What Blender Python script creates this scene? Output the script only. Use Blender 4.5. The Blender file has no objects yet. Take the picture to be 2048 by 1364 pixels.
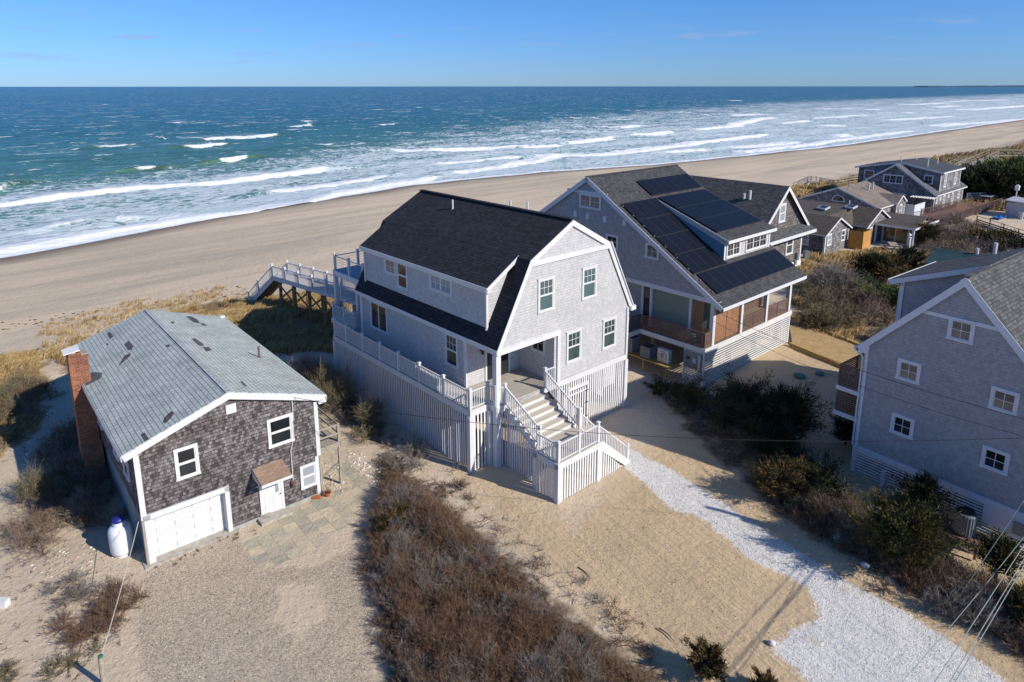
import bpy, bmesh, math, random
import numpy as np
from mathutils import Vector, Matrix

random.seed(7)
RNG = np.random.default_rng(11)
R = math.radians
sc = bpy.context.scene
COL = sc.collection

# ------------------------------------------------------------------ camera, sky, sun, exposure
CAM_H, CAM_F, CAM_CY, CAM_P = 20.247, 1353.2, 476.4, 12.656      # height, focal length in px of a 2048 frame, principal row, pitch
cam = bpy.data.cameras.new("camera")
cam.sensor_width = 36.0
cam.lens = 36.0 * CAM_F / 2048.0
cam.shift_y = -(682.0 - CAM_CY) / 2048.0
cam.clip_start, cam.clip_end = 0.5, 200000.0
camo = bpy.data.objects.new("camera", cam)
COL.objects.link(camo)
camo.location = (0, 0, CAM_H)
camo.rotation_euler = (R(90 - CAM_P), R(0.03), 0)
sc.camera = camo

SUN_AZ, SUN_EL = 118.5, 32.6            # azimuth clockwise from +Y
world = bpy.data.worlds.new("World")
sc.world = world
world.use_nodes = True
wn = world.node_tree
wn.nodes.clear()
w_out = wn.nodes.new("ShaderNodeOutputWorld")
w_bg = wn.nodes.new("ShaderNodeBackground")
w_sky = wn.nodes.new("ShaderNodeTexSky")
w_sky.sky_type = 'NISHITA'
w_sky.sun_disc = False
w_sky.sun_elevation = R(SUN_EL)
w_sky.sun_rotation = R(SUN_AZ)
w_sky.air_density = 1.0
w_sky.dust_density = 0.4
w_sky.ozone_density = 3.0
w_sky.altitude = 1500
w_bg.inputs[1].default_value = 0.083
# a few faint thin clouds low over the sea, part of the sky itself
w_tc = wn.nodes.new("ShaderNodeTexCoord")
w_mp = wn.nodes.new("ShaderNodeMapping")
w_mp.inputs['Scale'].default_value = (9.0, 9.0, 75.0)
w_nz = wn.nodes.new("ShaderNodeTexNoise")
w_nz.inputs['Scale'].default_value = 1.0
w_nz.inputs['Detail'].default_value = 4.0
w_rp = wn.nodes.new("ShaderNodeMapRange")
w_rp.inputs[1].default_value, w_rp.inputs[2].default_value = 0.60, 0.72
w_rp.inputs[3].default_value, w_rp.inputs[4].default_value = 0.0, 0.55
w_sep = wn.nodes.new("ShaderNodeSeparateXYZ")
w_lo = wn.nodes.new("ShaderNodeMapRange")
w_lo.inputs[1].default_value, w_lo.inputs[2].default_value = 0.02, 0.035
w_hi = wn.nodes.new("ShaderNodeMapRange")
w_hi.inputs[1].default_value, w_hi.inputs[2].default_value = 0.10, 0.065
w_m1 = wn.nodes.new("ShaderNodeMath"); w_m1.operation = 'MULTIPLY'
w_m2 = wn.nodes.new("ShaderNodeMath"); w_m2.operation = 'MULTIPLY'
w_mix = wn.nodes.new("ShaderNodeMix"); w_mix.data_type = 'RGBA'
w_mix.inputs[7].default_value = (3.4, 4.4, 6.6, 1)
L = wn.links.new
L(w_tc.outputs['Generated'], w_mp.inputs[0]); L(w_mp.outputs[0], w_nz.inputs['Vector'])
L(w_nz.outputs[0], w_rp.inputs[0]); L(w_tc.outputs['Generated'], w_sep.inputs[0])
L(w_sep.outputs[2], w_lo.inputs[0]); L(w_sep.outputs[2], w_hi.inputs[0])
L(w_lo.outputs[0], w_m1.inputs[0]); L(w_hi.outputs[0], w_m1.inputs[1])
L(w_m1.outputs[0], w_m2.inputs[0]); L(w_rp.outputs[0], w_m2.inputs[1])
w_tint = wn.nodes.new("ShaderNodeMix"); w_tint.data_type = 'RGBA'; w_tint.blend_type = 'MULTIPLY'
w_tint.inputs[0].default_value = 1.0
w_el = wn.nodes.new("ShaderNodeMapRange"); w_el.inputs[1].default_value, w_el.inputs[2].default_value = 0.0, 0.22
w_tc2 = wn.nodes.new("ShaderNodeMix"); w_tc2.data_type = 'RGBA'
w_tc2.inputs[6].default_value = (0.44, 0.69, 1.22, 1); w_tc2.inputs[7].default_value = (0.48, 0.92, 1.40, 1)
L(w_sep.outputs[2], w_el.inputs[0]); L(w_el.outputs[0], w_tc2.inputs[0]); L(w_tc2.outputs[2], w_tint.inputs[7])
L(w_sky.outputs[0], w_tint.inputs[6])
L(w_m2.outputs[0], w_mix.inputs[0]); L(w_tint.outputs[2], w_mix.inputs[6])
L(w_mix.outputs[2], w_bg.inputs[0]); L(w_bg.outputs[0], w_out.inputs[0])

sun = bpy.data.lights.new("sun", 'SUN')
sun.energy = 4.3
sun.angle = R(0.5)
sun.color = (1.0, 0.93, 0.82)
suno = bpy.data.objects.new("sun", sun)
COL.objects.link(suno)
sd = Vector((math.sin(R(SUN_AZ)) * math.cos(R(SUN_EL)), math.cos(R(SUN_AZ)) * math.cos(R(SUN_EL)), math.sin(R(SUN_EL))))
suno.rotation_euler = sd.to_track_quat('Z', 'Y').to_euler()
suno.location = (60, -30, 60)
sc.view_settings.view_transform = 'Standard'
sc.view_settings.look = 'None'
sc.view_settings.gamma = 1.0
sc.view_settings.exposure = 0.30
sc.cycles.max_bounces = 6
sc.cycles.use_denoising = True

# ------------------------------------------------------------------ pixel -> ground helper (photo pixel of 2048x1364 to a point on height z)
_cp, _sp = math.cos(R(CAM_P)), math.sin(R(CAM_P))
def gp(px, py, z=0.0):
    a, b = (px - 1024) / CAM_F, -(py - CAM_CY) / CAM_F
    d = (a, _cp + b * _sp, -_sp + b * _cp)
    t = (z - CAM_H) / d[2]
    return (d[0] * t, d[1] * t)

FR = {'M': (-0.803, 33.165, 42.08), 'L': (-16.054, 25.127, 40.317), 'S': (13.191, 43.472, 41.824), 'R': (17.906, 33.079, -52.349)}
def loc2(h, u, v):
    x, y, a = FR[h]; a = R(a)
    return (x + u * math.cos(a) - v * math.sin(a), y + u * math.sin(a) + v * math.cos(a))
def inv2(h, X, Y):
    x, y, a = FR[h]; a = R(a)
    dx, dy = X - x, Y - y
    return (dx * math.cos(a) + dy * math.sin(a), -dx * math.sin(a) + dy * math.cos(a))

# ------------------------------------------------------------------ materials
def newmat(name):
    m = bpy.data.materials.new(name); m.use_nodes = True
    nt = m.node_tree; nt.nodes.clear()
    o = nt.nodes.new("ShaderNodeOutputMaterial"); b = nt.nodes.new("ShaderNodeBsdfPrincipled")
    nt.links.new(b.outputs[0], o.inputs[0])
    return m, nt, b
def nd(nt, t, **kw):
    n = nt.nodes.new("ShaderNode" + t)
    for k, v in kw.items():
        if k.startswith('i_'):
            n.inputs[k[2:].replace('_', ' ')].default_value = v
        else: setattr(n, k, v)
    return n
def rgb(c): return (c[0], c[1], c[2], 1.0)
def mixc(nt, fac, a, b, mode='MIX'):
    n = nt.nodes.new("ShaderNodeMix"); n.data_type = 'RGBA'; n.blend_type = mode
    for i, v in ((0, fac), (6, a), (7, b)):
        if hasattr(v, 'is_linked') or hasattr(v, 'links'): nt.links.new(v, n.inputs[i])
        else: n.inputs[i].default_value = v if i == 0 else rgb(v)
    return n.outputs[2]
def mrange(nt, v, a, b, c=0.0, d=1.0):
    n = nt.nodes.new("ShaderNodeMapRange"); nt.links.new(v, n.inputs[0])
    n.inputs[1].default_value, n.inputs[2].default_value, n.inputs[3].default_value, n.inputs[4].default_value = a, b, c, d
    return n.outputs[0]
def math_(nt, op, a, b=None):
    n = nt.nodes.new("ShaderNodeMath"); n.operation = op
    for i, v in enumerate((a, b)):
        if v is None: continue
        if hasattr(v, 'links'): nt.links.new(v, n.inputs[i])
        else: n.inputs[i].default_value = v
    return n.outputs[0]
def noise(nt, vec, scale, detail=3.0, rough=0.55, mapping=None):
    n = nt.nodes.new("ShaderNodeTexNoise"); n.inputs['Scale'].default_value = scale
    n.inputs['Detail'].default_value = detail; n.inputs['Roughness'].default_value = rough
    if vec is not None:
        if mapping:
            mp = nt.nodes.new("ShaderNodeMapping"); mp.inputs['Scale'].default_value = mapping
            nt.links.new(vec, mp.inputs[0]); vec = mp.outputs[0]
        nt.links.new(vec, n.inputs['Vector'])
    return n.outputs[0]
def coord(nt, kind='Object'):
    return nt.nodes.new("ShaderNodeTexCoord").outputs[kind]
def bump(nt, b, h, strength=0.4, dist=0.02):
    n = nt.nodes.new("ShaderNodeBump"); n.inputs['Strength'].default_value = strength; n.inputs['Distance'].default_value = dist
    nt.links.new(h, n.inputs['Height']); nt.links.new(n.outputs[0], b.inputs['Normal'])

def plain(name, col, rough=0.6, var=0.12, scale=6.0, metal=0.0, spec=0.4, bmp=0.0):
    m, nt, b = newmat(name)
    n = noise(nt, coord(nt), scale, 4.0)
    d = tuple(c * (1 - var) for c in col); l = tuple(min(1, c * (1 + var)) for c in col)
    nt.links.new(mixc(nt, mrange(nt, n, 0.3, 0.7), d, l), b.inputs['Base Color'])
    b.inputs['Roughness'].default_value = rough; b.inputs['Metallic'].default_value = metal
    b.inputs['Specular IOR Level'].default_value = spec
    if bmp: bump(nt, b, n, bmp, 0.02)
    return m
def brick(name, c1, c2, mortar, bw, rh, ms=0.006, rough=0.85, blot=0.2, bmp=0.5, off=0.5, blotscale=0.6, fine=0.15, bias=0.0, streak=0.0, lapshadow=0.0):
    """Rows of shingles, bricks or slabs, laid out in metres on the surface."""
    m, nt, b = newmat(name)
    uv = coord(nt, 'UV')
    t = nt.nodes.new("ShaderNodeTexBrick")
    t.offset = off
    for k, v in (('Scale', 1.0), ('Mortar Size', ms), ('Mortar Smooth', 0.3), ('Bias', bias), ('Brick Width', bw), ('Row Height', rh)):
        t.inputs[k].default_value = v
    t.inputs['Color1'].default_value = rgb(c1); t.inputs['Color2'].default_value = rgb(c2); t.inputs['Mortar'].default_value = rgb(mortar)
    # slight waviness so rows are not ruler straight
    nt.links.new(uv, t.inputs['Vector'])
    n1 = noise(nt, coord(nt), blotscale, 4.0)
    n2 = noise(nt, coord(nt), 14.0, 3.0)
    c = mixc(nt, 1.0, t.outputs[0], mixc(nt, mrange(nt, n1, 0.3, 0.7), (1 - blot,) * 3, (1 + blot * 0.6,) * 3), 'MULTIPLY')
    c = mixc(nt, 1.0, c, mixc(nt, mrange(nt, n2, 0.3, 0.7), (1 - fine,) * 3, (1 + fine,) * 3), 'MULTIPLY')
    if streak:
        n3 = noise(nt, coord(nt), 1.0, 4.0, 0.6, (5.0, 5.0, 0.35))
        c = mixc(nt, 1.0, c, mixc(nt, mrange(nt, n3, 0.45, 0.75), (1.0,) * 3, (1 - streak,) * 3), 'MULTIPLY')
    # each course tilts outwards to its lower edge
    sx = nt.nodes.new("ShaderNodeSeparateXYZ"); nt.links.new(uv, sx.inputs[0])
    fr = math_(nt, 'FRACT', math_(nt, 'DIVIDE', sx.outputs[1], rh))
    if lapshadow:
        c = mixc(nt, mrange(nt, fr, 0.80, 0.93), c, mixc(nt, 1.0, c, (1 - lapshadow,) * 3, 'MULTIPLY'))      # shadow under the lap of each course, painted into the colour
    nt.links.new(c, b.inputs['Base Color'])
    b.inputs['Roughness'].default_value = rough; b.inputs['Specular IOR Level'].default_value = 0.25
    h = math_(nt, 'SUBTRACT', math_(nt, 'SUBTRACT', 1.0, fr), t.outputs['Fac'])
    bump(nt, b, h, bmp, 0.015)
    return m
def attrmat(name, rough=0.8, mul=(1, 1, 1), spec=0.2, trans=0.0, backmul=None):
    m, nt, b = newmat(name)
    a = nt.nodes.new("ShaderNodeAttribute"); a.attribute_name = "Col"
    nt.links.new(mixc(nt, 1.0, a.outputs[0], mul, 'MULTIPLY'), b.inputs['Base Color'])
    b.inputs['Roughness'].default_value = rough; b.inputs['Specular IOR Level'].default_value = spec
    return m

M = {}
M['white'] = plain('white_trim_paint', (0.64, 0.64, 0.64), 0.5, 0.06, 1.3)
M['white2'] = plain('weathered_white_paint', (0.70, 0.70, 0.69), 0.6, 0.10, 5.0)
M['siding'] = brick('pale_grey_shingle_siding', (0.45, 0.45, 0.455), (0.545, 0.54, 0.545), (0.30, 0.30, 0.30), 0.15, 0.16, 0.003, blot=0.05, bmp=0.4, fine=0.07, lapshadow=0.16, streak=0.06)
M['siding_shade'] = brick('shade_toned_shingle_siding', (0.31, 0.315, 0.335), (0.38, 0.385, 0.405), (0.28, 0.28, 0.28), 0.15, 0.16, 0.004, blot=0.07, bmp=0.3, fine=0.10, blotscale=2.2, lapshadow=0.15)  # pale grey siding copied darker and bluer, wall shade put into the colour
M['siding_l'] = brick('weathered_dark_shingle_siding', (0.075, 0.065, 0.064), (0.27, 0.245, 0.245), (0.04, 0.035, 0.034), 0.13, 0.165, 0.005, blot=0.30, bmp=0.8, fine=0.35, bias=-0.1, lapshadow=0.55, streak=0.3)
M['siding_n'] = brick('brown_grey_shingle_siding', (0.10, 0.085, 0.08), (0.27, 0.24, 0.23), (0.04, 0.035, 0.03), 0.22, 0.28, 0.02, blot=0.25, bmp=0.6, fine=0.25)
M['siding_b'] = brick('silver_grey_shingle_siding', (0.13, 0.125, 0.13), (0.33, 0.31, 0.31), (0.05, 0.05, 0.05), 0.3, 0.34, 0.02, blot=0.3, bmp=0.5, fine=0.25)
M['roof_m'] = brick('charcoal_roof_shingles', (0.019, 0.022, 0.028), (0.036, 0.040, 0.048), (0.010, 0.011, 0.013), 0.30, 0.19, 0.008, blot=0.10, bmp=0.5, fine=0.3, rough=0.9, lapshadow=0.35)
M['roof_s'] = brick('dark_grey_roof_shingles', (0.045, 0.046, 0.050), (0.085, 0.085, 0.090), (0.028, 0.028, 0.03), 0.28, 0.19, 0.008, lapshadow=0.3, blot=0.14, bmp=0.35, fine=0.25, rough=0.9)
M['roof_r'] = brick('grey_roof_shingles', (0.060, 0.062, 0.064), (0.13, 0.13, 0.13), (0.035, 0.035, 0.035), 0.26, 0.17, 0.010, lapshadow=0.3, blot=0.14, bmp=0.4, fine=0.25, rough=0.9)
M['roof_l'] = brick('faded_blue_grey_roof_shingles', (0.41, 0.455, 0.43), (0.50, 0.535, 0.50), (0.23, 0.25, 0.24), 0.33, 0.20, 0.020, blot=0.20, bmp=0.5, fine=0.2, rough=0.9, blotscale=0.9)
M['roof_c'] = brick('brown_roof_shingles', (0.075, 0.064, 0.055), (0.115, 0.098, 0.085), (0.055, 0.05, 0.045), 0.35, 0.25, 0.01, blot=0.2, bmp=0.3, fine=0.2, rough=0.95)
M['roof_a'] = brick('tan_roof_shingles', (0.19, 0.155, 0.13), (0.26, 0.21, 0.175), (0.13, 0.11, 0.09), 0.35, 0.25, 0.01, blot=0.2, bmp=0.3, fine=0.2, rough=0.95)
M['roof_b'] = brick('slate_grey_roof_shingles', (0.10, 0.105, 0.11), (0.15, 0.155, 0.16), (0.06, 0.06, 0.06), 0.35, 0.28, 0.01, blot=0.2, bmp=0.3, fine=0.2, rough=0.95)
M['patch'] = brick('bare_patch_shingle', (0.085, 0.08, 0.085), (0.13, 0.12, 0.12), (0.05, 0.05, 0.05), 0.33, 0.20, 0.01, fine=0.3)
M['redbrick'] = brick('red_chimney_brick', (0.42, 0.14, 0.055), (0.22, 0.07, 0.035), (0.30, 0.25, 0.21), 0.24, 0.085, 0.011, blot=0.3, bmp=0.6, fine=0.3)
M['paver'] = brick('square_concrete_pavers', (0.46, 0.42, 0.33), (0.62, 0.53, 0.38), (0.33, 0.27, 0.19), 0.62, 0.62, 0.012, off=0.0, blot=0.25, bmp=0.15, blotscale=1.6)
M['block'] = plain('weathered_concrete', (0.40, 0.37, 0.31), 0.9, 0.25, 5.0, bmp=0.3)
M['greypaint'] = plain('grey_painted_foundation', (0.36, 0.36, 0.34), 0.85, 0.2, 3.0)
M['deck'] = brick('grey_deck_boards', (0.44, 0.40, 0.34), (0.50, 0.46, 0.39), (0.22, 0.20, 0.17), 4.0, 0.15, 0.007, blot=0.1, bmp=0.3, rough=0.7)
M['deck2'] = brick('weathered_brown_deck_boards', (0.22, 0.16, 0.12), (0.30, 0.23, 0.17), (0.08, 0.06, 0.05), 3.0, 0.15, 0.008, blot=0.2, bmp=0.3)
M['tread'] = plain('beige_stair_tread', (0.50, 0.45, 0.37), 0.7, 0.12, 12.0)
M['slat'] = plain('lavender_white_slat_paint', (0.72, 0.72, 0.73), 0.6, 0.07, 3.0)
M['redwood'] = plain('red_cedar_slats', (0.33, 0.165, 0.09), 0.6, 0.3, 9.0)
M['brownwood'] = plain('brown_stained_wood', (0.145, 0.075, 0.055), 0.65, 0.3, 9.0)
M['ipe'] = plain('dark_ipe_wood', (0.15, 0.095, 0.08), 0.6, 0.3, 9.0)
M['pile'] = plain('treated_timber', (0.29, 0.165, 0.07), 0.85, 0.3, 7.0, bmp=0.3)
M['oldwood'] = plain('silvered_timber', (0.33, 0.29, 0.23), 0.85, 0.22, 9.0, bmp=0.3)
M['yellowwood'] = plain('new_yellow_timber', (0.42, 0.27, 0.08), 0.75, 0.22, 7.0)
M['cedarfence'] = brick('orange_cedar_boards', (0.52, 0.27, 0.07), (0.60, 0.33, 0.10), (0.25, 0.12, 0.04), 0.14, 5.0, 0.012, blot=0.15, bmp=0.1)
M['sage'] = plain('sage_green_panel', (0.19, 0.25, 0.22), 0.55, 0.06, 2.0)
M['bluewall'] = plain('blue_grey_dormer_wall', (0.14, 0.27, 0.38), 0.5, 0.08, 2.0)
M['black'] = plain('black_metal', (0.02, 0.02, 0.022), 0.4, 0.1, 5.0)
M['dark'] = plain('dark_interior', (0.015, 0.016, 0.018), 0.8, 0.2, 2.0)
M['greymetal'] = plain('grey_metal', (0.23, 0.25, 0.27), 0.45, 0.1, 5.0, metal=0.2)
M['palemetal'] = plain('pale_metal', (0.55, 0.55, 0.53), 0.45, 0.08, 5.0)
M['acgrey'] = plain('slate_air_conditioner_casing', (0.13, 0.16, 0.19), 0.5, 0.12, 6.0)
M['green'] = plain('green_plastic_lid', (0.045, 0.16, 0.125), 0.5, 0.1, 5.0)
M['bluecap'] = plain('blue_cap_paint', (0.012, 0.025, 0.20), 0.45, 0.1, 5.0)
M['tank'] = plain('white_tank_paint', (0.72, 0.75, 0.78), 0.35, 0.05, 3.0)
M['sash'] = plain('off_white_sash', (0.66, 0.65, 0.62), 0.6, 0.08, 4.0)
M['copper'] = plain('rusty_metal', (0.15, 0.09, 0.07), 0.7, 0.3, 12.0)
M['portico'] = brick('tan_portico_shingles', (0.30, 0.20, 0.14), (0.38, 0.26, 0.19), (0.2, 0.13, 0.1), 0.3, 0.15, 0.006, blot=0.15)
M['wire'] = plain('black_cable', (0.02, 0.02, 0.02), 0.7, 0.1, 4.0)
M['wirel'] = plain('grey_cable', (0.24, 0.29, 0.29), 0.6, 0.1, 4.0)
M['rope'] = plain('pale_rope', (0.55, 0.52, 0.47), 0.9, 0.1, 4.0)
M['mesh'] = plain('screen_grey', (0.10, 0.11, 0.12), 0.7, 0.2, 4.0)
M['tealroof'] = brick('teal_grey_roof_boards', (0.018, 0.05, 0.062), (0.028, 0.07, 0.085), (0.01, 0.025, 0.03), 6.0, 0.35, 0.03, blot=0.2)
M['whitestone'] = plain('pale_shell_and_stone', (0.66, 0.62, 0.57), 0.9, 0.25, 4.0)
M['stone'] = plain('beach_cobble', (0.34, 0.30, 0.26), 0.9, 0.45, 1.7)
M['terracotta'] = plain('terracotta', (0.42, 0.13, 0.05), 0.8, 0.2, 8.0)
M['trim_shade'] = plain('shade_toned_white_trim', (0.62, 0.64, 0.68), 0.55, 0.05, 3.0)  # white trim for unlit sides, their blue-grey shade mixed into the base colour

def glassmat(name, col, rough=0.06, blinds=False, var=0.5, spec=0.6):
    m, nt, b = newmat(name)
    n = noise(nt, coord(nt), 0.9, 2.0)
    c = mixc(nt, mrange(nt, n, 0.35, 0.65), tuple(x * (1 - var) for x in col), tuple(x * (1 + var) for x in col))
    if blinds:
        uv = nt.nodes.new("ShaderNodeSeparateXYZ"); nt.links.new(coord(nt, 'UV'), uv.inputs[0])
        f = math_(nt, 'FRACT', math_(nt, 'DIVIDE', uv.outputs[1], 0.09))
        c = mixc(nt, mrange(nt, f, 0.35, 0.6), c, tuple(x * 2.0 for x in col))
    nt.links.new(c, b.inputs['Base Color'])
    b.inputs['Roughness'].default_value = rough; b.inputs['Specular IOR Level'].default_value = spec
    return m
M['glass'] = glassmat('dark_window_glass', (0.018, 0.022, 0.026))
M['glass_b'] = glassmat('window_glass_over_blinds', (0.055, 0.085, 0.085), blinds=True)
M['glass_g'] = glassmat('green_tinted_window_glass', (0.05, 0.075, 0.066), var=0.3)
M['glass_t'] = glassmat('window_glass_over_tan_shade', (0.16, 0.14, 0.12), var=0.4)
M['glass_w'] = glassmat('window_glass_over_grey_curtain', (0.30, 0.33, 0.35), var=0.12, spec=0.4)
M['glass_y'] = glassmat('sliding_door_glass', (0.09, 0.085, 0.05), var=0.6)
def solarmat():
    m, nt, b = newmat('solar_cells')
    t = nt.nodes.new("ShaderNodeTexBrick"); t.offset = 0.0
    for k, v in (('Scale', 1.0), ('Mortar Size', 0.004), ('Brick Width', 0.17), ('Row Height', 0.17)): t.inputs[k].default_value = v
    t.inputs['Color1'].default_value = rgb((0.008, 0.010, 0.016)); t.inputs['Color2'].default_value = rgb((0.010, 0.013, 0.021)); t.inputs['Mortar'].default_value = rgb((0.02, 0.022, 0.03))
    nt.links.new(coord(nt, 'UV'), t.inputs['Vector'])
    n = noise(nt, coord(nt), 0.35, 2.0)
    nt.links.new(mixc(nt, mrange(nt, n, 0.35, 0.65), t.outputs[0], (0.009, 0.012, 0.022)), b.inputs['Base Color'])
    b.inputs['Roughness'].default_value = 0.35; b.inputs['Specular IOR Level'].default_value = 0.1
    return m
M['solar'] = solarmat()
M['panelframe'] = plain('dark_anodised_frame', (.035, .038, .045), .5, .1, 3.0)

# ------------------------------------------------------------------ mesh builder
class MB:
    def __init__(s): s.v = []; s.f = []
    def add(s, vs, fs):
        n = len(s.v); s.v += [tuple(p) for p in vs]; s.f += [tuple(i + n for i in f) for f in fs]; return s
    def box(s, x0, x1, y0, y1, z0, z1):
        return s.add([(x0, y0, z0), (x1, y0, z0), (x1, y1, z0), (x0, y1, z0), (x0, y0, z1), (x1, y0, z1), (x1, y1, z1), (x0, y1, z1)],
                     [(0, 3, 2, 1), (4, 5, 6, 7), (0, 1, 5, 4), (1, 2, 6, 5), (2, 3, 7, 6), (3, 0, 4, 7)])
    def prism(s, pts, ext):
        pts = [Vector(p) for p in pts]; ext = Vector(ext); n = len(pts)
        nr = Vector((0, 0, 0))
        for i in range(n): nr += pts[i].cross(pts[(i + 1) % n])
        if nr.dot(ext) < 0: pts.reverse()
        vs = pts + [p + ext for p in pts]
        fs = [tuple(reversed(range(n))), tuple(range(n, 2 * n))]
        for i in range(n): j = (i + 1) % n; fs.append((i, j, n + j, n + i))
        return s.add(vs, fs)
    def slab(s, pts, t):
        """roof slab: the given polygon is the top face, thickness t below it"""
        pts = [Vector(p) for p in pts]
        n = (pts[1] - pts[0]).cross(pts[2] - pts[0]).normalized()
        if n.z < 0: n = -n
        return s.prism(pts, -n * t)
    def beam(s, a, b, w, h, up=(0, 0, 1)):
        a, b, up = Vector(a), Vector(b), Vector(up)
        d = (b - a).normalized()
        if abs(d.dot(up)) > 0.99: up = Vector((0, 1, 0))
        sd_ = d.cross(up).normalized() * (w / 2); u_ = sd_.cross(d).normalized() * (h / 2)
        vs = [a - sd_ - u_, a + sd_ - u_, a + sd_ + u_, a - sd_ + u_, b - sd_ - u_, b + sd_ - u_, b + sd_ + u_, b - sd_ + u_]
        return s.add(vs, [(0, 1, 2, 3), (7, 6, 5, 4), (0, 4, 5, 1), (1, 5, 6, 2), (2, 6, 7, 3), (3, 7, 4, 0)])
    def tube(s, a, b, r0, r1=None, n=10, cap=True):
        r1 = r0 if r1 is None else r1
        a, b = Vector(a), Vector(b); d = (b - a).normalized()
        x = d.orthogonal().normalized(); y = d.cross(x)
        vs = []
        for p, r in ((a, r0), (b, r1)):
            for i in range(n):
                t = 2 * math.pi * i / n; vs.append(p + x * math.cos(t) * r + y * math.sin(t) * r)
        fs = [(i, (i + 1) % n, n + (i + 1) % n, n + i) for i in range(n)]
        if cap: fs += [tuple(reversed(range(n))), tuple(range(n, 2 * n))]
        return s.add(vs, fs)
    def lathe(s, prof, c=(0, 0, 0), n=20):
        vs = []; k = len(prof)
        for r, z in prof:
            for i in range(n):
                t = 2 * math.pi * i / n; vs.append((c[0] + r * math.cos(t), c[1] + r * math.sin(t), c[2] + z))
        fs = []
        for j in range(k - 1):
            for i in range(n): i2 = (i + 1) % n; fs.append((j * n + i, j * n + i2, (j + 1) * n + i2, (j + 1) * n + i))
        fs += [tuple(reversed(range(n))), tuple(range((k - 1) * n, k * n))]
        return s.add(vs, fs)
    def mesh(s, name, mat, smooth=False):
        me = bpy.data.meshes.new(name); me.from_pydata(s.v, [], s.f); me.update()
        uvl = me.uv_layers.new(name="UVMap")
        nl = len(me.loops); co = np.empty(len(me.vertices) * 3); me.vertices.foreach_get('co', co); co = co.reshape(-1, 3)
        uv = np.zeros((nl, 2))
        for p in me.polygons:
            n = p.normal
            if abs(n.z) > 0.999: t = Vector((1, 0, 0)); b_ = Vector((0, 1, 0))
            else: t = Vector((0, 0, 1)).cross(n).normalized(); b_ = n.cross(t)
            for li in p.loop_indices:
                c = co[me.loops[li].vertex_index]
                uv[li] = (c[0] * t.x + c[1] * t.y + c[2] * t.z, c[0] * b_.x + c[1] * b_.y + c[2] * b_.z)
        uvl.data.foreach_set('uv', uv.ravel())
        me.materials.append(mat)
        if smooth:
            for p in me.polygons: p.use_smooth = True
        return me
    def build(s, name, mat, parent=None, smooth=False, loc=None, rot=None):
        return link(name, s.mesh(name, mat, smooth), parent, loc, rot)
def link(name, me, parent=None, loc=None, rot=None):
    o = bpy.data.objects.new(name, me); COL.objects.link(o)
    if parent: o.parent = parent
    if loc: o.location = loc
    if rot: o.rotation_euler = (0, 0, rot)
    return o
def tag(o, label=None, cat=None, group=None, kind=None):
    if label: o['label'] = label
    if cat: o['category'] = cat
    if group: o['group'] = group
    if kind: o['kind'] = kind
    return o
def thing(name, label, cat, loc=(0, 0, 0), rz=0.0, group=None):
    o = bpy.data.objects.new(name, None); COL.objects.link(o); o.empty_display_size = 0.3
    o.location = loc; o.rotation_euler = (0, 0, rz)
    return tag(o, label, cat, group)
def copy_tree(o, parent=None):
    c = o.copy(); COL.objects.link(c); c.parent = parent
    for ch in list(o.children): copy_tree(ch, c)
    return c
def dup(o, loc, rz=None, label=None, scale=None):
    c = copy_tree(o); c.location = loc
    if rz is not None: c.rotation_euler = (0, 0, rz)
    if label: c['label'] = label
    if scale: c.scale = (scale,) * 3 if not isinstance(scale, tuple) else scale
    return c

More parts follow.
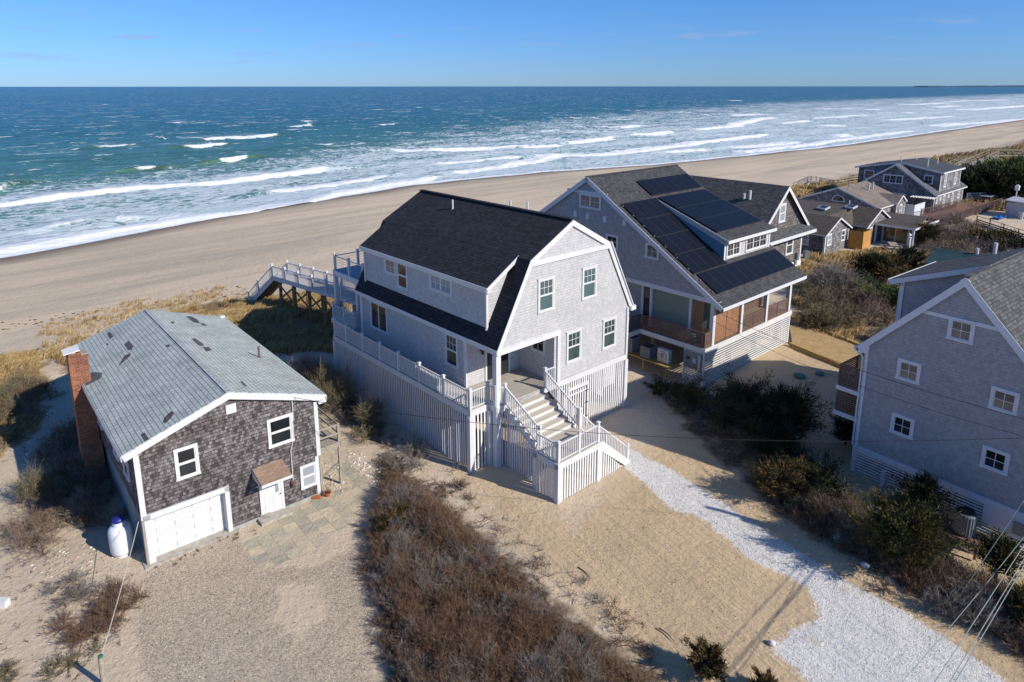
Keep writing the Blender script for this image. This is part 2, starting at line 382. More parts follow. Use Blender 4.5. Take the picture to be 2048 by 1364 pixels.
# windows: local X = width, Z = height, outwards = -Y
_wc = {}
def window(parent, face, c, w, h, style='sixone', glass='glass', trim='white', cw=0.11, name='window'):
    key = (round(w, 2), round(h, 2), style, glass, trim, cw, name)
    if key not in _wc:
        m = MB(); a, b = w / 2, h / 2; t = -0.06
        m.box(-a, a, t, 0, b - cw, b); m.box(-a - 0.02, a + 0.02, t - 0.02, 0, -b, -b + cw * 0.8)
        m.box(-a, -a + cw, t, 0, -b + cw * 0.8, b - cw); m.box(a - cw, a, t, 0, -b + cw * 0.8, b - cw)
        frame = m.mesh(name, M[trim])
        iw, z0, z1 = a - cw, -b + cw * 0.8, b - cw
        g = MB(); g.box(-iw, iw, -0.02, 0, z0, z1); pane = g.mesh('pane', M[glass])
        s = MB(); mt = 0.028
        def bars(x0, x1, za, zb, nx, nz):
            for i in range(1, nx):
                x = x0 + (x1 - x0) * i / nx; s.box(x - mt / 2, x + mt / 2, -0.035, -0.021, za, zb)
            for i in range(1, nz):
                z = za + (zb - za) * i / nz; s.box(x0, x1, -0.034, -0.021, z - mt / 2, z + mt / 2)
        def edge(x0, x1, za, zb, e=0.05):
            s.box(x0, x1, -0.04, -0.021, zb - e, zb); s.box(x0, x1, -0.04, -0.021, za, za + e)
            s.box(x0, x0 + e, -0.038, -0.021, za + e, zb - e); s.box(x1 - e, x1, -0.038, -0.021, za + e, zb - e)
        mid = (z0 + z1) / 2
        if style == 'sixone': edge(-iw, iw, mid, z1); edge(-iw, iw, z0, mid); bars(-iw + .05, iw - .05, mid + .05, z1 - .05, 3, 2)
        elif style == 'oneone': edge(-iw, iw, mid, z1, 0.06); edge(-iw, iw, z0, mid, 0.06)
        elif style == 'four': edge(-iw, iw, z0, z1); bars(-iw + .05, iw - .05, z0 + .05, z1 - .05, 2, 2)
        elif style == 'six': edge(-iw, iw, z0, z1); bars(-iw + .05, iw - .05, z0 + .05, z1 - .05, 2, 3)
        elif style.startswith('multi'):
            k = int(style[5:]); ww = 2 * iw / k
            for i in range(k):
                x0 = -iw + i * ww; edge(x0, x0 + ww, z0, z1, 0.06); bars(x0 + .06, x0 + ww - .06, z0 + .06, z1 - .06, 2, 2 if h < 1.6 else 3)
        elif style.startswith('pair'):
            for x0 in (-iw, 0): edge(x0, x0 + iw, z0, z1, 0.06)
        sash = s.mesh('sash', M['sash' if trim == 'white2' else trim]) if s.v else None
        _wc[key] = (frame, pane, sash)
    frame, pane, sash = _wc[key]
    rot = {'F': 0.0, 'L': -math.pi / 2, 'B': math.pi, 'R': math.pi / 2}[face]
    o = link(name, frame, parent, c, rot)
    link('pane', pane, o)
    if sash: link('sash', sash, o)
    return o

def run_rail(root, pts, h=1.05, mat='white', post=0.13, spacing=0.14, bal=0.035, style='v', ends=(True, True), cap=True, posth=None, gap=0.09, pmat=None, railw=0.07, base=0.0):
    """railing through points (x,y,z); posts are parts, each straight run one part"""
    pm = M[pmat or mat]; ph = posth or h + 0.12
    for i, p in enumerate(pts):
        if (i == 0 and not ends[0]) or (i == len(pts) - 1 and not ends[1]): continue
        m = MB(); q = post / 2
        m.box(p[0] - q, p[0] + q, p[1] - q, p[1] + q, p[2] - base, p[2] + ph)
        if cap:
            c = q + 0.03; m.box(p[0] - c, p[0] + c, p[1] - c, p[1] + c, p[2] + ph, p[2] + ph + 0.04)
            m.add([(p[0] - q, p[1] - q, p[2] + ph + .04), (p[0] + q, p[1] - q, p[2] + ph + .04), (p[0] + q, p[1] + q, p[2] + ph + .04), (p[0] - q, p[1] + q, p[2] + ph + .04), (p[0], p[1], p[2] + ph + .09)],
                  [(0, 1, 4), (1, 2, 4), (2, 3, 4), (3, 0, 4)])
        m.build('post', pm, root)
    for a, b in zip(pts[:-1], pts[1:]):
        a, b = Vector(a), Vector(b); m = MB(); d = b - a; dl = Vector((d.x, d.y, 0)).length; dn = d / max(dl, 1e-6)
        a2 = a + dn * (post / 2); b2 = b - dn * (post / 2); d2 = b2 - a2; L2 = Vector((d2.x, d2.y, 0)).length
        up = Vector((0, 0, 1))
        m.beam(a2 + up * (h - 0.03), b2 + up * (h - 0.03), railw, 0.06)
        if style == 'v':
            m.beam(a2 + up * gap, b2 + up * gap, railw * 0.8, 0.05)
            k = max(1, int(L2 / spacing))
            for i in range(k):
                p = a2 + d2 * ((i + 0.5) / k); q = bal / 2
                m.beam(p + up * (gap + 0.02), p + up * (h - 0.05), bal, bal, (dn.x, dn.y, 0))
        elif style == 'h':
            k = int((h - 0.1) / spacing)
            for i in range(k): z = gap + spacing * i; m.beam(a2 + up * z, b2 + up * z, 0.03, spacing * 0.62)
        elif style == 'one': m.beam(a2 + up * h * 0.5, b2 + up * h * 0.5, railw * 0.7, 0.05)
        m.build('railing', M[mat], root)

def slat_screen_v(m, a, b, z0, ztop, w=0.10, pitch=0.19, t=0.018):
    """vertical slats from a to b (xy); ztop is a number or a function of the distance"""
    a, b = Vector((a[0], a[1], 0)), Vector((b[0], b[1], 0)); d = b - a; Ln = d.length; d.normalize()
    n = int(Ln / pitch)
    for i in range(n):
        s = (i + 0.5) * Ln / n; zt = ztop(s) if callable(ztop) else ztop
        zb = z0(s) if callable(z0) else z0
        if zt - zb < 0.05: continue
        p = a + d * s
        m.beam((p.x, p.y, zb), (p.x, p.y, zt), w, t, (-d.y, d.x, 0))
def slat_screen_h(m, a, b, z0, z1, w=0.09, pitch=0.16, t=0.03):
    n = int((z1 - z0) / pitch)
    for i in range(n):
        z = z0 + (i + 0.5) * (z1 - z0) / n
        m.beam((a[0], a[1], z), (b[0], b[1], z), t, w)

# ------------------------------------------------------------------ value noise for terrain, sea and foam
_perm = RNG.permutation(512)
_val = RNG.random(512)
def vnoise(x, y, seed=0):
    xi, yi = np.floor(x).astype(int), np.floor(y).astype(int); xf, yf = x - xi, y - yi
    u, v = xf * xf * (3 - 2 * xf), yf * yf * (3 - 2 * yf)
    def h(a, b): return _val[(_perm[(a + seed * 37) & 511] + b * 17 + _perm[b & 511]) & 511]
    return (h(xi, yi) * (1 - u) + h(xi + 1, yi) * u) * (1 - v) + (h(xi, yi + 1) * (1 - u) + h(xi + 1, yi + 1) * u) * v
def fbm(x, y, o=4, seed=0):
    s, a, t = 0.0, 0.5, 0.0
    for i in range(o):
        s = s + a * vnoise(x * 2 ** i + 13.7 * i, y * 2 ** i + 7.1 * i, seed + i); t += a; a *= 0.5
    return s / t
def smooth(a, b, x):
    t = np.clip((x - a) / (b - a), 0, 1); return t * t * (3 - 2 * t)

SEA_Z = -2.5
SH_U = np.array([-4000, -120, -13, -1, 15, 37, 68, 108, 143, 190, 260, 390, 568, 900, 4000.])
SH_V = np.array([86, 86, 88.3, 91.4, 96.5, 102.5, 109, 104, 96.3, 90.3, 86.2, 87.6, 91.6, 100, 160.])
def shore(u):
    k = np.interp(u, SH_U, SH_V)
    return k + 0.9 * (vnoise(u / 9.0, u * 0 + 3.3, 2) - 0.5) * 2 + 0.7 * np.sin(u / 14.0)

def poly_sd(px, py, poly):
    """signed distance, positive inside"""
    P = np.array(poly, float); n = len(P); d = np.full(px.shape, 1e9); ins = np.zeros(px.shape, bool)
    for i in range(n):
        a, b = P[i], P[(i + 1) % n]; e = b - a; L2 = max(e @ e, 1e-9)
        t = np.clip(((px - a[0]) * e[0] + (py - a[1]) * e[1]) / L2, 0, 1)
        d = np.minimum(d, np.hypot(px - a[0] - t * e[0], py - a[1] - t * e[1]))
        c = ((a[1] > py) != (b[1] > py)) & (px < (b[0] - a[0]) * (py - a[1]) / (b[1] - a[1] + 1e-12) + a[0])
        ins ^= c
    return np.where(ins, d, -d)
def pxpoly(l, z=0.0): return [gp(*p, z) for p in l]

SHELL = pxpoly([(1250, 893), (1317, 927), (1384, 963), (1445, 1004), (1474, 1022), (1564, 1085), (1627, 1122), (1720, 1182), (1814, 1228), (1877, 1272), (1970, 1332), (2200, 1500), (1760, 1520), (1608, 1354), (1542, 1297), (1570, 1266), (1636, 1235), (1627, 1194), (1608, 1169), (1558, 1150), (1492, 1113), (1449, 1075), (1408, 1038), (1335, 1010), (1317, 993), (1283, 963), (1248, 930)])
PEBBLE = pxpoly([(300, 1128), (380, 1085), (470, 1062), (505, 1112), (525, 1142), (640, 1128), (735, 1080), (760, 1110), (735, 1364), (760, 1500), (250, 1500), (292, 1364), (270, 1230)])
SANDSPOT = pxpoly([(560, 1170), (640, 1165), (650, 1230), (600, 1280), (545, 1240)])
GRASS = [pxpoly([(90, 705), (150, 665), (260, 640), (420, 590), (520, 590), (640, 600), (680, 610), (672, 700), (640, 690), (560, 700), (470, 740), (150, 760)], 0.4),
         pxpoly([(-140, 700), (60, 702), (82, 745), (90, 800), (60, 850), (0, 900), (-140, 960)], 0.4),
         pxpoly([(1585, 520), (1660, 500), (1720, 505), (1760, 500), (1850, 525), (1860, 560), (1700, 570), (1740, 640), (1700, 690), (1600, 660), (1585, 600)]),
         pxpoly([(1575, 395), (1620, 378), (1720, 365), (1740, 395), (1660, 410), (1590, 412)]),
         pxpoly([(1800, 345), (1880, 318), (1960, 312), (2048, 296), (2300, 270), (2500, 400), (2150, 430), (1950, 420), (1880, 390)])]
PAVER = [loc2('L', *p) for p in [(4.3, -.5), (4.05, -1.97), (4.11, -3.2), (4.65, -3.42), (6.7, -3.5), (9.3, -2.5), (10.6, -1.6), (10.9, -1.2), (10.82, .36), (10.85, 3.9), (10.85, 7.5), (10.1, 7.5), (10.1, 2.6), (10.1, -.3), (8.7, .05), (6.7, .1)]]
WALKW = [(-1.3, 24), (6, 24), (4, 39), (-1, 39)]

def terrain_z(X, Y):
    X, Y = np.asarray(X, float), np.asarray(Y, float)
    a = R(FR['M'][2]); dx, dy = X - FR['M'][0], Y - FR['M'][1]
    u, v = dx * math.cos(a) + dy * math.sin(a), -dx * math.sin(a) + dy * math.cos(a)
    w = shore(u) - v                                        # metres inland of the waterline
    z = np.interp(w, [-60, 0, 12, 40, 60, 72], [-9.5, SEA_Z, -1.55, -0.55, 0.05, 0.0])
    dune = np.exp(-((v - 31.5 - 1.5 * np.sin(u / 7)) / 4.5) ** 2) * (0.55 + 0.65 * fbm(u / 6.0, v / 6.0, 3, 5))
    dune = dune * np.where(u > 20, 1.3, 1.0)
    path = np.exp(-((u + 22.5 - (v - 30) * 0.25) / 1.6) ** 2)
    z = z + dune * (1 - 0.85 * path) * smooth(20, 26, v)
    rough = smooth(8, 16, w) 
    z = z + rough * ((fbm(X / 1.3, Y / 1.3, 3, 9) - 0.5) * 0.09 + (fbm(X / 5.0, Y / 5.0, 2, 4) - 0.5) * 0.12)
    ra = R(FR['R'][2]); ex, ey = X - FR['R'][0], Y - FR['R'][1]
    ru, rv = ex * math.cos(ra) + ey * math.sin(ra), -ex * math.sin(ra) + ey * math.cos(ra)
    z = z - 1.05 * smooth(1.0, 7.5, ru) * smooth(-6.5, -1.5, rv) * (1 - smooth(12, 16, ru))
    return z

def grid_axis(lo, hi, step, far_lo, far_hi, g):
    a = list(np.arange(lo, hi + 1e-6, step)); s = step; x = a[-1]
    while x < far_hi: s *= g; x += s; a.append(x)
    s = step; x = a[0]; pre = []
    while x > far_lo: s *= g; x -= s; pre.append(x)
    return np.array(pre[::-1] + a)
def grid_mesh(name, X, Y, Z, mat, attrs, smooth_=True):
    nu, nv = X.shape; me = bpy.data.meshes.new(name)
    co = np.stack([X, Y, Z], -1).reshape(-1, 3)
    i = np.arange(nu * nv).reshape(nu, nv)
    q = np.stack([i[:-1, :-1], i[1:, :-1], i[1:, 1:], i[:-1, 1:]], -1).reshape(-1, 4)
    me.vertices.add(len(co)); me.vertices.foreach_set('co', co.ravel())
    me.loops.add(q.size); me.loops.foreach_set('vertex_index', q.ravel())
    me.polygons.add(len(q)); me.polygons.foreach_set('loop_start', np.arange(0, q.size, 4))
    me.update(calc_edges=True)
    if smooth_: me.polygons.foreach_set('use_smooth', np.ones(len(q), bool))
    for k, v in attrs.items():
        at = me.attributes.new(k, 'FLOAT', 'POINT'); at.data.foreach_set('value', np.asarray(v, float).ravel())
    me.materials.append(mat)
    return link(name, me)

def attr(nt, name):
    a = nt.nodes.new("ShaderNodeAttribute"); a.attribute_name = name; return a.outputs['Fac']
def ground_material():
    m, nt, b = newmat("sand_and_gravel")
    g = nt.nodes.new("ShaderNodeNewGeometry").outputs['Position']
    n_lo = noise(nt, g, 0.12, 4.0); n_md = noise(nt, g, 0.9, 5.0); n_hi = noise(nt, g, 7.0, 4.0); n_vh = noise(nt, g, 28.0, 3.0)
    warm = attr(nt, 'warm')
    sand = mixc(nt, mrange(nt, math_(nt, 'ADD', warm, math_(nt, 'MULTIPLY', math_(nt, 'SUBTRACT', n_md, 0.5), 0.6)), 0.3, 0.7), (0.66, 0.535, 0.395), (0.60, 0.45, 0.28))
    sand = mixc(nt, 1.0, sand, mixc(nt, mrange(nt, n_lo, 0.3, 0.7), (0.86,) * 3, (1.10,) * 3), 'MULTIPLY')
    sand = mixc(nt, 1.0, sand, mixc(nt, mrange(nt, n_hi, 0.3, 0.75), (0.90,) * 3, (1.07,) * 3), 'MULTIPLY')
    sand = mixc(nt, math_(nt, 'MULTIPLY', mrange(nt, n_vh, 0.60, 0.66), mrange(nt, n_hi, 0.42, 0.58)), sand, (0.24, 0.185, 0.13))              # small dark debris
    # beach: grey brown bands parallel to the sea, wet near the water
    bd = attr(nt, 'inland')
    nb = noise(nt, g, 0.05, 4.0, 0.6)
    bandn = noise(nt, attr_vec(nt), 1.0, 4.0, 0.6)
    beach = mixc(nt, mrange(nt, bandn, 0.40, 0.62), (0.66, 0.53, 0.375), (0.49, 0.41, 0.305))
    fine_ = noise(nt, attr_vec(nt, (0.06, 1.3, 0.5)), 1.0, 5.0, 0.7)
    beach = mixc(nt, 1.0, beach, mixc(nt, mrange(nt, fine_, 0.35, 0.65), (0.90,) * 3, (1.06,) * 3), 'MULTIPLY')
    beach = mixc(nt, mrange(nt, noise(nt, g, 2.2, 5.0, 0.7), 0.68, 0.74), beach, (0.26, 0.215, 0.165))
    beach = mixc(nt, 1.0, beach, mixc(nt, mrange(nt, n_hi, 0.3, 0.7), (0.86,) * 3, (1.1,) * 3), 'MULTIPLY')
    inner = mrange(nt, math_(nt, 'ADD', bd, math_(nt, 'MULTIPLY', math_(nt, 'SUBTRACT', n_md, 0.5), 14.0)), 38, 52)
    sand = mixc(nt, inner, beach, sand)
    wet = mrange(nt, math_(nt, 'ADD', bd, math_(nt, 'MULTIPLY', nb, 3.0)), 10.0, 3.0)
    sand = mixc(nt, wet, sand, (0.22, 0.17, 0.13))
    # dune ground under the grass
    gr = attr(nt, 'grass')
    gm = mrange(nt, math_(nt, 'ADD', gr, math_(nt, 'MULTIPLY', math_(nt, 'SUBTRACT', n_md, 0.5), 1.6)), 0.35, 0.65)
    gcol = mixc(nt, mrange(nt, n_hi, 0.35, 0.65), (0.17, 0.115, 0.055), (0.34, 0.23, 0.105))
    sand = mixc(nt, gm, sand, gcol)
    # brown leaf litter under shrubs
    lt = attr(nt, 'litter')
    lm = mrange(nt, math_(nt, 'ADD', lt, math_(nt, 'MULTIPLY', math_(nt, 'SUBTRACT', n_md, 0.5), 1.4)), 0.35, 0.75)
    sand = mixc(nt, lm, sand, mixc(nt, mrange(nt, n_hi, 0.4, 0.6), (0.085, 0.058, 0.038), (0.20, 0.145, 0.10)))
    # tan pebbles
    vo = nt.nodes.new("ShaderNodeTexVoronoi"); vo.inputs['Scale'].default_value = 30.0; nt.links.new(g, vo.inputs['Vector'])
    vs = nt.nodes.new("ShaderNodeSeparateColor"); nt.links.new(vo.outputs['Color'], vs.inputs[0])
    peb = mixc(nt, vs.outputs[0], (0.30, 0.235, 0.17), (0.74, 0.62, 0.47))
    pm = mrange(nt, math_(nt, 'ADD', attr(nt, 'pebble'), math_(nt, 'MULTIPLY', math_(nt, 'SUBTRACT', n_md, 0.5), 0.9)), 0.4, 0.6)
    pm = math_(nt, 'MULTIPLY', pm, mrange(nt, n_hi, 0.25, 0.45, 0.55, 1.0))
    sand = mixc(nt, pm, sand, peb)
    # crushed white shell
    v2 = nt.nodes.new("ShaderNodeTexVoronoi"); v2.inputs['Scale'].default_value = 38.0; nt.links.new(g, v2.inputs['Vector'])
    v2s = nt.nodes.new("ShaderNodeSeparateColor"); nt.links.new(v2.outputs['Color'], v2s.inputs[0])
    sh = mixc(nt, v2s.outputs[0], (0.68, 0.65, 0.61), (0.88, 0.86, 0.82))
    sh = mixc(nt, mrange(nt, v2s.outputs[1], 0.93, 0.95), sh, (0.25, 0.22, 0.19))
    sm = mrange(nt, math_(nt, 'ADD', attr(nt, 'shell'), math_(nt, 'ADD', math_(nt, 'MULTIPLY', math_(nt, 'SUBTRACT', n_md, 0.5), 0.9), math_(nt, 'MULTIPLY', math_(nt, 'SUBTRACT', n_hi, 0.5), 0.8))), 0.42, 0.62)
    sh = mixc(nt, mrange(nt, math_(nt, 'ADD', math_(nt, 'MULTIPLY', n_lo, 0.5), n_md), 0.86, 1.04), sh, (0.60, 0.52, 0.42))
    sand = mixc(nt, math_(nt, 'MULTIPLY', sm, 0.98), sand, sh)
    # square pavers, worn and half covered with sand
    rp = nt.nodes.new("ShaderNodeMapping"); rp.inputs['Rotation'].default_value = (0, 0, R(-40.3)); nt.links.new(g, rp.inputs[0])
    bk = nt.nodes.new("ShaderNodeTexBrick"); bk.offset = 0.0; nt.links.new(rp.outputs[0], bk.inputs['Vector'])
    for k_, v_ in (('Scale', 1.0), ('Mortar Size', 0.012), ('Mortar Smooth', 0.4), ('Brick Width', 0.62), ('Row Height', 0.62)): bk.inputs[k_].default_value = v_
    bk.inputs['Color1'].default_value = rgb((0.40, 0.37, 0.29)); bk.inputs['Color2'].default_value = rgb((0.62, 0.52, 0.37)); bk.inputs['Mortar'].default_value = rgb((0.33, 0.27, 0.19))
    pv_ = mixc(nt, mrange(nt, n_md, 0.50, 0.68), bk.outputs[0], mixc(nt, 0.55, bk.outputs[0], (0.60, 0.48, 0.34)))
    pvm = mrange(nt, math_(nt, 'ADD', attr(nt, 'paver'), math_(nt, 'ADD', math_(nt, 'MULTIPLY', math_(nt, 'SUBTRACT', n_md, 0.5), 0.8), math_(nt, 'MULTIPLY', math_(nt, 'SUBTRACT', n_hi, 0.5), 0.4))), 0.32, 0.46)
    sand = mixc(nt, pvm, sand, pv_)
    nt.links.new(sand, b.inputs['Base Color'])
    b.inputs['Roughness'].default_value = 0.95; b.inputs['Specular IOR Level'].default_value = 0.15
    vh = math_(nt, 'MULTIPLY', math_(nt, 'SUBTRACT', 0.6, vo.outputs['Distance']), math_(nt, 'MAXIMUM', pm, sm))
    rr_ = nt.nodes.new("ShaderNodeMapping"); rr_.inputs['Rotation'].default_value = (0, 0, R(57)); nt.links.new(g, rr_.inputs[0])
    rut = math_(nt, 'MULTIPLY', noise(nt, rr_.outputs[0], 1.0, 4.0, 0.6, (0.16, 2.6, 1.0)), warm)
    clod = noise(nt, g, 3.1, 6.0, 0.75)
    hh = math_(nt, 'ADD', math_(nt, 'ADD', math_(nt, 'MULTIPLY', clod, 1.3), math_(nt, 'MULTIPLY', n_md, 1.2)), math_(nt, 'ADD', math_(nt, 'MULTIPLY', vh, 0.35), math_(nt, 'MULTIPLY', rut, 1.6)))
    bump(nt, b, hh, 0.9, 0.095)
    return m
def attr_vec(nt, sc3=(0.02, 0.16, 0.1)):
    """coast-aligned coordinate: stretched along the shore"""
    g = nt.nodes.new("ShaderNodeNewGeometry").outputs['Position']
    mp = nt.nodes.new("ShaderNodeMapping"); mp.vector_type = 'POINT'
    mp.inputs['Rotation'].default_value = (0, 0, R(-42.08))
    nt.links.new(g, mp.inputs[0])
    m2 = nt.nodes.new("ShaderNodeMapping"); m2.inputs['Scale'].default_value = sc3
    nt.links.new(mp.outputs[0], m2.inputs[0]); return m2.outputs[0]

def M2W(u, v):
    a = R(FR['M'][2]); return FR['M'][0] + u * math.cos(a) - v * math.sin(a), FR['M'][1] + u * math.sin(a) + v * math.cos(a)
uu = grid_axis(-60, 60, 0.35, -6000, 9000, 1.06); vv = grid_axis(-34, 48, 0.35, -600, 106, 1.03)
vv = np.concatenate([vv[vv < 106], [108, 111, 115, 120, 128, 140]])
U, V = np.meshgrid(uu, vv, indexing='ij')
# follow the shoreline at the seaward side
V = np.where(V > 60, 60 + (V - 60) * ((shore(U) + 8 - 60) / 58.0), V)
GX, GY = M2W(U, V)
GZ = terrain_z(GX, GY)
def soft(sd, w=0.5): return np.clip(0.5 + sd / (2 * w), 0, 1)
THICKET = [(-7.3, 34.0), (-5.6, 32.6), (-3.2, 29.9), (-0.6, 27.0), (1.2, 24.2), (3.4, 21.6), (6.0, 19.4), (7.5, 15), (-4.5, 15), (-4.2, 19.6), (-5.2, 22.16), (-6.2, 24.89), (-6.7, 27.87), (-6.9, 30.9)]
HILL = pxpoly([(1850, 470), (1905, 440), (1960, 462), (2048, 500), (2200, 560), (2200, 620), (2048, 560), (1940, 570), (1880, 560), (1840, 520)])
RBUSH = pxpoly([(1330, 800), (1420, 790), (1480, 780), (1590, 860), (1640, 950), (1700, 1060), (1900, 1120), (2048, 1120), (2300, 1250), (2300, 1450), (2100, 1400), (1960, 1270), (1850, 1190), (1700, 1130), (1640, 1080), (1540, 1020), (1460, 940), (1360, 860)])
SMID = pxpoly([(1600, 560), (1680, 545), (1760, 560), (1850, 580), (1850, 700), (1760, 740), (1700, 690), (1640, 650), (1590, 630)])
LITM = pxpoly([(560, 720), (640, 715), (720, 780), (790, 850), (800, 900), (720, 900), (650, 830), (600, 790)])
grass = np.zeros_like(GX)
for g_ in GRASS: grass = np.maximum(grass, soft(poly_sd(GX, GY, g_), 1.2))
uM, vM = U, V
# dune belt far along the coast to the right
grass = np.maximum(grass, np.where(uM > 95, soft(np.minimum(vM - 6, 36 + 4 * np.sin(uM / 23) - vM), 3.0), 0))
litter = np.maximum.reduce([soft(poly_sd(GX, GY, THICKET), 0.7), soft(poly_sd(GX, GY, HILL), 2.0), soft(poly_sd(GX, GY, RBUSH), 0.8) * 0.8, soft(poly_sd(GX, GY, SMID), 1.5) * 0.75, soft(poly_sd(GX, GY, LITM), 1.0) * 0.7])
warm = soft(poly_sd(GX, GY, [(-3.5, 34.5), (3.0, 28.5), (8.5, 36), (14, 44), (40, 70), (60, 60), (40, 0), (0, 5), (4, 21), (0, 27)]), 2.5)
pebble = np.minimum(soft(poly_sd(GX, GY, PEBBLE), 0.6), 1 - soft(poly_sd(GX, GY, SANDSPOT), 0.9))
ground = grid_mesh("ground", GX, GY, GZ, ground_material(), {
    'grass': grass, 'litter': litter, 'warm': warm, 'pebble': pebble, 'shell': soft(poly_sd(GX, GY, SHELL), 0.5), 'paver': soft(poly_sd(GX, GY, PAVER), 0.35), 'inland': shore(U) - V})
tag(ground, 'pale sandy ground running from the houses down the beach to the surf', kind='structure')

# ------------------------------------------------------------------ sea
ZP = lambda l, ox, oy, s: [(ox + x / s, oy + y / s) for x, y in l]
A5 = lambda l: ZP(l, 0, 150, 2.0)
A6 = lambda l: ZP(l, 1024, 150, 2.0)
# breaker crests: polyline in the photo's waterline plane -> (width of white front, trail of foam behind, height)
CRESTS = [
 (A5([(-200, 560), (0, 527), (200, 492), (400, 470), (600, 450), (800, 440), (1000, 417), (1200, 392), (1330, 378)]), 3.6, 16, 0.8, 1),
 (A5([(-200, 735), (0, 712), (200, 674), (400, 640), (600, 600), (800, 577), (1000, 552), (1200, 522), (1350, 482), (1500, 452), (1650, 430), (1760, 406)]), 4.5, 5, 0.45, 1),
 (A5([(1030, 477), (1200, 457), (1350, 437), (1500, 412), (1575, 400)]), 2.8, 3, 0.4, .9),
 (A5([(1520, 302), (1650, 304), (1800, 302), (1950, 294), (2080, 288)]), 4.0, 14, 0.7, 1),
 (A5([(600, 246), (690, 256)]), 4, 6, 0.6, .9), (A5([(370, 293), (440, 286), (545, 282)]), 3.5, 8, 0.8, .9),
 (A5([(715, 291), (800, 288), (920, 275)]), 3.5, 10, 0.7, 1), (A5([(800, 262), (860, 255), (1000, 250), (1125, 240)]), 3.5, 12, 0.9, 1),
 (A5([(860, 352), (920, 346), (1000, 330)]), 3.0, 5, 1.1, 1), (A5([(535, 382), (600, 376), (645, 376)]), 2.0, 3, 1.1, .8),
 (A5([(1140, 208), (1200, 206), (1252, 198)]), 5, 5, 0.7, 1), (A5([(1192, 186), (1258, 184)]), 5, 5, .6, .9), (A5([(670, 192), (752, 188)]), 4, 5, .6, .9),
 (A5([(412, 169), (498, 164)]), 4, 4, .5, .8), (A5([(1500, 202), (1595, 196)]), 4, 5, .6, .8), (A5([(-300, 485), (-50, 470), (0, 462), (48, 440)]), 4, 8, 1.0, 1),
 (A5([(1700, 360), (1850, 348), (2000, 338), (2100, 330)]), 3.0, 7, .5, .8), (A5([(1780, 398), (1900, 384), (2080, 358)]), 3.5, 6, .4, .95),
 (A5([(1660, 130), (1695, 129)]), 5, 3, .3, .9), (A5([(1860, 106), (1880, 105)]), 6, 3, .3, .9), (A5([(400, 118), (440, 116)]), 6, 3, .3, .8),
 (A6([(0, 292), (100, 290), (200, 284)]), 4.5, 8, .7, 1), (A6([(210, 276), (280, 270), (400, 252)]), 4.5, 6, .8, 1),
 (A6([(-10, 362), (100, 345), (180, 322), (300, 322), (400, 316), (600, 292), (800, 267), (1020, 240)]), 4.0, 7, .5, .9),
 (A6([(270, 206), (350, 214), (430, 212), (505, 204)]), 6, 6, .8, 1), (A6([(470, 244), (560, 240), (635, 228)]), 5, 6, .7, 1),
 (A6([(735, 222), (850, 212), (900, 202), (960, 184), (1045, 172)]), 6, 10, .8, 1), (A6([(1060, 196), (1120, 192), (1190, 184)]), 5, 8, .6, .9),
 (A6([(1090, 128), (1170, 130)]), 7, 5, .6, .9), (A6([(1230, 138), (1370, 134)]), 7, 6, .6, .9), (A6([(640, 158), (760, 160), (880, 162), (1025, 156)]), 6, 14, .5, .8),
 (A6([(850, 292), (950, 288), (1050, 280), (1145, 268)]), 3.5, 5, .4, .9), (A6([(580, 314), (700, 306), (795, 298)]), 3, 4, .35, .8),
 (A6([(900, 314), (1040, 298), (1200, 280), (1310, 262), (1450, 244), (1600, 225)]), 3.6, 6, .35, .9),
 (A6([(1290, 248), (1350, 240)]), 6, 6, .5, 1), (A6([(1190, 176), (1300, 170), (1420, 160)]), 6, 10, .4, .7), (A6([(1200, 206), (1345, 203)]), 5, 6, .5, .9),
 (A6([(240, 172), (300, 176), (375, 174)]), 6, 10, .6, .9), (A6([(430, 180), (482, 176)]), 6, 5, .5, .9), (A6([(480, 142), (540, 142)]), 8, 5, .5, .9),
 (A6([(1480, 152), (1600, 156), (1690, 152)]), 6, 14, .5, .9), (A6([(1500, 182), (1620, 176), (1760, 166)]), 6, 12, .4, .8), (A6([(1700, 208), (1800, 196), (1930, 190), (2060, 178)]), 6, 14, .4, .9),
 (A6([(1560, 122), (1660, 118), (1760, 112)]), 9, 14, .5, .8), (A6([(1750, 108), (1850, 104), (1990, 100)]), 9, 16, .5, .9), (A6([(1800, 142), (1950, 132), (2060, 124)]), 9, 18, .4, .9),
 (A6([(1400, 140), (1480, 138)]), 8, 6, .5, .8), (A6([(1700, 130), (1790, 124)]), 8, 8, .5, .8), (A6([(300, 138), (400, 142)]), 8, 8, .3, .5), (A6([(860, 104), (940, 102)]), 9, 6, .4, .6),
 (A5([(0, 325), (120, 322), (260, 312), (380, 308)]), 2, 9, .3, .5), (A5([(1250, 288), (1350, 290), (1480, 268)]), 2, 14, .3, .5), (A5([(430, 600), (500, 580), (600, 572)]), 2, 5, .5, .55), (A5([(150, 625), (250, 605), (380, 590)]), 2, 6, .6, .6),
]
us = grid_axis(-110, 260, 0.75, -60000, 60000, 1.035)
ws = np.concatenate([np.arange(-3.0, 120, 0.5)])
s_, x_ = 0.5, ws[-1]; ext = []
while x_ < 90000: s_ *= 1.03; x_ += s_; ext.append(x_)
ws = np.concatenate([ws, ext])
SU, SW = np.meshgrid(us, ws, indexing='ij')
SV = shore(SU) + SW
SX, SY = M2W(SU, SV)
foam = np.zeros_like(SU); lace = np.zeros_like(SU); H = np.zeros_like(SU); green = np.zeros_like(SU)
wob = (fbm(SU / 7.0, SV / 7.0, 4, 21) - 0.5)
ragged = fbm(SU / 2.2, SV / 1.6, 3, 31)
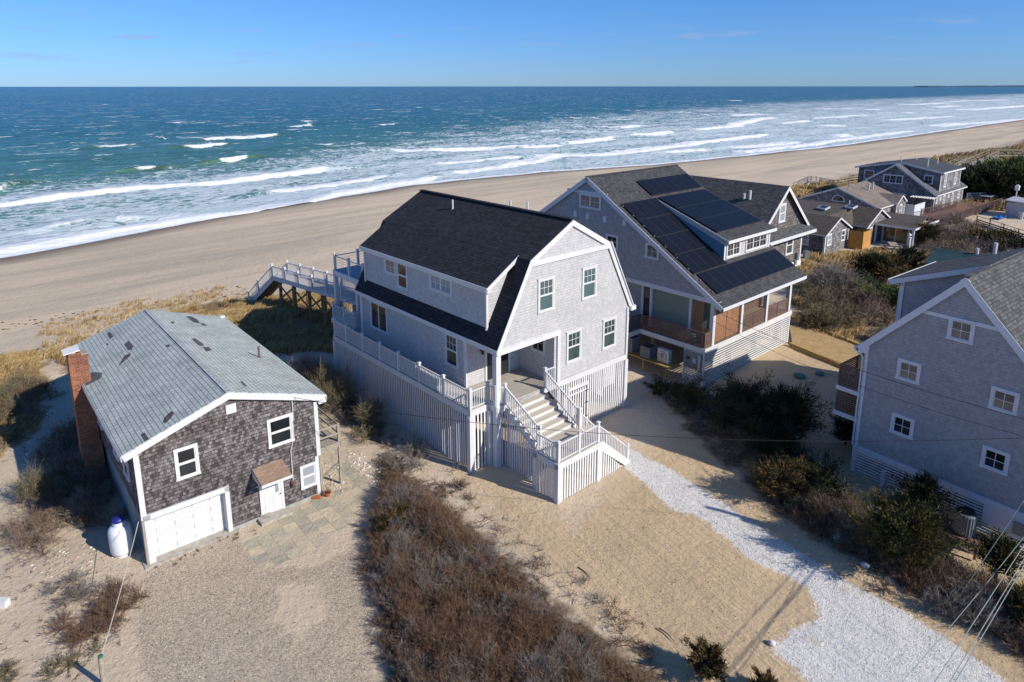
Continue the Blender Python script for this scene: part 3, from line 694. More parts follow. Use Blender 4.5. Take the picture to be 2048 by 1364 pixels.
for pts, wf, trail, hh, amp in CRESTS:
    q = np.array([inv2('M', *gp(px, py, SEA_Z)) for px, py in pts]); q = q[np.argsort(q[:, 0])]
    u0, u1 = q[0, 0], q[-1, 0]; Lc = max(u1 - u0, 1.0)
    iu = np.where((us > u0 - 12) & (us < u1 + 12))[0]
    if not len(iu): continue
    cv = np.interp(us[iu], q[:, 0], q[:, 1])
    e = np.minimum(us[iu] - u0, u1 - us[iu]); tap = np.clip(e / min(6.0, Lc * 0.35) + 0.15, 0, 1)
    d = SV[iu] - cv[:, None] + wob[iu] * wf * 1.1           # positive = seaward
    T = tap[:, None]
    wloc = (1.8 if u0 < 40 else 2.5) * wf * (0.35 + 0.65 * T) * (0.6 + 0.8 * ragged[iu])
    f = T * amp * smooth(-0.5 * wloc, -0.2 * wloc, d) * (1 - smooth(0.35 * wloc, 0.8 * wloc, d))
    foam[iu] = np.maximum(foam[iu], f)
    tr = T * amp * smooth(-0.3, 0.3, d) * np.exp(-np.clip(d, 0, None) / (trail * 1.6)) * 1.15
    lace[iu] = np.maximum(lace[iu], tr)
    T2 = np.clip(e / 8.0 + 1.2, 0, 1)[:, None]
    H[iu] += hh * T2 * np.exp(-(d / np.where(d < 0, 1.4, 3.6)) ** 2)
    green[iu] = np.maximum(green[iu], T2 * smooth(0.5, 0.8, hh + 0 * d) * np.exp(-((d + 0.4) / 1.6) ** 2))
surf = np.interp(SU, [-4000, 0, 60, 110, 200, 400, 900, 4000], [62, 62, 66, 95, 150, 230, 320, 360])      # width of the broken water
base_l = np.interp(SW / surf, [0, 0.08, 0.5, 1.0, 1.35], [1.12, 1.0, 0.88, 0.6, 0.0])
patchy = fbm(SU / 16.0, SV / 7.0, 4, 41)
lace = np.maximum(lace, np.clip(base_l + (patchy - 0.5) * 0.9 * (base_l > 0.02), 0, 1.0))
# swash at the edge
edge = 1.3 + 1.6 * fbm(SU / 6.0, SU * 0, 3, 55)
foam = np.maximum(foam, 0.8 * smooth(edge * 0.1, edge * 0.5, SW + 0.4) * (1 - smooth(edge, edge * 1.7, SW)))
# swell
sw_f = np.clip(SW / 40.0, 0, 1)
swell = 0.45 * np.sin(SV / 3.1 + 5.0 * fbm(SU / 34.0, SV / 40.0, 3, 61)) * fbm(SU / 20.0, SV / 14.0, 2, 63)
chop = (fbm(SU / 2.6, SV / 1.3, 3, 71) - 0.5) * 0.45
fade = np.clip(1.6 - SW / 500.0, 0, 1)
SZ = SEA_Z + (H + swell * sw_f + chop * np.clip(SW / 10, 0, 1) * fade)
SZ = np.where(SW > 900, SEA_Z, SZ)
def sea_material():
    m, nt, b = newmat("sea_water")
    g = nt.nodes.new("ShaderNodeNewGeometry").outputs['Position']
    rot = nt.nodes.new("ShaderNodeMapping"); rot.inputs['Rotation'].default_value = (0, 0, R(-42.08)); nt.links.new(g, rot.inputs[0])
    c = rot.outputs[0]
    off = attr(nt, 'offshore')
    n1 = noise(nt, c, 1.0, 4.0, 0.6, (0.012, 0.035, 0.02))
    t = math_(nt, 'ADD', off, math_(nt, 'MULTIPLY', math_(nt, 'SUBTRACT', n1, 0.5), 90.0))
    cr = nt.nodes.new("ShaderNodeValToRGB"); nt.links.new(mrange(nt, t, 0, 700), cr.inputs[0])
    el = cr.color_ramp.elements
    el[0].position, el[0].color = 0.0, (0.12, 0.235, 0.20, 1)
    el[1].position, el[1].color = 1.0, (0.008, 0.082, 0.108, 1)
    for p, k in ((0.06, (0.080, 0.19, 0.170, 1)), (0.17, (0.050, 0.155, 0.140, 1)), (0.36, (0.024, 0.112, 0.118, 1))):
        e = el.new(p); e.color = k
    col = mixc(nt, attr(nt, 'green'), cr.outputs[0], (0.075, 0.155, 0.105))
    n2 = noise(nt, c, 1.0, 4.0, 0.65, (0.10, 0.35, 0.2))
    col = mixc(nt, 1.0, col, mixc(nt, mrange(nt, n2, 0.32, 0.68), (0.66,) * 3, (1.32,) * 3), 'MULTIPLY')
    # lacy foam
    nl = noise(nt, c, 1.0, 6.0, 0.68, (0.30, 0.75, 0.5))
    vo = nt.nodes.new("ShaderNodeTexVoronoi"); vo.feature = 'DISTANCE_TO_EDGE'; vo.inputs['Scale'].default_value = 1.0
    wv = nt.nodes.new("ShaderNodeMapping"); wv.inputs['Scale'].default_value = (0.28, 0.62, 0.5)
    ds = nt.nodes.new("ShaderNodeVectorMath"); ds.operation = 'ADD'
    nn = nt.nodes.new("ShaderNodeTexNoise"); nn.inputs['Scale'].default_value = 0.5; nt.links.new(c, nn.inputs['Vector'])
    sc_ = nt.nodes.new("ShaderNodeVectorMath"); sc_.operation = 'SCALE'; sc_.inputs['Scale'].default_value = 4.0; nt.links.new(nn.outputs['Color'], sc_.inputs[0])
    nt.links.new(c, ds.inputs[0]); nt.links.new(sc_.outputs[0], ds.inputs[1]); nt.links.new(ds.outputs[0], wv.inputs[0]); nt.links.new(wv.outputs[0], vo.inputs['Vector'])
    veins = mrange(nt, vo.outputs['Distance'], 0.0, 0.20, 1.0, 0.0)
    la = attr(nt, 'lace')
    lt = math_(nt, 'ADD', math_(nt, 'MULTIPLY', veins, 0.34), math_(nt, 'MULTIPLY', nl, 1.75))
    lm = mrange(nt, math_(nt, 'ADD', lt, math_(nt, 'MULTIPLY', la, 0.75)), 1.40, 1.60)
    lm = math_(nt, 'MULTIPLY', lm, mrange(nt, la, 0.03, 0.12))
    col = mixc(nt, math_(nt, 'MULTIPLY', lm, 0.85), col, (0.58, 0.66, 0.71))
    # solid foam
    nf = noise(nt, c, 1.0, 5.0, 0.7, (0.8, 1.4, 1.0))
    fm = mrange(nt, math_(nt, 'ADD', attr(nt, 'foam'), math_(nt, 'MULTIPLY', math_(nt, 'SUBTRACT', nf, 0.5), 0.9)), 0.36, 0.62)
    # far whitecaps
    nw = noise(nt, c, 1.0, 3.0, 0.6, (0.045, 0.16, 0.1)); nw2 = noise(nt, c, 1.0, 2.0, 0.5, (0.006, 0.012, 0.01))
    wc = mrange(nt, math_(nt, 'ADD', nw, math_(nt, 'MULTIPLY', nw2, 0.10)), 0.695, 0.715)
    nw3 = noise(nt, c, 1.0, 2.0, 0.6, (0.14, 0.42, 0.1))
    wc = math_(nt, 'MAXIMUM', wc, mrange(nt, math_(nt, 'ADD', nw3, math_(nt, 'MULTIPLY', nw2, 0.10)), 0.735, 0.75))
    wc = math_(nt, 'MULTIPLY', wc, mrange(nt, off, 45, 100))
    fm = math_(nt, 'MAXIMUM', fm, math_(nt, 'MULTIPLY', wc, 0.8))
    col = mixc(nt, fm, col, (0.80, 0.83, 0.85))
    nt.links.new(col, b.inputs['Base Color'])
    rr = mixc(nt, math_(nt, 'MAXIMUM', fm, lm), (0.28,) * 3, (0.9,) * 3)
    nt.links.new(rr, b.inputs['Roughness'])
    b.inputs['Specular IOR Level'].default_value = 0.15
    hb = math_(nt, 'ADD', noise(nt, c, 1.0, 5.0, 0.65, (0.35, 0.9, 0.6)), math_(nt, 'MULTIPLY', fm, 0.25))
    bump(nt, b, hb, 1.0, 0.55)
    return m
sea = grid_mesh("sea", SX, SY, SZ, sea_material(), {'foam': foam, 'lace': lace, 'green': green, 'offshore': SW})
tag(sea, 'blue green ocean with rows of white breakers rolling to the beach', kind='structure')
# low far shore on the horizon at the right
m = MB()
pts = []
for i in range(41):
    t = i / 40; X0, Y0 = 9300 + t * 9000, 15500 - t * 1200
    pts.append((X0, Y0, SEA_Z + 6 + 60 * (1 - abs(t - .55) * 1.2) * (0.7 + 0.3 * math.sin(i * 1.7))))
for a, b in zip(pts[:-1], pts[1:]):
    m.prism([(a[0], a[1], SEA_Z - 5), (b[0], b[1], SEA_Z - 5), b, a], (200, 900, 0))
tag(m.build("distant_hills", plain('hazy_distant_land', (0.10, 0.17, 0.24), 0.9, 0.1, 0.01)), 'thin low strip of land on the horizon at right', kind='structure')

# ================================================================== HOUSES
def frame_of(h, name, label, cat, group=None):
    x, y, a = FR[h]; return thing(name, label, cat, (x, y, 0), R(a), group)
S_ANG = R(FR['S'][2])

# ------------------------------------------------------------------ main house: gambrel beach house on a slatted base
H1 = frame_of('M', 'beach_house', 'tall pale grey gambrel house with charcoal roof and white stairs, in the centre', 'house', )
ML, MW = 14.6, 11.30
K0, K1, K2 = (0, 6.785), (2.376, 11.234), (5.651, 13.02)
GB = [K0, K1, K2, (MW - K1[0], K1[1]), (MW, K0[1])]
DZ = 3.59
# walls
m = MB()
gf = [(0.28, 6.72), (0.45, 6.9), (2.45, 11.0), (5.65, 12.85), (8.85, 11.0), (10.85, 6.9), (10.92, 6.72), (10.92, 3.6), (4.55, 3.6), (4.55, 6.72)]
m.prism([(x, 0.06, z) for x, z in gf], (0, 0.12, 0))
gb = [(0.28, 3.6), (0.28, 6.72), (0.45, 6.9), (2.45, 11.0), (5.65, 12.85), (8.85, 11.0), (10.85, 6.9), (10.92, 6.72), (10.92, 3.6)]
m.prism([(x, ML - 0.2, z) for x, z in gb], (0, 0.12, 0))
m.box(0.28, 0.40, 2.95, ML - 0.2, 3.6, 6.74); m.box(10.80, 10.92, 0.18, ML - 0.2, 3.6, 6.74)
m.box(0.40, 4.36, 2.95, 3.07, 3.6, 6.74); m.box(4.36, 4.48, 0.18, 3.07, 3.6, 6.74)
m.box(4.36, 4.55, 0.06, 0.18, 3.6, 6.72)
m.build('wall', M['siding'], H1)
m = MB(); m.box(0.2, 4.4, 0.2, 2.95, 6.74, 6.78); m.build('porch_ceiling', M['white'], H1)
# roof: lower steep slopes and upper slopes
m = MB()
v0, v1 = -0.02, ML + 0.12
for sx in (0, 1):
    f = (lambda x: x) if sx == 0 else (lambda x: MW - x)
    m.slab([(f(-.02), v0, 6.75), (f(-.02), v1, 6.75), (f(K1[0]), v1, K1[1]), (f(K1[0]), v0, K1[1])], 0.14)
    m.slab([(f(K1[0] - .03), v0, K1[1]), (f(K1[0] - .03), v1, K1[1]), (K2[0], v1, K2[1]), (K2[0], v0, K2[1])], 0.14)
rf = m.build('roof', M['roof_m'], H1)
m = MB(); m.beam((K2[0], v0, K2[1] + .01), (K2[0], v1, K2[1] + .01), 0.34, 0.06); m.build('ridge_cap', M['roof_m'], rf)
# dormers both sides
for sx, d0 in ((0, 1.30), (1, 3.0)):
    f = (lambda x: x) if sx == 0 else (lambda x: MW - x)
    d1 = 13.9; root = H1
    m = MB(); m.slab([(f(0.22), d0 - .28, 9.90), (f(0.22), d1 + .3, 9.90), (f(2.50), d1 + .3, 11.33), (f(2.50), d0 - .28, 11.33)], 0.12)
    dr = m.build('dormer_roof', M['roof_m'], H1)
    m = MB()
    xa = 0.42
    m.box(min(f(xa), f(xa + .1)), max(f(xa), f(xa + .1)), d0, d1, 7.40, 9.92)
    for vv_ in (d0, d1 - .1):
        m.prism([(f(xa), vv_, 7.42), (f(xa), vv_, 9.90), (f(2.45), vv_, 11.2), (f(2.42), vv_, 11.0)], (0, .1, 0))
    dw = m.build('dormer_wall', M['siding'], H1)
    m = MB()
    e = 0.02
    m.beam((f(0.20), d0 - .30, 9.78), (f(0.20), d1 + .32, 9.78), 0.03, 0.24)
    m.beam((f(0.30), d0 - .10, 9.72), (f(0.30), d1 + .12, 9.72), 0.22, 0.04)
    m.beam((f(0.22), d0 - .31, 9.78), (f(2.52), d0 - .31, 11.22), 0.03, 0.22)
    m.beam((f(xa - e), d0 - .02, 7.45), (f(xa - e), d0 - .02, 9.68), 0.13, 0.13)
    m.beam((f(xa - e), d1, 7.45), (f(xa - e), d1, 9.68), 0.13, 0.13)
    m.beam((f(xa - e), d0, 9.62), (f(xa - e), d1, 9.62), 0.05, 0.20)
    m.prism([(f(xa), d0 - .03, 9.52), (f(xa), d0 - .03, 9.74), (f(2.46), d0 - .03, 11.10), (f(2.46), d0 - .03, 10.88)], (0, .02, 0))
    m.box(min(f(.20), f(.62)), max(f(.20), f(.62)), d0 - .30, d0 - .02, 9.62, 9.70)
    m.build('dormer_trim', M['white'], H1)
    if sx == 0:
        window(H1, 'L', (xa, 10.75, 9.13), 1.30, 1.06, 'multi1', 'glass_t')
        window(H1, 'L', (xa, 9.40, 8.80), 1.20, 1.72, 'oneone', 'glass')
        window(H1, 'L', (xa, 5.38, 9.13), 2.15, 1.06, 'multi2', 'glass_w')
# trim: rakes, frieze between the knees, corner boards, eaves
m = MB()
def rake(m, P, Q, y, w=0.30, t=0.04):
    P, Q = Vector((P[0], y, P[1])), Vector((Q[0], y, Q[1])); d = (Q - P).normalized(); n = Vector((-d.z, 0, d.x))
    if n.z > 0: n = -n
    m.prism([P, Q, Q + n * w, P + n * w], (0, t, 0))
mid = (5.651, 13.00)
rake(m, (0.0, 6.74), (2.376, 11.21), -.035, .26); rake(m, (2.36, 11.21), (5.66, 13.0), -.037, .30)
rake(m, (MW, 6.74), (MW - 2.376, 11.21), -.035, .26); rake(m, (MW - 2.36, 11.21), (5.64, 13.0), -.039, .30)
m.box(2.45, 8.85, -.03, .06, 10.86, 11.14)
m.box(0.0, 4.78, -.045, .06, 6.46, 6.74)           # porch beam face
m.box(4.55, 4.78, -.045, .06, 3.60, 6.46)
m.box(10.80, 10.96, -.03, .10, 3.60, 6.72)
m.box(10.92, 10.95, .10, .22, 3.60, 6.72)
m.box(0.0, 0.30, .06, 2.95, 6.46, 6.74)
m.box(0.22, 0.31, 2.92, 3.12, 3.6, 6.5)            # corner board by the porch
m.box(0.22, 0.28, ML - .35, ML - .05, 3.6, 6.5)
m.box(-.03, .0, -.02, ML + .1, 6.52, 6.76)
m.box(0.0, .28, 2.95, ML + .1, 6.50, 6.54)
m.box(MW, MW + .03, -.02, ML + .1, 6.52, 6.76); m.box(10.92, MW, 0, ML + .1, 6.50, 6.54)
m.box(10.98, MW + .14, -.20, .12, 6.52, 6.80)      # gutter return
m.build('trim', M['white'], H1)
m = MB(); m.box(MW + .03, MW + .15, -.12, ML + .1, 6.62, 6.76); m.beam((MW + .02, -.06, 6.78), (MW - 2.34, -.06, 11.26), .10, .06); m.build('gutter', M['white'], H1)
m = MB(); m.box(-0.02, 0.30, 0.02, 0.34, 0.0, 6.46); m.box(-.05, .33, -.01, .37, 3.3, 3.6); m.build('porch_column', M['white'], H1)
# windows
for (x, z, g) in ((3.64, 9.07, 'glass_b'), (7.20, 9.06, 'glass_b'), (5.98, 5.45, 'glass_g'), (9.17, 5.44, 'glass_g')):
    w_ = window(H1, 'F', (x, 0.06, z), 1.26, 1.92, 'sixone', g)
    mm = MB(); mm.box(-.68, .68, -.10, -.06, .96, 1.01); mm.build('drip_cap', M['white'], w_)
window(H1, 'L', (0.28, 4.28, 5.45), 1.20, 1.98, 'sixone', 'glass')
window(H1, 'L', (0.28, 12.2, 5.42), 2.10, 1.95, 'pair', 'glass')
m = MB(); m.box(.20, .28, 11.0, 13.7, 6.30, 6.42); m.build('door_lintel', M['white'], H1)
window(H1, 'L', (4.36, 1.35, 5.75), 1.15, 1.25, 'four', 'glass')
# entrance door
m = MB(); m.box(1.62, 1.74, 2.88, 2.95, 3.6, 6.25); m.box(3.40, 3.56, 2.88, 2.95, 3.6, 6.25); m.box(1.62, 3.56, 2.88, 2.95, 6.25, 6.42)
dr = m.build('door_frame', M['white'], H1)
m = MB(); m.box(1.74, 2.55, 2.90, 2.95, 3.6, 6.25); m.box(2.59, 3.40, 2.90, 2.95, 3.6, 6.25)
d_ = m.build('door', M['black'], H1)
m = MB(); m.box(1.90, 2.40, 2.88, 2.90, 4.5, 6.0); m.box(2.75, 3.25, 2.88, 2.90, 4.5, 6.0); m.build('glass', M['glass'], d_)
m = MB(); m.tube((2.50, 2.84, 4.65), (2.50, 2.90, 4.65), .035); m.build('handle', M['palemetal'], d_)
m = MB(); m.box(1.28, 1.42, 2.83, 2.95, 5.55, 5.62); m.tube((1.35, 2.78, 5.35), (1.35, 2.78, 5.62), .07, .09, 8); m.tube((1.35, 2.78, 5.62), (1.35, 2.78, 5.70), .10, .03, 8); m.build('wall_lamp', M['black'], H1)
m = MB(); m.box(3.75, 3.88, 2.91, 2.95, 4.55, 4.72); m.build('outlet_box', M['white'], H1)
# vents on the roof
for (u_, v_, z0, z1, r) in ((4.63, 9.70, 12.38, 13.05, .055), (6.9, 5.0, 12.2, 13.25, .06), (6.9, 6.6, 12.2, 13.15, .06)):
    m = MB(); m.tube((u_, v_, z0), (u_, v_, z1), r, r, 10); m.tube((u_, v_, z0 - .03), (u_, v_, z0 + .08), r + .05, r + .03, 10); m.build('vent_pipe', M['white'], H1)
# decks
m = MB()
m.prism([(-1.32, .63, DZ - .05), (0, .63, DZ - .05), (0, .02, DZ - .05), (4.36, .02, DZ - .05), (4.36, 2.95, DZ - .05), (.28, 2.95, DZ - .05), (.28, 15.6, DZ - .05), (-1.32, 15.6, DZ - .05)], (0, 0, .05))
m.box(.28, 9.5, ML + .03, 19.0, DZ - .05, DZ)
dk = m.build('deck_floor', M['deck'], H1)
m = MB()
zf0, zf1 = 3.22, 3.535
m.box(-1.36, -1.32, .60, 15.6, zf0, DZ - .02); m.box(-1.36, 0, .59, .63, zf0, DZ - .02); m.box(-.04, 0, .0, .59, zf0, DZ - .02)
m.box(0, 0.9, -.04, .0, zf0, DZ - .02); m.box(3.5, 10.95, -.03, .05, zf0 + .05, DZ - .005); m.box(0.5, 3.5, -.02, .02, zf0, DZ - .05)
m.box(-1.36, .3, 15.6, 15.64, zf0, DZ - .02); m.box(.26, .30, 15.64, 19.0, zf0, DZ - .02); m.box(.26, 9.5, 19.0, 19.04, zf0, DZ - .02)
m.build('deck_fascia', M['white'], H1)
m = MB()
for x, y in ((-1.28, .70), (-1.28, 15.5), (-.05, .55), (10.85, .05), (4.66, .04)):
    m = MB(); m.box(x - .14, x + .14, y - .14, y + .14, -.2, 3.24); m.build('corner_post', M['white'], H1)
# slatted skirt
m = MB()
slat_screen_v(m, (-1.30, 15.4), (-1.30, .86), 0.0, 3.23)
m.build('slat_screen', M['slat'], H1)
m = MB(); slat_screen_v(m, (-1.14, .66), (-.2, .66), 0.0, 3.23); slat_screen_v(m, (0.34, .10), (1.0, .10), 0, 3.25); m.build('slat_screen', M['slat'], H1)
def gate_top(s): return 3.28
m = MB()
def rs0(s): return 2.66 if 0.6 < s < 2.45 else 0.0
slat_screen_v(m, (4.95, .04), (10.72, .04), rs0, 3.28, pitch=.19)
m.build('slat_screen', M['slat'], H1)
g = MB(); g.box(5.52, 7.36, -.02, .08, 2.66, 2.86); g.box(7.20, 7.36, -.02, .08, .0, 2.66); g.box(5.52, 5.66, -.02, .08, .0, 2.66)
gt = g.build('storage_gate', M['white'], H1)
m = MB(); slat_screen_v(m, (5.72, .03), (7.15, .03), 0.05, 2.6, pitch=.19); m.box(5.68, 7.18, .05, .08, .2, .32); m.box(5.68, 7.18, .05, .08, 2.3, 2.42); m.build('gate_slats', M['slat'], gt)
m = MB()
for z_ in (.6, 1.5, 2.3): m.box(7.05, 7.30, -.035, -.015, z_, z_ + .05)
m.build('hinges', M['black'], gt)
m = MB(); slat_screen_v(m, (10.9, .3), (10.9, ML), 0.0, 3.4, pitch=.2, w=.14); slat_screen_v(m, (10.7, ML), (-1.1, 15.6), 0.0, 3.2, pitch=.2, w=.14); m.build('slat_screen', M['slat'], H1)
m = MB()
for x in (.5, 4.2, 7.6, 10.4):
    for y in (.7, 4.5, 8.5, 12.5): m.box(x - .14, x + .14, y - .14, y + .14, -.2, 3.5)
for y in (.7, 4.5, 8.5, 12.5): m.box(.2, 10.8, y - .1, y + .1, 3.2, 3.5)
m.build('pilings', M['oldwood'], H1)
m = MB(); m.box(.45, 10.75, .25, ML - .25, 3.40, 3.56); m.build('floor', M['oldwood'], H1)
m = MB()
for x in (7.9, 9.3): m.box(x, x + 1.1, .5, .9, 1.6, 2.9)
m.build('storage_box', M['white2'], H1)
# main stairs down to the landing
LZ, LV, LU0, LU1 = 2.17, -2.72, .10, 3.45
NS = 7; su0, su1 = .62, 3.38
rise, run = (DZ - LZ) / NS, 2.70 / NS
m = MB(); t_ = MB()
for i in range(1, NS):
    z = DZ - rise * i; y1 = -run * (i - 1) - .02; y0 = -run * i - .02
    t_.box(su0 - .05, su1 + .05, y0 - .03, y1 - .0, z - .05, z)
for i in range(NS):
    z1_ = DZ - rise * i - (.05 if i else .05); z0_ = DZ - rise * (i + 1); y = -run * i - .02
    m.box(su0, su1, y - .0, y + .02, z0_, z1_)
m.build('risers', M['white'], H1); t_.build('stair_treads', M['tread'], H1)
m = MB()
for x in (su0 - .08, su1 + .02):
    prof = [(x, 0.02, DZ - .08)]
    for i in range(NS):
        prof += [(x, -run * i - .05, DZ - rise * i - .06), (x, -run * i - .05, DZ - rise * (i + 1) - .06)]
    prof += [(x, LV, LZ - .40), (x, LV + .25, LZ - .40), (x, .02, DZ - .55)]
    m.prism(prof, (.06, 0, 0))
m.build('stringer', M['white'], H1)
# landing
m = MB(); m.box(LU0, 3.42, -4.45, LV, LZ - .05, LZ); m.box(su0, su1, LV, -2.28, LZ - .05, LZ); m.build('landing_floor', M['deck'], H1)
m = MB()
m.box(LU0 - .04, 3.30, -4.49, -4.45, LZ - .33, LZ - .01); m.box(LU0 - .04, LU0, -4.45, LV, LZ - .33, LZ - .01); m.box(LU0, 3.42, LV, LV + .04, LZ - .33, LZ - .06)
m.build('landing_fascia', M['white'], H1)
m = MB()
for x, y in ((LU0 + .10, -4.36), (LU0 + .10, -2.85), (3.15, -4.36), (3.30, -2.85)):
    m = MB(); m.box(x - .14, x + .14, y - .14, y + .14, -.2, LZ - .06); m.build('landing_post', M['white'], H1)
m = MB(); slat_screen_v(m, (LU0 + .26, -4.42), (3.0, -4.42), 0, LZ - .32, pitch=.18, w=.105); m.build('slat_screen', M['slat'], H1)
m = MB(); slat_screen_v(m, (LU0 + .03, -4.2), (LU0 + .03, -3.0), 0, LZ - .32, pitch=.18, w=.105); m.build('slat_screen', M['slat'], H1)
m = MB(); slat_screen_v(m, (su0 - .1, .0), (su0 - .1, -2.7), 0, lambda s: DZ - .42 - s * (DZ - LZ) / 2.7, pitch=.18); m.build('slat_screen', M['slat'], H1)
# lower flight going right
N2 = 9; r2, n2 = LZ / N2, 2.35 / N2
m = MB(); t_ = MB()
for i in range(N2):
    x = 3.42 + n2 * i
    m.box(x - .02, x, -4.40, -2.80, LZ - r2 * (i + 1), LZ - r2 * i - .04)
    if i: t_.box(x - n2 - .02, x + .03, -4.42, -2.78, LZ - r2 * i - .04, LZ - r2 * i)
m.build('risers', M['white'], H1); t_.build('stair_treads', M['tread'], H1)
m = MB()
for y in (-4.47, -2.78):
    m.prism([(3.20, y, LZ - .02), (3.45, y, LZ - .02), (5.85, y, .06), (5.85, y, -.05), (5.4, y, -.05), (3.20, y, LZ - .42)], (0, .05, 0))
m.build('stringer', M['white'], H1)
m = MB(); slat_screen_v(m, (3.32, -4.44), (5.5, -4.44), 0, lambda s: LZ - .45 - s * .93, pitch=.18, w=.105); m.build('slat_screen', M['slat'], H1)
# railings
run_rail(H1, [(-1.27, 15.5, DZ), (-1.27, 13.9, DZ), (-1.27, 11.75, DZ), (-1.27, 9.65, DZ), (-1.27, 7.55, DZ), (-1.27, 5.35, DZ), (-1.27, 3.02, DZ), (-1.27, .70, DZ), (-.06, .70, DZ)], 1.06, spacing=.135, bal=.04)
run_rail(H1, [(-.06, .70, DZ), (-.0, .12, DZ), (.52, -.06, DZ), (.56, LV + .02, LZ)], 1.06, spacing=.13, bal=.04, ends=(False, True))
run_rail(H1, [(3.56, -.04, DZ), (3.50, LV - .02, LZ)], 1.06, spacing=.13, bal=.04)
run_rail(H1, [(.56, LV + .02, LZ), (LU0 + .06, LV - .1, LZ)], 1.0, ends=(False, False), spacing=.13)
run_rail(H1, [(LU0 + .10, LV - .10, LZ), (LU0 + .10, -4.36, LZ), (1.68, -4.36, LZ), (3.15, -4.36, LZ), (5.62, -4.40, 0.0)], 1.0, spacing=.13, bal=.04, ends=(False, True))
run_rail(H1, [(3.50, LV - .02, LZ), (5.62, -2.86, 0.0)], 1.0, spacing=.13, bal=.04, ends=(False, True))
run_rail(H1, [(3.62, .0, DZ), (4.5, .0, DZ)], 1.06, spacing=.13, ends=(False, False))
# rear balcony with cable rail on columns
m = MB(); m.box(.75, 9.5, ML - .05, 19.2, 7.05, 7.12); m.build('balcony_floor', plain('blue_grey_balcony_deck', (0.22, 0.29, 0.34), .6), H1)
m = MB(); m.box(.71, .75, ML - .05, 19.2, 6.72, 7.13); m.box(.71, 9.5, 19.2, 19.24, 6.72, 7.13); m.build('balcony_fascia', M['white'], H1)
run_rail(H1, [(.85, 15.0, 7.12), (.85, 17.0, 7.12), (.85, 19.08, 7.12), (2.75, 19.08, 7.12), (5.6, 19.08, 7.12), (9.4, 19.08, 7.12)], 1.1, style='none', post=.15)
m = MB()
for z_ in (.25, .45, .65, .85): m.beam((.85, 15.0, 7.12 + z_), (.85, 19.08, 7.12 + z_), .012, .012); m.beam((.85, 19.08, 7.12 + z_), (9.4, 19.08, 7.12 + z_), .012, .012)
m.build('cable_rail', M['palemetal'], H1)
m = MB()
for x, y in ((.73, 15.7), (.73, 18.85), (9.33, 18.85)):
    m = MB(); m.box(x - .13, x + .13, y - .13, y + .13, -.2, 6.75); m.build('balcony_column', M['white'], H1)
run_rail(H1, [(-1.27, 15.5, DZ), (.55, 15.66, DZ)], 1.06, ends=(False, False), spacing=.135)
run_rail(H1, [(.42, 15.75, DZ), (.42, 17.3, DZ), (.42, 18.9, DZ), (3.0, 18.9, DZ)], 1.06, spacing=.135)

# ------------------------------------------------------------------ long white walkway to the beach
WK = thing('beach_walkway', 'white railed walkway on brown posts leading from the gambrel house to the beach', 'walkway', (*M2W(0, 0), 0), R(FR['M'][2]))
wa, wb = Vector((3.95, 19.2, 3.55)), Vector((1.66, 32.75, 3.55)); wd = (wb - wa).normalized(); wn_ = Vector((-wd.y, wd.x, 0)) * -1
if wn_.x < 0: wn_ = -wn_
WW = 1.55
m = MB(); m.beam(wa + wn_ * WW / 2, wb + wn_ * WW / 2, WW, .06); m.build('boards', M['deck'], WK)
m = MB()
for k_ in (0, WW): m.beam(wa + wn_ * k_ - Vector((0, 0, .16)), wb + wn_ * k_ - Vector((0, 0, .16)), .05, .30)
m.build('fascia', M['white'], WK)
Ns = 7
for off in (0.0, WW):
    P = [tuple(wb + (wa - wb) * (i / Ns) + wn_ * off) for i in range(Ns + 1)]
    run_rail(WK, P, 1.05, spacing=.13, bal=.028, post=.15)
    e = wb + wn_ * off; c_ = e + Vector((wd.x * 2.5, wd.y * 2.5, -1.9)); b_ = e + Vector((wd.x * 4.3, wd.y * 4.3, -3.3))
    run_rail(WK, [tuple(e), tuple(c_), tuple(b_)], 1.0, spacing=.13, bal=.028, post=.15, ends=(False, True))
m = MB()
e0 = wb; e1 = wb + Vector((wd.x * 4.4, wd.y * 4.4, -3.35))
for k_ in (0, WW): m.beam(e0 + wn_ * k_ - Vector((0, 0, .2)), e1 + wn_ * k_ - Vector((0, 0, .2)), .05, .34)
m.build('fascia', M['white'], WK)
m = MB()
for i in range(15):
    p = e0 + (e1 - e0) * ((i + .5) / 15); m.beam(p, p + wn_ * WW, .26, .04)
m.build('steps', M['pile'], WK)
m = MB()
for k_ in (.2, WW / 2, WW - .2): m.beam(e0 + wn_ * k_ - Vector((0, 0, .22)), e1 + wn_ * k_ - Vector((0, 0, .22)), .08, .28)
m.build('step_joists', M['pile'], WK)
for i in range(1, 6):
    p = wb + (wa - wb) * (i * 2.15 / (wa - wb).length - .09)
    for k_ in (.12, WW - .12):
        q = p + wn_ * k_; m = MB(); m.box(q.x - .11, q.x + .11, q.y - .11, q.y + .11, 0.0, 3.35); m.build('timber_post', M['pile'], WK)
m = MB()
for i in range(1, 5):
    p = wb + (wa - wb) * (i * 2.15 / (wa - wb).length - .09); q = wb + (wa - wb) * ((i + 1) * 2.15 / (wa - wb).length - .09)
    m.beam(p + Vector((0, 0, -.5)), q + Vector((0, 0, -1.9)), .05, .16); m.beam(p + Vector((0, 0, -1.9)), q + Vector((0, 0, -.5)), .05, .16)
    m.beam(p + Vector((0, 0, -.38)), p + wn_ * WW + Vector((0, 0, -.38)), .1, .22)
m.build('cross_brace', M['pile'], WK)

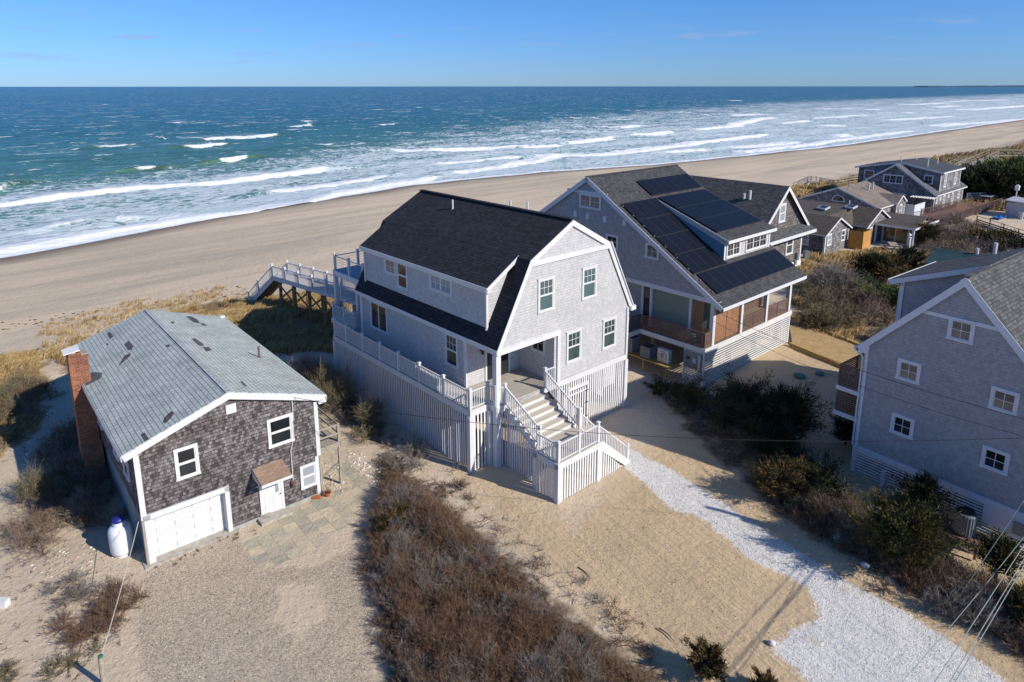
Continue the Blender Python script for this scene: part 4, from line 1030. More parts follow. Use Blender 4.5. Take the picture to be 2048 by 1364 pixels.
# ------------------------------------------------------------------ low dark shingled house with the grey roof
H2 = frame_of('L', 'shingled_house', 'low dark shingled house with patched pale grey roof and white garage door', 'house')
LL = 15.05
e0, rd, e1 = (0.0, 5.45), (4.415, 6.93), (8.98, 5.41)
m = MB()
xl, xr = .45, 8.52
zl = lambda x: np.interp(x, [0, 4.415, 8.98], [5.33, 6.81, 5.29])
# front gable with the garage recess
m.prism([(xl, .15, 2.20), (xl, .15, float(zl(xl))), (4.415, .15, 6.78), (xr, .15, float(zl(xr))), (xr, .15, 2.20)], (0, .12, 0))
m.box(4.08, 8.35, .17, .28, .12, 2.20); m.box(xl, .75, .17, .28, 0, 2.20)
m.prism([(xl, LL - .27, 0), (xl, LL - .27, float(zl(xl))), (4.415, LL - .27, 6.78), (xr, LL - .27, float(zl(xr))), (xr, LL - .27, 0)], (0, .12, 0))
m.box(xl, xl + .12, .27, LL - .27, 2.2, 5.42); m.box(xr - .12, xr, .27, LL - .27, 2.2, 5.38)
m.build('wall', M['siding_l'], H2)
m = MB(); m.box(xl + .12, xl + .22, .22, LL - .2, -.2, 2.2); m.box(8.23, 8.35, .22, LL - .2, -.2, 2.2); m.box(4.05, 8.35, .12, .2, -.2, .14)
m.box(xl + .10, xl + .24, .16, .24, -.2, 2.2)
m.build('foundation', M['greypaint'], H2)
m = MB(); m.box(xl - .02, xl + .16, .10, .30, -.2, 2.17); m.box(8.28, 8.45, .14, .32, -.2, 2.17); m.build('timber_corner', M['oldwood'], H2)
m = MB()
for A_, B_ in (((0, 5.45), (4.415, 6.93)), ((8.98, 5.41), (4.415, 6.93))):
    m.slab([(A_[0], 0, A_[1]), (A_[0], LL, A_[1]), (B_[0], LL, B_[1]), (B_[0], 0, B_[1])], .12)
rf = m.build('roof', M['roof_l'], H2)
m = MB(); m.beam((4.415, 0, 6.935), (4.415, LL, 6.935), .20, .02); m.build('ridge_cap', M['roof_l'], rf)
# missing shingle patches
def onroof(u, v):
    z = 5.45 + (6.93 - 5.45) / 4.415 * u if u < 4.415 else 5.41 + (6.93 - 5.41) / 4.565 * (8.98 - u)
    return (u, v, z + .004)
PATCH = [[(2.11, 14.32), (2.26, 14.33), (2.29, 13.36), (2.05, 13.19)], [(1.79, 12.83), (1.87, 12.75), (1.86, 12.44), (1.77, 12.47)], [(2.44, 11.37), (2.71, 11.57), (2.74, 10.51), (2.58, 10.11), (2.41, 10.3)], [(1.65, 8.9), (2.13, 9.82), (2.45, 9.77), (2.34, 9.42), (1.9, 9.06)], [(3.87, 8.4), (4.03, 8.27), (3.99, 7.93), (3.85, 8.0)], [(1.81, 0.68), (1.92, 0.98), (2.15, 1.14), (2.31, 1.22), (2.33, 0.9), (2.12, 0.63), (1.87, 0.5)], [(0.93, 0.8), (1.09, 0.75), (1.09, 0.03), (0.92, 0.01)],
         [(6.4, 14.14), (6.75, 14.37), (6.92, 13.53), (6.76, 12.59), (6.44, 12.73)], [(5.1, 12.4), (5.34, 12.57), (5.3, 12.14), (5.07, 11.89)], [(5.27, 8.75), (5.51, 8.97), (5.64, 8.01), (5.54, 7.45), (5.3, 7.46)], [(5.43, 7.25), (5.73, 7.33), (5.74, 6.74), (5.34, 6.38)], [(5.43, 1.58), (5.54, 1.59), (5.55, 0.92), (5.41, 0.83)], [(6.8, 12.73), (7.05, 12.69), (7.1, 12.19), (6.77, 12.08)]]
for q in PATCH:
    m = MB(); m.add([onroof(*p) for p in q], [tuple(range(len(q)))]); m.build('bare_patch', M['patch'], rf)
m = MB()   # flashing round the chimney
m.add([onroof(0.1, 8.6), onroof(.75, 8.55), onroof(.95, 9.1), onroof(.60, 9.9), onroof(0.1, 10.1)], [(0, 1, 2, 3, 4)]); m.build('chimney_flashing', M['mesh'], rf)
m = MB(); rake(m, (0, 5.42), (4.43, 6.91), -.03, .30); rake(m, (8.98, 5.38), (4.40, 6.91), -.032, .30)
m.box(xl - .02, xl + .20, .12, .15, 2.12, 5.2); m.box(8.36, 8.56, .12, .15, 2.2, 5.1); m.box(8.26, 8.44, .13, .17, .1, 2.2)
m.box(-.03, 0, -.03, LL, 5.18, 5.42); m.box(8.98, 9.01, -.03, LL, 5.14, 5.38)
m.prism([(8.55, .0, 5.14), (8.98, .0, 5.14), (8.98, .0, 5.0), (8.6, .0, 4.98)], (0, .14, 0))
m.build('trim', M['white'], H2)
# garage
m = MB(); m.box(.52, .78, .08, .16, -.1, 2.34); m.box(3.86, 4.06, .08, .16, -.1, 2.34); m.box(.52, 4.06, .08, .16, 2.10, 2.36); m.box(3.84, 3.88, .16, .5, 0, 2.15); m.box(.74, .80, .16, .5, 0, 2.15)
m.build('garage_frame', M['white'], H2)
m = MB()
m.box(.80, 3.84, .44, .50, .02, 2.12)
for r_ in range(4):
    for c_ in range(4):
        x0, z0 = .80 + c_ * .76, .02 + r_ * .525
        for (p_, q_, y0_, y1_) in ((.07, .11, .44, .462), (.15, .20, .462, .425)):
            A_ = [(x0 + p_, y0_ - .004, z0 + p_ * .8), (x0 + .76 - p_, y0_ - .004, z0 + p_ * .8), (x0 + .76 - p_, y0_ - .004, z0 + .525 - p_ * .8), (x0 + p_, y0_ - .004, z0 + .525 - p_ * .8)]
            B_ = [(x0 + q_, y1_ - .03, z0 + q_ * .8), (x0 + .76 - q_, y1_ - .03, z0 + q_ * .8), (x0 + .76 - q_, y1_ - .03, z0 + .525 - q_ * .8), (x0 + q_, y1_ - .03, z0 + .525 - q_ * .8)]
            m.add(A_ + B_, [(0, 1, 5, 4), (1, 2, 6, 5), (2, 3, 7, 6), (3, 0, 4, 7), (4, 5, 6, 7)])
gd = m.build('garage_door', M['white'], H2)
m = MB()
for r_ in range(1, 4): m.box(.80, 3.84, .425, .4395, .02 + r_ * .525 - .009, .02 + r_ * .525 + .009)
m.build('panel_joints', M['palemetal'], gd)
m = MB(); m.box(.3, 4.3, -.12, .44, -.15, .03); m.build('garage_sill', M['block'], H2)
# entrance
m = MB(); m.box(5.40, 5.52, .09, .15, .1, 2.15); m.box(6.44, 6.56, .09, .15, .1, 2.15); m.box(5.40, 6.56, .09, .15, 2.12, 2.25); m.build('door_frame', M['white'], H2)
m = MB(); m.box(5.52, 6.44, .11, .15, .14, 2.12)
for (x0, x1, z0, z1) in ((5.62, 5.94, .3, .9), (6.02, 6.34, .3, .9), (5.62, 5.94, 1.0, 1.3)): m.box(x0, x1, .10, .11, z0, z1)
d_ = m.build('door', M['white'], H2)
m = MB(); m.box(6.16, 6.32, .095, .11, 1.12, 1.98); m.build('glass', M['glass_w'], d_); m = MB(); m.tube((6.38, .06, .98), (6.38, .11, .98), .03); m.build('handle', M['copper'], d_)
m = MB(); m.slab([(5.18, -.98, 2.40), (6.62, -.98, 2.40), (6.62, .15, 2.72), (5.18, .15, 2.72)], .06); pr = m.build('portico_roof', M['portico'], H2)
m = MB(); m.box(5.18, 6.62, -1.01, -.98, 2.26, 2.40); m.prism([(5.2, -.98, 2.26), (5.2, .12, 2.28), (5.2, .12, 2.64), (5.2, -.98, 2.33)], (-.04, 0, 0)); m.prism([(6.60, -.98, 2.26), (6.60, .12, 2.28), (6.60, .12, 2.64), (6.60, -.98, 2.33)], (.04, 0, 0))
m.beam((5.28, -.75, 2.26), (5.28, .12, 1.75), .06, .06); m.beam((6.54, -.75, 2.26), (6.54, .12, 1.75), .06, .06)
m.build('portico_trim', M['white'], H2)
m = MB(); m.box(5.2, 6.7, -.45, .12, -.1, .12); m.build('door_step', M['block'], H2)
window(H2, 'F', (2.45, .15, 4.18), .98, 1.48, 'oneone', 'glass', 'white2', .10)
window(H2, 'F', (6.65, .15, 4.21), 1.24, 1.46, 'oneone', 'glass', 'white2', .10)
window(H2, 'F', (7.87, .17, 1.32), .86, 1.26, 'oneone', 'glass_w', 'white', .09)
for v_ in (2.2, 4.4, 8.2, 12.0): window(H2, 'L', (xl, v_, 4.0), 1.1, 1.4, 'oneone', 'glass', 'white2', .10)
for v_ in (6.2, 11.5): window(H2, 'R', (xr, v_, 4.0), 1.1, 1.4, 'oneone', 'glass', 'white2', .10)
m = MB(); m.box(4.28, 4.72, .10, .15, 5.82, 6.26)
for i in range(5): m.box(4.32, 4.68, .08, .10, 5.86 + i * .075, 5.90 + i * .075)
m.build('gable_vent', M['white2'], H2)
m = MB()
for a, b in zip([(7.30, 5.82), (7.30, 4.7), (7.22, 4.3), (7.26, 3.66), (7.05, 3.0), (7.05, 1.36)][:-1], [(7.30, 4.7), (7.22, 4.3), (7.26, 3.66), (7.05, 3.0), (7.05, 1.36)]): m.tube((a[0], .10, a[1]), (b[0], .10, b[1]), .028, n=8)
m.build('electric_conduit', M['palemetal'], H2)
m = MB(); m.box(6.94, 7.16, .02, .15, 1.10, 1.40); m.tube((7.05, -.06, 1.26), (7.05, .02, 1.26), .09, n=12); m.build('electric_meter', M['copper'], H2)
m = MB(); m.tube((7.90, 5.9, 5.74), (7.90, 5.9, 6.40), .055, .055, 10); m.tube((7.90, 5.9, 5.70), (7.90, 5.9, 5.86), .13, .07, 10); m.build('vent_pipe', M['copper'], H2)
m = MB(); m.box(8.60, 8.9, LL - .3, LL - .06, 5.45, 5.60); m.build('gutter_box', M['white'], H2)
# brick chimney on the left wall, wider at its foot
m = MB(); m.box(-.46, .40, 8.95, 9.75, 2.2, 7.00); m.box(-.46, .45, 8.75, 10.1, -.1, 1.8)
m.add([(-.46, 8.75, 1.8), (.45, 8.75, 1.8), (.45, 10.1, 1.8), (-.46, 10.1, 1.8), (-.46, 8.95, 2.2), (.45, 8.95, 2.2), (.45, 9.75, 2.2), (-.46, 9.75, 2.2)], [(0, 1, 5, 4), (1, 2, 6, 5), (2, 3, 7, 6), (3, 0, 4, 7)])
m.box(-.42, .1, 9.0, 9.7, 7.0, 7.12)
ch = m.build('chimney', M['redbrick'], H2)
m = MB(); m.slab([(-.62, 9.0, 7.20), (.10, 8.97, 7.30), (.12, 9.8, 7.34), (-.62, 9.75, 7.24)], .05); m.box(-.42, -.1, 9.1, 9.6, 7.12, 7.2); m.build('chimney_cap', M['white2'], ch)
m = MB(); m.box(.12, .40, 9.0, 9.7, 7.0, 7.06); m.build('mortar_cap', M['oldwood'], ch)
# side landing on posts
m = MB(); m.box(8.52, 9.72, .35, 3.1, 2.36, 2.44)
m.build('landing_boards', M['oldwood'], H2)
m = MB(); m.box(8.52, 9.74, .30, .36, 2.16, 2.44); m.box(9.70, 9.76, .30, 3.1, 2.16, 2.44)
for x, y in ((9.68, .40), (9.68, 3.0), (8.62, .40)): m.box(x - .06, x + .06, y - .06, y + .06, -.2, 3.45 if x > 9 else 2.2)
for z_ in (3.38, 2.9): m.beam((8.55, .38, z_), (9.68, .38, z_), .05, .09); m.beam((9.68, .38, z_), (9.68, 3.0, z_), .05, .09)
m.beam((9.68, .40, 1.3), (8.6, 1.0, .2), .05, .09)
m.build('landing_frame', M['oldwood'], H2)

# square paving in front of the dark house and the path beside it (ground surfaces)
def sheet(name, pts, mat, z, label, th=0.0):
    m = MB(); 
    if th: m.prism([(x, y, z) for x, y in pts], (0, 0, -th))
    else: m.add([(x, y, z) for x, y in pts], [tuple(range(len(pts)))])
    o = m.build(name, mat); return tag(o, label, kind='structure')
def wedge(h, pts): return [loc2(h, *p) for p in pts]
# propane tank
px_, py_ = loc2('L', -.20, 1.75)
T = thing('propane_tank', 'white upright gas tank with a blue cap beside the dark shingled house', 'gas tank', (px_, py_, 0))
m = MB(); m.lathe([(.30, .02), (.42, .10), (.46, .22), (.47, .6), (.47, 1.12), (.43, 1.28), (.33, 1.38), (.22, 1.42)], n=28); m.build('tank_body', M['tank'], T, smooth=True)
m = MB(); m.lathe([(.25, 1.36), (.25, 1.62), (.235, 1.62)], n=24); m.build('collar', M['tank'], T, smooth=False)
m = MB(); m.lathe([(.26, 1.60), (.27, 1.66), (.22, 1.76), (.08, 1.80)], n=24); m.build('cap', M['bluecap'], T, smooth=True)
m = MB(); m.lathe([(.36, -.05), (.36, .08), (.30, .08)], n=20); m.build('foot_ring', M['tank'], T)

# ------------------------------------------------------------------ solar house
H3 = frame_of('S', 'solar_house', 'large grey house with black solar panels on its roof and a wooden slatted porch', 'house')
SZR, SVR, SZE, SVE = 13.38, 11.63, 5.73, -.86
sl = (SZR - SZE) / (SVR - SVE)
zr = lambda v: SZE + (v - SVE) * sl if v < SVR else SZR - (v - SVR) * .66
RU0, RU1 = .49, 12.55
VB = 21.0
m = MB()
m.slab([(RU0, SVE, SZE), (RU1, SVE, SZE), (RU1, SVR, SZR), (RU0, SVR, SZR)], .2)
m.slab([(RU0, VB, zr(VB)), (RU1, VB, zr(VB)), (RU1, SVR, SZR), (RU0, SVR, SZR)], .2)
rf = m.build('roof', M['roof_s'], H3)
m = MB(); m.beam((RU0, SVR, SZR), (RU1, SVR, SZR), .3, .05); m.build('ridge_cap', M['roof_s'], rf)
UG = .66
m = MB()
m.prism([(UG, -.2, 6.05), (UG, SVR, SZR - .2), (UG, VB - .6, zr(VB - .6) - .2), (UG, VB - .6, 6.0), (UG, 20, 6.0), (UG, -.2, 5.95)], (.12, 0, 0))
m.prism([(12.3, .2, 6.1), (12.3, SVR, SZR - .2), (12.3, VB - .6, zr(VB - .6) - .2), (12.3, VB - .6, 2.7), (12.3, 2.3, 2.7), (12.3, 2.3, 6.05)], (.12, 0, 0))
m.box(1.1, 1.2, 6.3, VB - .6, 2.7, 6.0)
m.box(1.1, 12.3, VB - .7, VB - .6, 2.7, 7.2)
m.build('wall', M['siding_shade'], H3)
m = MB(); m.box(1.05, 1.15, 2.05, 5.35, 2.7, 5.85); m.box(4.9, 7.1, 2.25, 2.35, 2.7, 6.2); m.box(7.9, 12.3, 2.25, 2.35, 2.7, 6.2); m.box(1.15, 4.9, 2.25, 2.35, 2.7, 6.2); m.build('porch_panel', M['sage'], H3)
m = MB(); m.box(.7, 12.3, -.4, 2.25, 5.90, 5.96); m.box(.66, 1.1, -.2, 20, 5.93, 5.97); m.build('soffit', M['trim_shade'], H3)
m = MB()
def rakeL(m, P, Q, x, w, t=.04):
    P, Q = Vector((x, P[0], P[1])), Vector((x, Q[0], Q[1])); d = (Q - P).normalized(); n = Vector((0, -d.z, d.y))
    if n.z > 0: n = -n
    m.prism([P, Q, Q + n * w, P + n * w], (-t, 0, 0))
rakeL(m, (SVE - .02, SZE), (SVR, SZR), RU0, .34); rakeL(m, (VB, zr(VB)), (SVR, SZR), RU0, .34)
m.box(RU0, RU1, SVE - .04, SVE, SZE - .24, SZE + .0)
m.box(UG - .03, UG, 9.6, 13.8, 12.0, 12.24)
m.box(UG - .04, UG, -.25, 20, 5.78, 6.10)
m.box(UG - .02, UG + .3, -.45, -.2, 5.5, 6.0)
for v_ in (.12, 1.95, 5.35, 6.15): m.box(.92, 1.14, v_ - .10, v_ + .10, 2.7, 5.8)
m.build('trim', M['trim_shade'], H3)
window(H3, 'L', (UG, 11.33, 11.45), 2.24, 1.18, 'multi2', 'glass_t', 'trim_shade', .13)
window(H3, 'L', (UG, 5.22, 8.55), 1.20, 1.14, 'four', 'glass_t', 'trim_shade', .13)
window(H3, 'L', (UG, 9.0, 8.60), 1.20, 1.14, 'four', 'glass', 'trim_shade', .13)
for v_ in (12.87, 11.57, 9.77, 7.88):
    m = MB(); m.box(UG - .05, UG, v_ - .16, v_ + .16, 10.02, 10.50); m.box(UG - .07, UG - .05, v_ - .07, v_ + .07, 10.12, 10.40); m.build('wall_vent', M['trim_shade'], H3)
# dormer
DU0, DU1, DV = 5.35, 12.1, 2.2
m = MB(); m.slab([(DU0 - .1, 1.85, 9.15), (DU1 + .3, 1.85, 9.15), (DU1 + .3, 8.7, 11.58), (DU0 - .1, 8.7, 11.58)], .14); m.build('dormer_roof', M['roof_s'], H3)
m = MB(); m.prism([(DU0, DV, 7.55), (DU0, DV, 9.12), (DU0, 8.4, 11.35), (DU0, 8.4, 11.2)], (.1, 0, 0)); m.build('dormer_side_wall', M['bluewall'], H3)
m = MB(); m.box(DU0, DU1, DV, DV + .1, 7.5, 9.14); m.prism([(DU1 - .1, DV + .1, 7.6), (DU1 - .1, DV + .1, 9.1), (DU1 - .1, 8.4, 11.3), (DU1 - .1, 8.4, 11.2)], (.1, 0, 0)); m.build('dormer_wall', M['siding'], H3)
m = MB(); m.box(DU0 - .12, DU1 + .32, 1.80, 1.85, 8.92, 9.16); m.box(DU0 - .03, DU0 + .14, DV - .03, DV + .02, 7.58, 8.95); m.box(DU1 - .16, DU1 + .02, DV - .03, DV, 7.58, 8.95); m.box(DU0, DU1, DV - .03, DV, 8.85, 9.0)
m.prism([(DU0 - .13, 1.83, 8.98), (DU0 - .13, 1.83, 9.16), (DU0 - .13, 8.65, 11.58), (DU0 - .13, 8.65, 11.40)], (.03, 0, 0))
m.prism([(DU0 - .03, DV, 8.80), (DU0 - .03, DV, 9.02), (DU0 - .03, 8.3, 11.30), (DU0 - .03, 8.3, 11.08)], (.03, 0, 0))
m.build('dormer_trim', M['white'], H3)
window(H3, 'F', (6.60, DV, 8.32), 1.95, 1.22, 'multi2', 'glass', 'white', .12)
window(H3, 'F', (10.0, DV, 8.38), 3.25, 1.26, 'multi3', 'glass', 'white', .12)
# solar panels
pn = Vector((0, -sl, 1)).normalized(); ps = Vector((0, 1, sl)).normalized()
dsl = (11.58 - 9.15) / (8.7 - 1.85); dn_, dsv = Vector((0, -dsl, 1)).normalized(), Vector((0, 1, dsl)).normalized()
_pm = {}
def panel(u, v, w, ln, zf, n_, s_v):
    key = (round(w, 2), round(ln, 2), round(n_.y, 3))
    if key not in _pm:
        a = MB(); o = Vector((0, 0, 0)); P = [o, o + Vector((w, 0, 0)), o + Vector((w, 0, 0)) + s_v * ln, o + s_v * ln]
        a.prism([p + n_ * .10 for p in P], n_ * .035)
        c = MB(); e = .02; Q = [P[0] + Vector((e, 0, 0)) + s_v * e, P[1] + Vector((-e, 0, 0)) + s_v * e, P[2] + Vector((-e, 0, 0)) - s_v * e, P[3] + Vector((e, 0, 0)) - s_v * e]
        c.add([p + n_ * .138 for p in Q], [(0, 1, 2, 3)])
        _pm[key] = (a.mesh('solar_panel', M['panelframe']), c.mesh('cells', M['solar']))
    f, c = _pm[key]; p = (u, v, zf)
    o = link('solar_panel', f, H3, p); link('cells', c, o)
def array(u0, u1, v0, v1, nu, nv, zf, n_, s_v, k):
    w = (u1 - u0) / nu; dv = (v1 - v0) / nv; ln = dv / s_v.y
    for i in range(nu):
        for j in range(nv):
            v = v0 + dv * j; panel(u0 + w * i + .01, v + .01, w - .02, ln - .03, zf(v), n_, s_v)
array(.95, 5.25, 1.86, 8.55, 4, 4, zr, pn, ps, 0)
array(1.2, 12.3, .08, 1.82, 10, 1, zr, pn, ps, 1)
array(5.15, 12.2, 8.82, 10.45, 7, 1, zr, pn, ps, 2)
zd_ = lambda v: 9.15 + (v - 1.85) * dsl
array(5.45, 12.0, 2.95, 8.45, 6, 3, zd_, dn_, dsv, 3)
for j in range(9):
    p = Vector((.93, .3 + j, zr(.3 + j) + .05)); m = MB(); m.box(p.x - .04, p.x + .05, p.y - .04, p.y + .04, p.z, p.z + .09); m.build('panel_clip', M['greymetal'], H3)
# porch
m = MB(); m.box(-.02, 12.3, .0, 2.25, 2.62, 2.70); m.box(-.02, 1.1, 2.25, 5.5, 2.62, 2.70); m.box(-1.4, 1.1, 5.5, 12, 2.62, 2.70); m.build('porch_floor', M['deck2'], H3)
m = MB(); m.box(-.06, 12.38, -.05, .0, 2.34, 2.70); m.box(-.07, -.02, -.05, 5.5, 2.34, 2.70); m.box(-1.45, -.02, 5.44, 5.5, 2.34, 2.70); m.box(-1.5, -1.45, 5.44, 12, 2.34, 2.70); m.build('porch_fascia', M['white'], H3)
m = MB()
for u_ in (1.0, 4.72, 8.40, 12.05):
    m = MB(); m.box(u_ - .14, u_ + .14, .03, .31, 2.70, 5.92); m.build('porch_column', M['white'], H3)
def hs(m, a, b, z0, z1, pitch=.115, w=.085): slat_screen_h(m, a, b, z0, z1, w, pitch, .025)
m = MB(); hs(m, (1.16, .20), (4.58, .20), 2.78, 5.72); m.box(2.86, 2.94, .16, .24, 2.72, 5.85); m.box(1.15, 1.22, .17, .23, 2.72, 5.85); m.box(4.5, 4.57, .17, .23, 2.72, 5.85); m.build('slat_screen', M['redwood'], H3)
m = MB(); hs(m, (1.02, 1.0), (1.02, 1.85), 2.78, 5.72); m.box(.98, 1.06, .92, 1.0, 2.7, 5.8); m.build('slat_screen', M['redwood'], H3)
m = MB(); hs(m, (8.55, 2.15), (11.95, 2.15), 2.78, 5.7); m.build('slat_screen', M['brownwood'], H3)
m = MB(); m.box(7.1, 7.9, 2.18, 2.26, 2.7, 5.5); m.build('porch_door', M['glass'], H3); m = MB(); m.box(1.0, 1.06, 5.45, 6.05, 2.7, 5.6); m.build('porch_door', M['glass'], H3)
m = MB(); m.box(6.2, 6.42, 2.12, 2.25, 4.8, 5.2); m.build('porch_lamp', M['white'], H3)
run_rail(H3, [(4.86, .12, 2.7), (6.55, .12, 2.7), (8.26, .12, 2.7)], 1.1, mat='ipe', style='h', spacing=.125, post=.07, cap=False, posth=1.08)
run_rail(H3, [(8.54, .12, 2.7), (10.2, .12, 2.7), (11.9, .12, 2.7)], 1.1, mat='ipe', style='h', spacing=.125, post=.07, cap=False, posth=1.08)
run_rail(H3, [(.86, .08, 2.7), (.04, .08, 2.7), (.04, 1.97, 2.7), (.04, 3.84, 2.7), (.04, 5.6, 2.7), (-1.4, 5.6, 2.7), (-1.4, 8.5, 2.7)], 1.1, mat='ipe', style='h', spacing=.125, post=.07, cap=False, posth=1.08)
m = MB(); m.box(.3, .8, 1.1, 1.7, 2.7, 3.3); m.box(.34, .76, 1.14, 1.66, 3.3, 3.34); m.build('porch_bench', plain('teal_bench', (.05, .2, .2)), H3)
# skirt: horizontal slats
m = MB(); hs(m, (.12, .02), (12.22, .02), .02, 2.36, .17, .095); m.build('slat_screen', M['white'], H3)
m = MB(); hs(m, (.02, 1.55), (.02, .10), .02, 2.30, .17, .095); m.box(-.03, .07, -.0, .10, 0, 2.34); m.build('slat_screen', M['slat'], H3)
m = MB(); m.box(.0, .1, 1.55, 1.65, 0, 2.3); m.box(12.2, 12.3, .0, .12, 0, 2.3); hs(m, (12.28, .1), (12.28, 8), .02, 2.3, .155, .10); m.build('skirt_post', M['slat'], H3)
m = MB()
for x in (1, 4.7, 8.4, 12):
    for y in (.9, 5, 9, 13): m.box(x - .14, x + .14, y - .14, y + .14, -.3, 2.62)
m.box(.8, 12.2, 6.3, 20.0, 2.3, 2.6)
m.build('pilings', M['oldwood'], H3)
m = MB(); m.box(-.10, -.02, .14, 1.56, 1.02, 2.20); eb = m.build('meter_panel', M['greymetal'], H3)
m = MB(); m.tube((-.18, 1.25, 1.75), (-.10, 1.25, 1.75), .11, n=14); m.build('meter', M['black'], eb)
m = MB(); m.box(-.16, -.10, .55, .85, 1.5, 1.85); m.box(-.16, -.10, .2, .42, 1.1, 2.15); m.build('switch_box', M['palemetal'], eb)
m = MB(); m.box(-.125, -.10, .5, .66, 1.15, 1.3); m.build('warning_label', M['terracotta'], eb)
m = MB(); m.box(-1.15, -.02, 1.75, 6.7, .92, 1.0); m.build('unit_shelf', M['yellowwood'], H3)
m = MB()
for y in (2.3, 4.3, 6.3): m.box(-1.1, -1.0, y - .05, y + .05, -.2, .92); m.beam((-1.05, y, .8), (0, y, .8), .08, .12)
m.build('shelf_posts', M['yellowwood'], H3)
def acbox(name, label, loc, rz, w, d, h, mat, grp=None):
    o = thing(name, label, 'air conditioner', loc, rz, grp)
    m = MB(); m.box(-w / 2, w / 2, -d / 2, d / 2, 0.03, h); m.build('casing', M[mat], o)
    m = MB()
    for i in range(12):
        x = -w / 2 + (i + .5) * w / 12; m.box(x - .008, x + .008, -d / 2 - .015, -d / 2, .1, h - .08); m.box(x - .008, x + .008, d / 2, d / 2 + .015, .1, h - .08)
    for i in range(12):
        y = -d / 2 + (i + .5) * d / 12; m.box(-w / 2 - .015, -w / 2, y - .008, y + .008, .1, h - .08)
    m.build('side_grille', M['greymetal'], o)
    m = MB(); m.lathe([(min(w, d) * .42, h), (min(w, d) * .42, h + .05), (min(w, d) * .36, h + .05)], n=20); m.build('fan_ring', M['black'], o)
    m = MB(); 
    for k in range(4): a = k * math.pi / 4; m.beam((-math.cos(a) * .35 * w, -math.sin(a) * .35 * w, h + .06), (math.cos(a) * .35 * w, math.sin(a) * .35 * w, h + .06), .012, .012)
    m.build('fan_guard', M['greymetal'], o); return o
x, y = loc2('S', -.58, 5.85); acbox('air_conditioner', 'tall slate air conditioner farthest left on the yellow timber shelf', (x, y, 1.0), S_ANG, .85, .85, 1.15, 'acgrey', 'air conditioners on the timber shelf')
x, y = loc2('S', -.58, 4.25); acbox('air_conditioner', 'shorter slate air conditioner in the middle of the yellow timber shelf', (x, y, 1.0), S_ANG, .85, .85, .85, 'acgrey', 'air conditioners on the timber shelf')
x, y = loc2('S', -.58, 2.85)
o = thing('heat_pump', 'pale heat pump with a round fan grille at the shelf end', 'heat pump', (x, y, 1.0), S_ANG)
m = MB(); m.box(-.17, .17, -.48, .48, .05, 1.0); m.build('casing', M['palemetal'], o)
m = MB(); m.tube((-.20, .06, .53), (-.17, .06, .53), .34, n=24); m.build('fan_grille', M['greymetal'], o)
m = MB()
for r_ in (.1, .2, .3): m.lathe([(r_, 0), (r_ + .01, 0), (r_ + .01, .01), (r_, .01)], n=20)
g_ = m.build('fan_rings', M['palemetal'], o); g_.location = (-.205, .06, .53); g_.rotation_euler = (0, math.pi / 2, 0)
m = MB(); m.box(-.15, .15, -.4, -.3, 0, .05); m.box(-.15, .15, .3, .4, 0, .05); m.build('feet', M['black'], o)

# ------------------------------------------------------------------ right house: tall grey gable
H4 = frame_of('R', 'gabled_house', 'tall grey house in shade at the right edge with square white windows', 'house')
RL = 15.6; PKu, PKz, EZ = 4.43, 11.80, 7.08; RWd = 8.86
m = MB()
m.slab([(0, 0, EZ), (0, RL, EZ), (PKu, RL, PKz), (PKu, 0, PKz)], .16); m.slab([(RWd, 0, EZ), (RWd, RL, EZ), (PKu, RL, PKz), (PKu, 0, PKz)], .16)
rf = m.build('roof', M['roof_r'], H4)
m = MB(); m.beam((PKu, 0, PKz + .01), (PKu, RL, PKz + .01), .3, .05); m.build('ridge_cap', M['roof_r'], rf)
m = MB(); u0_, u1_ = .45, RWd - .45
zz = lambda u: EZ - .2 + u * (PKz - EZ) / PKu
m.prism([(u0_, .10, 1.6), (u0_, .10, zz(u0_)), (PKu, .10, PKz - .2), (u1_, .10, zz(u0_)), (u1_, .10, 1.6)], (0, .12, 0))
m.prism([(u0_, RL - .3, 1.6), (u0_, RL - .3, zz(u0_)), (PKu, RL - .3, PKz - .2), (u1_, RL - .3, zz(u0_)), (u1_, RL - .3, 1.6)], (0, .12, 0))
m.box(u0_, u0_ + .12, .22, RL - .3, 1.6, 7.3); m.box(u1_ - .12, u1_, .22, RL - .3, 1.6, 7.3)
m.build('wall', M['siding_shade'], H4)
# wall dormer on the left side
m = MB(); m.slab([(-.07, 3.0, 10.12), (-.07, 9.1, 10.12), (PKu, 9.1, 11.90), (PKu, 3.0, 11.90)], .14); m.build('dormer_roof', M['roof_r'], H4)
m = MB(); m.prism([(.45, 3.25, 7.2), (.45, 3.25, 10.15), (PKu, 3.25, 11.72), (PKu, 3.25, 11.5)], (0, .1, 0)); m.prism([(.45, 8.8, 7.2), (.45, 8.8, 10.15), (PKu, 8.8, 11.72), (PKu, 8.8, 11.5)], (0, .1, 0)); m.box(.45, .55, 3.35, 8.8, 7.2, 10.2); m.build('dormer_wall', M['siding_shade'], H4)
m = MB(); rake(m, (-.08, 10.10), (PKu, 11.88), 2.96, .26); m.box(-.12, -.07, 2.96, 9.1, 9.88, 10.14); m.box(.43, .65, 3.21, 3.25, 7.0, 10.1); m.box(.41, .45, 3.21, 3.5, 7.0, 10.1); m.box(-.05, .45, 3.1, 9.0, 9.90, 9.94)
m.build('dormer_trim', M['trim_shade'], H4)
m = MB(); rake(m, (0, 7.06), (PKu + .01, 11.78), -.035, .30); rake(m, (RWd, 7.06), (PKu - .01, 11.78), -.037, .30)
m.box(2.55, 6.3, .06, .10, 9.62, 9.80)
m.box(u0_ - .02, u0_ + .16, .06, .12, 1.6, 7.1); m.box(u0_ - .03, u0_, .06, .3, 1.6, 7.1)
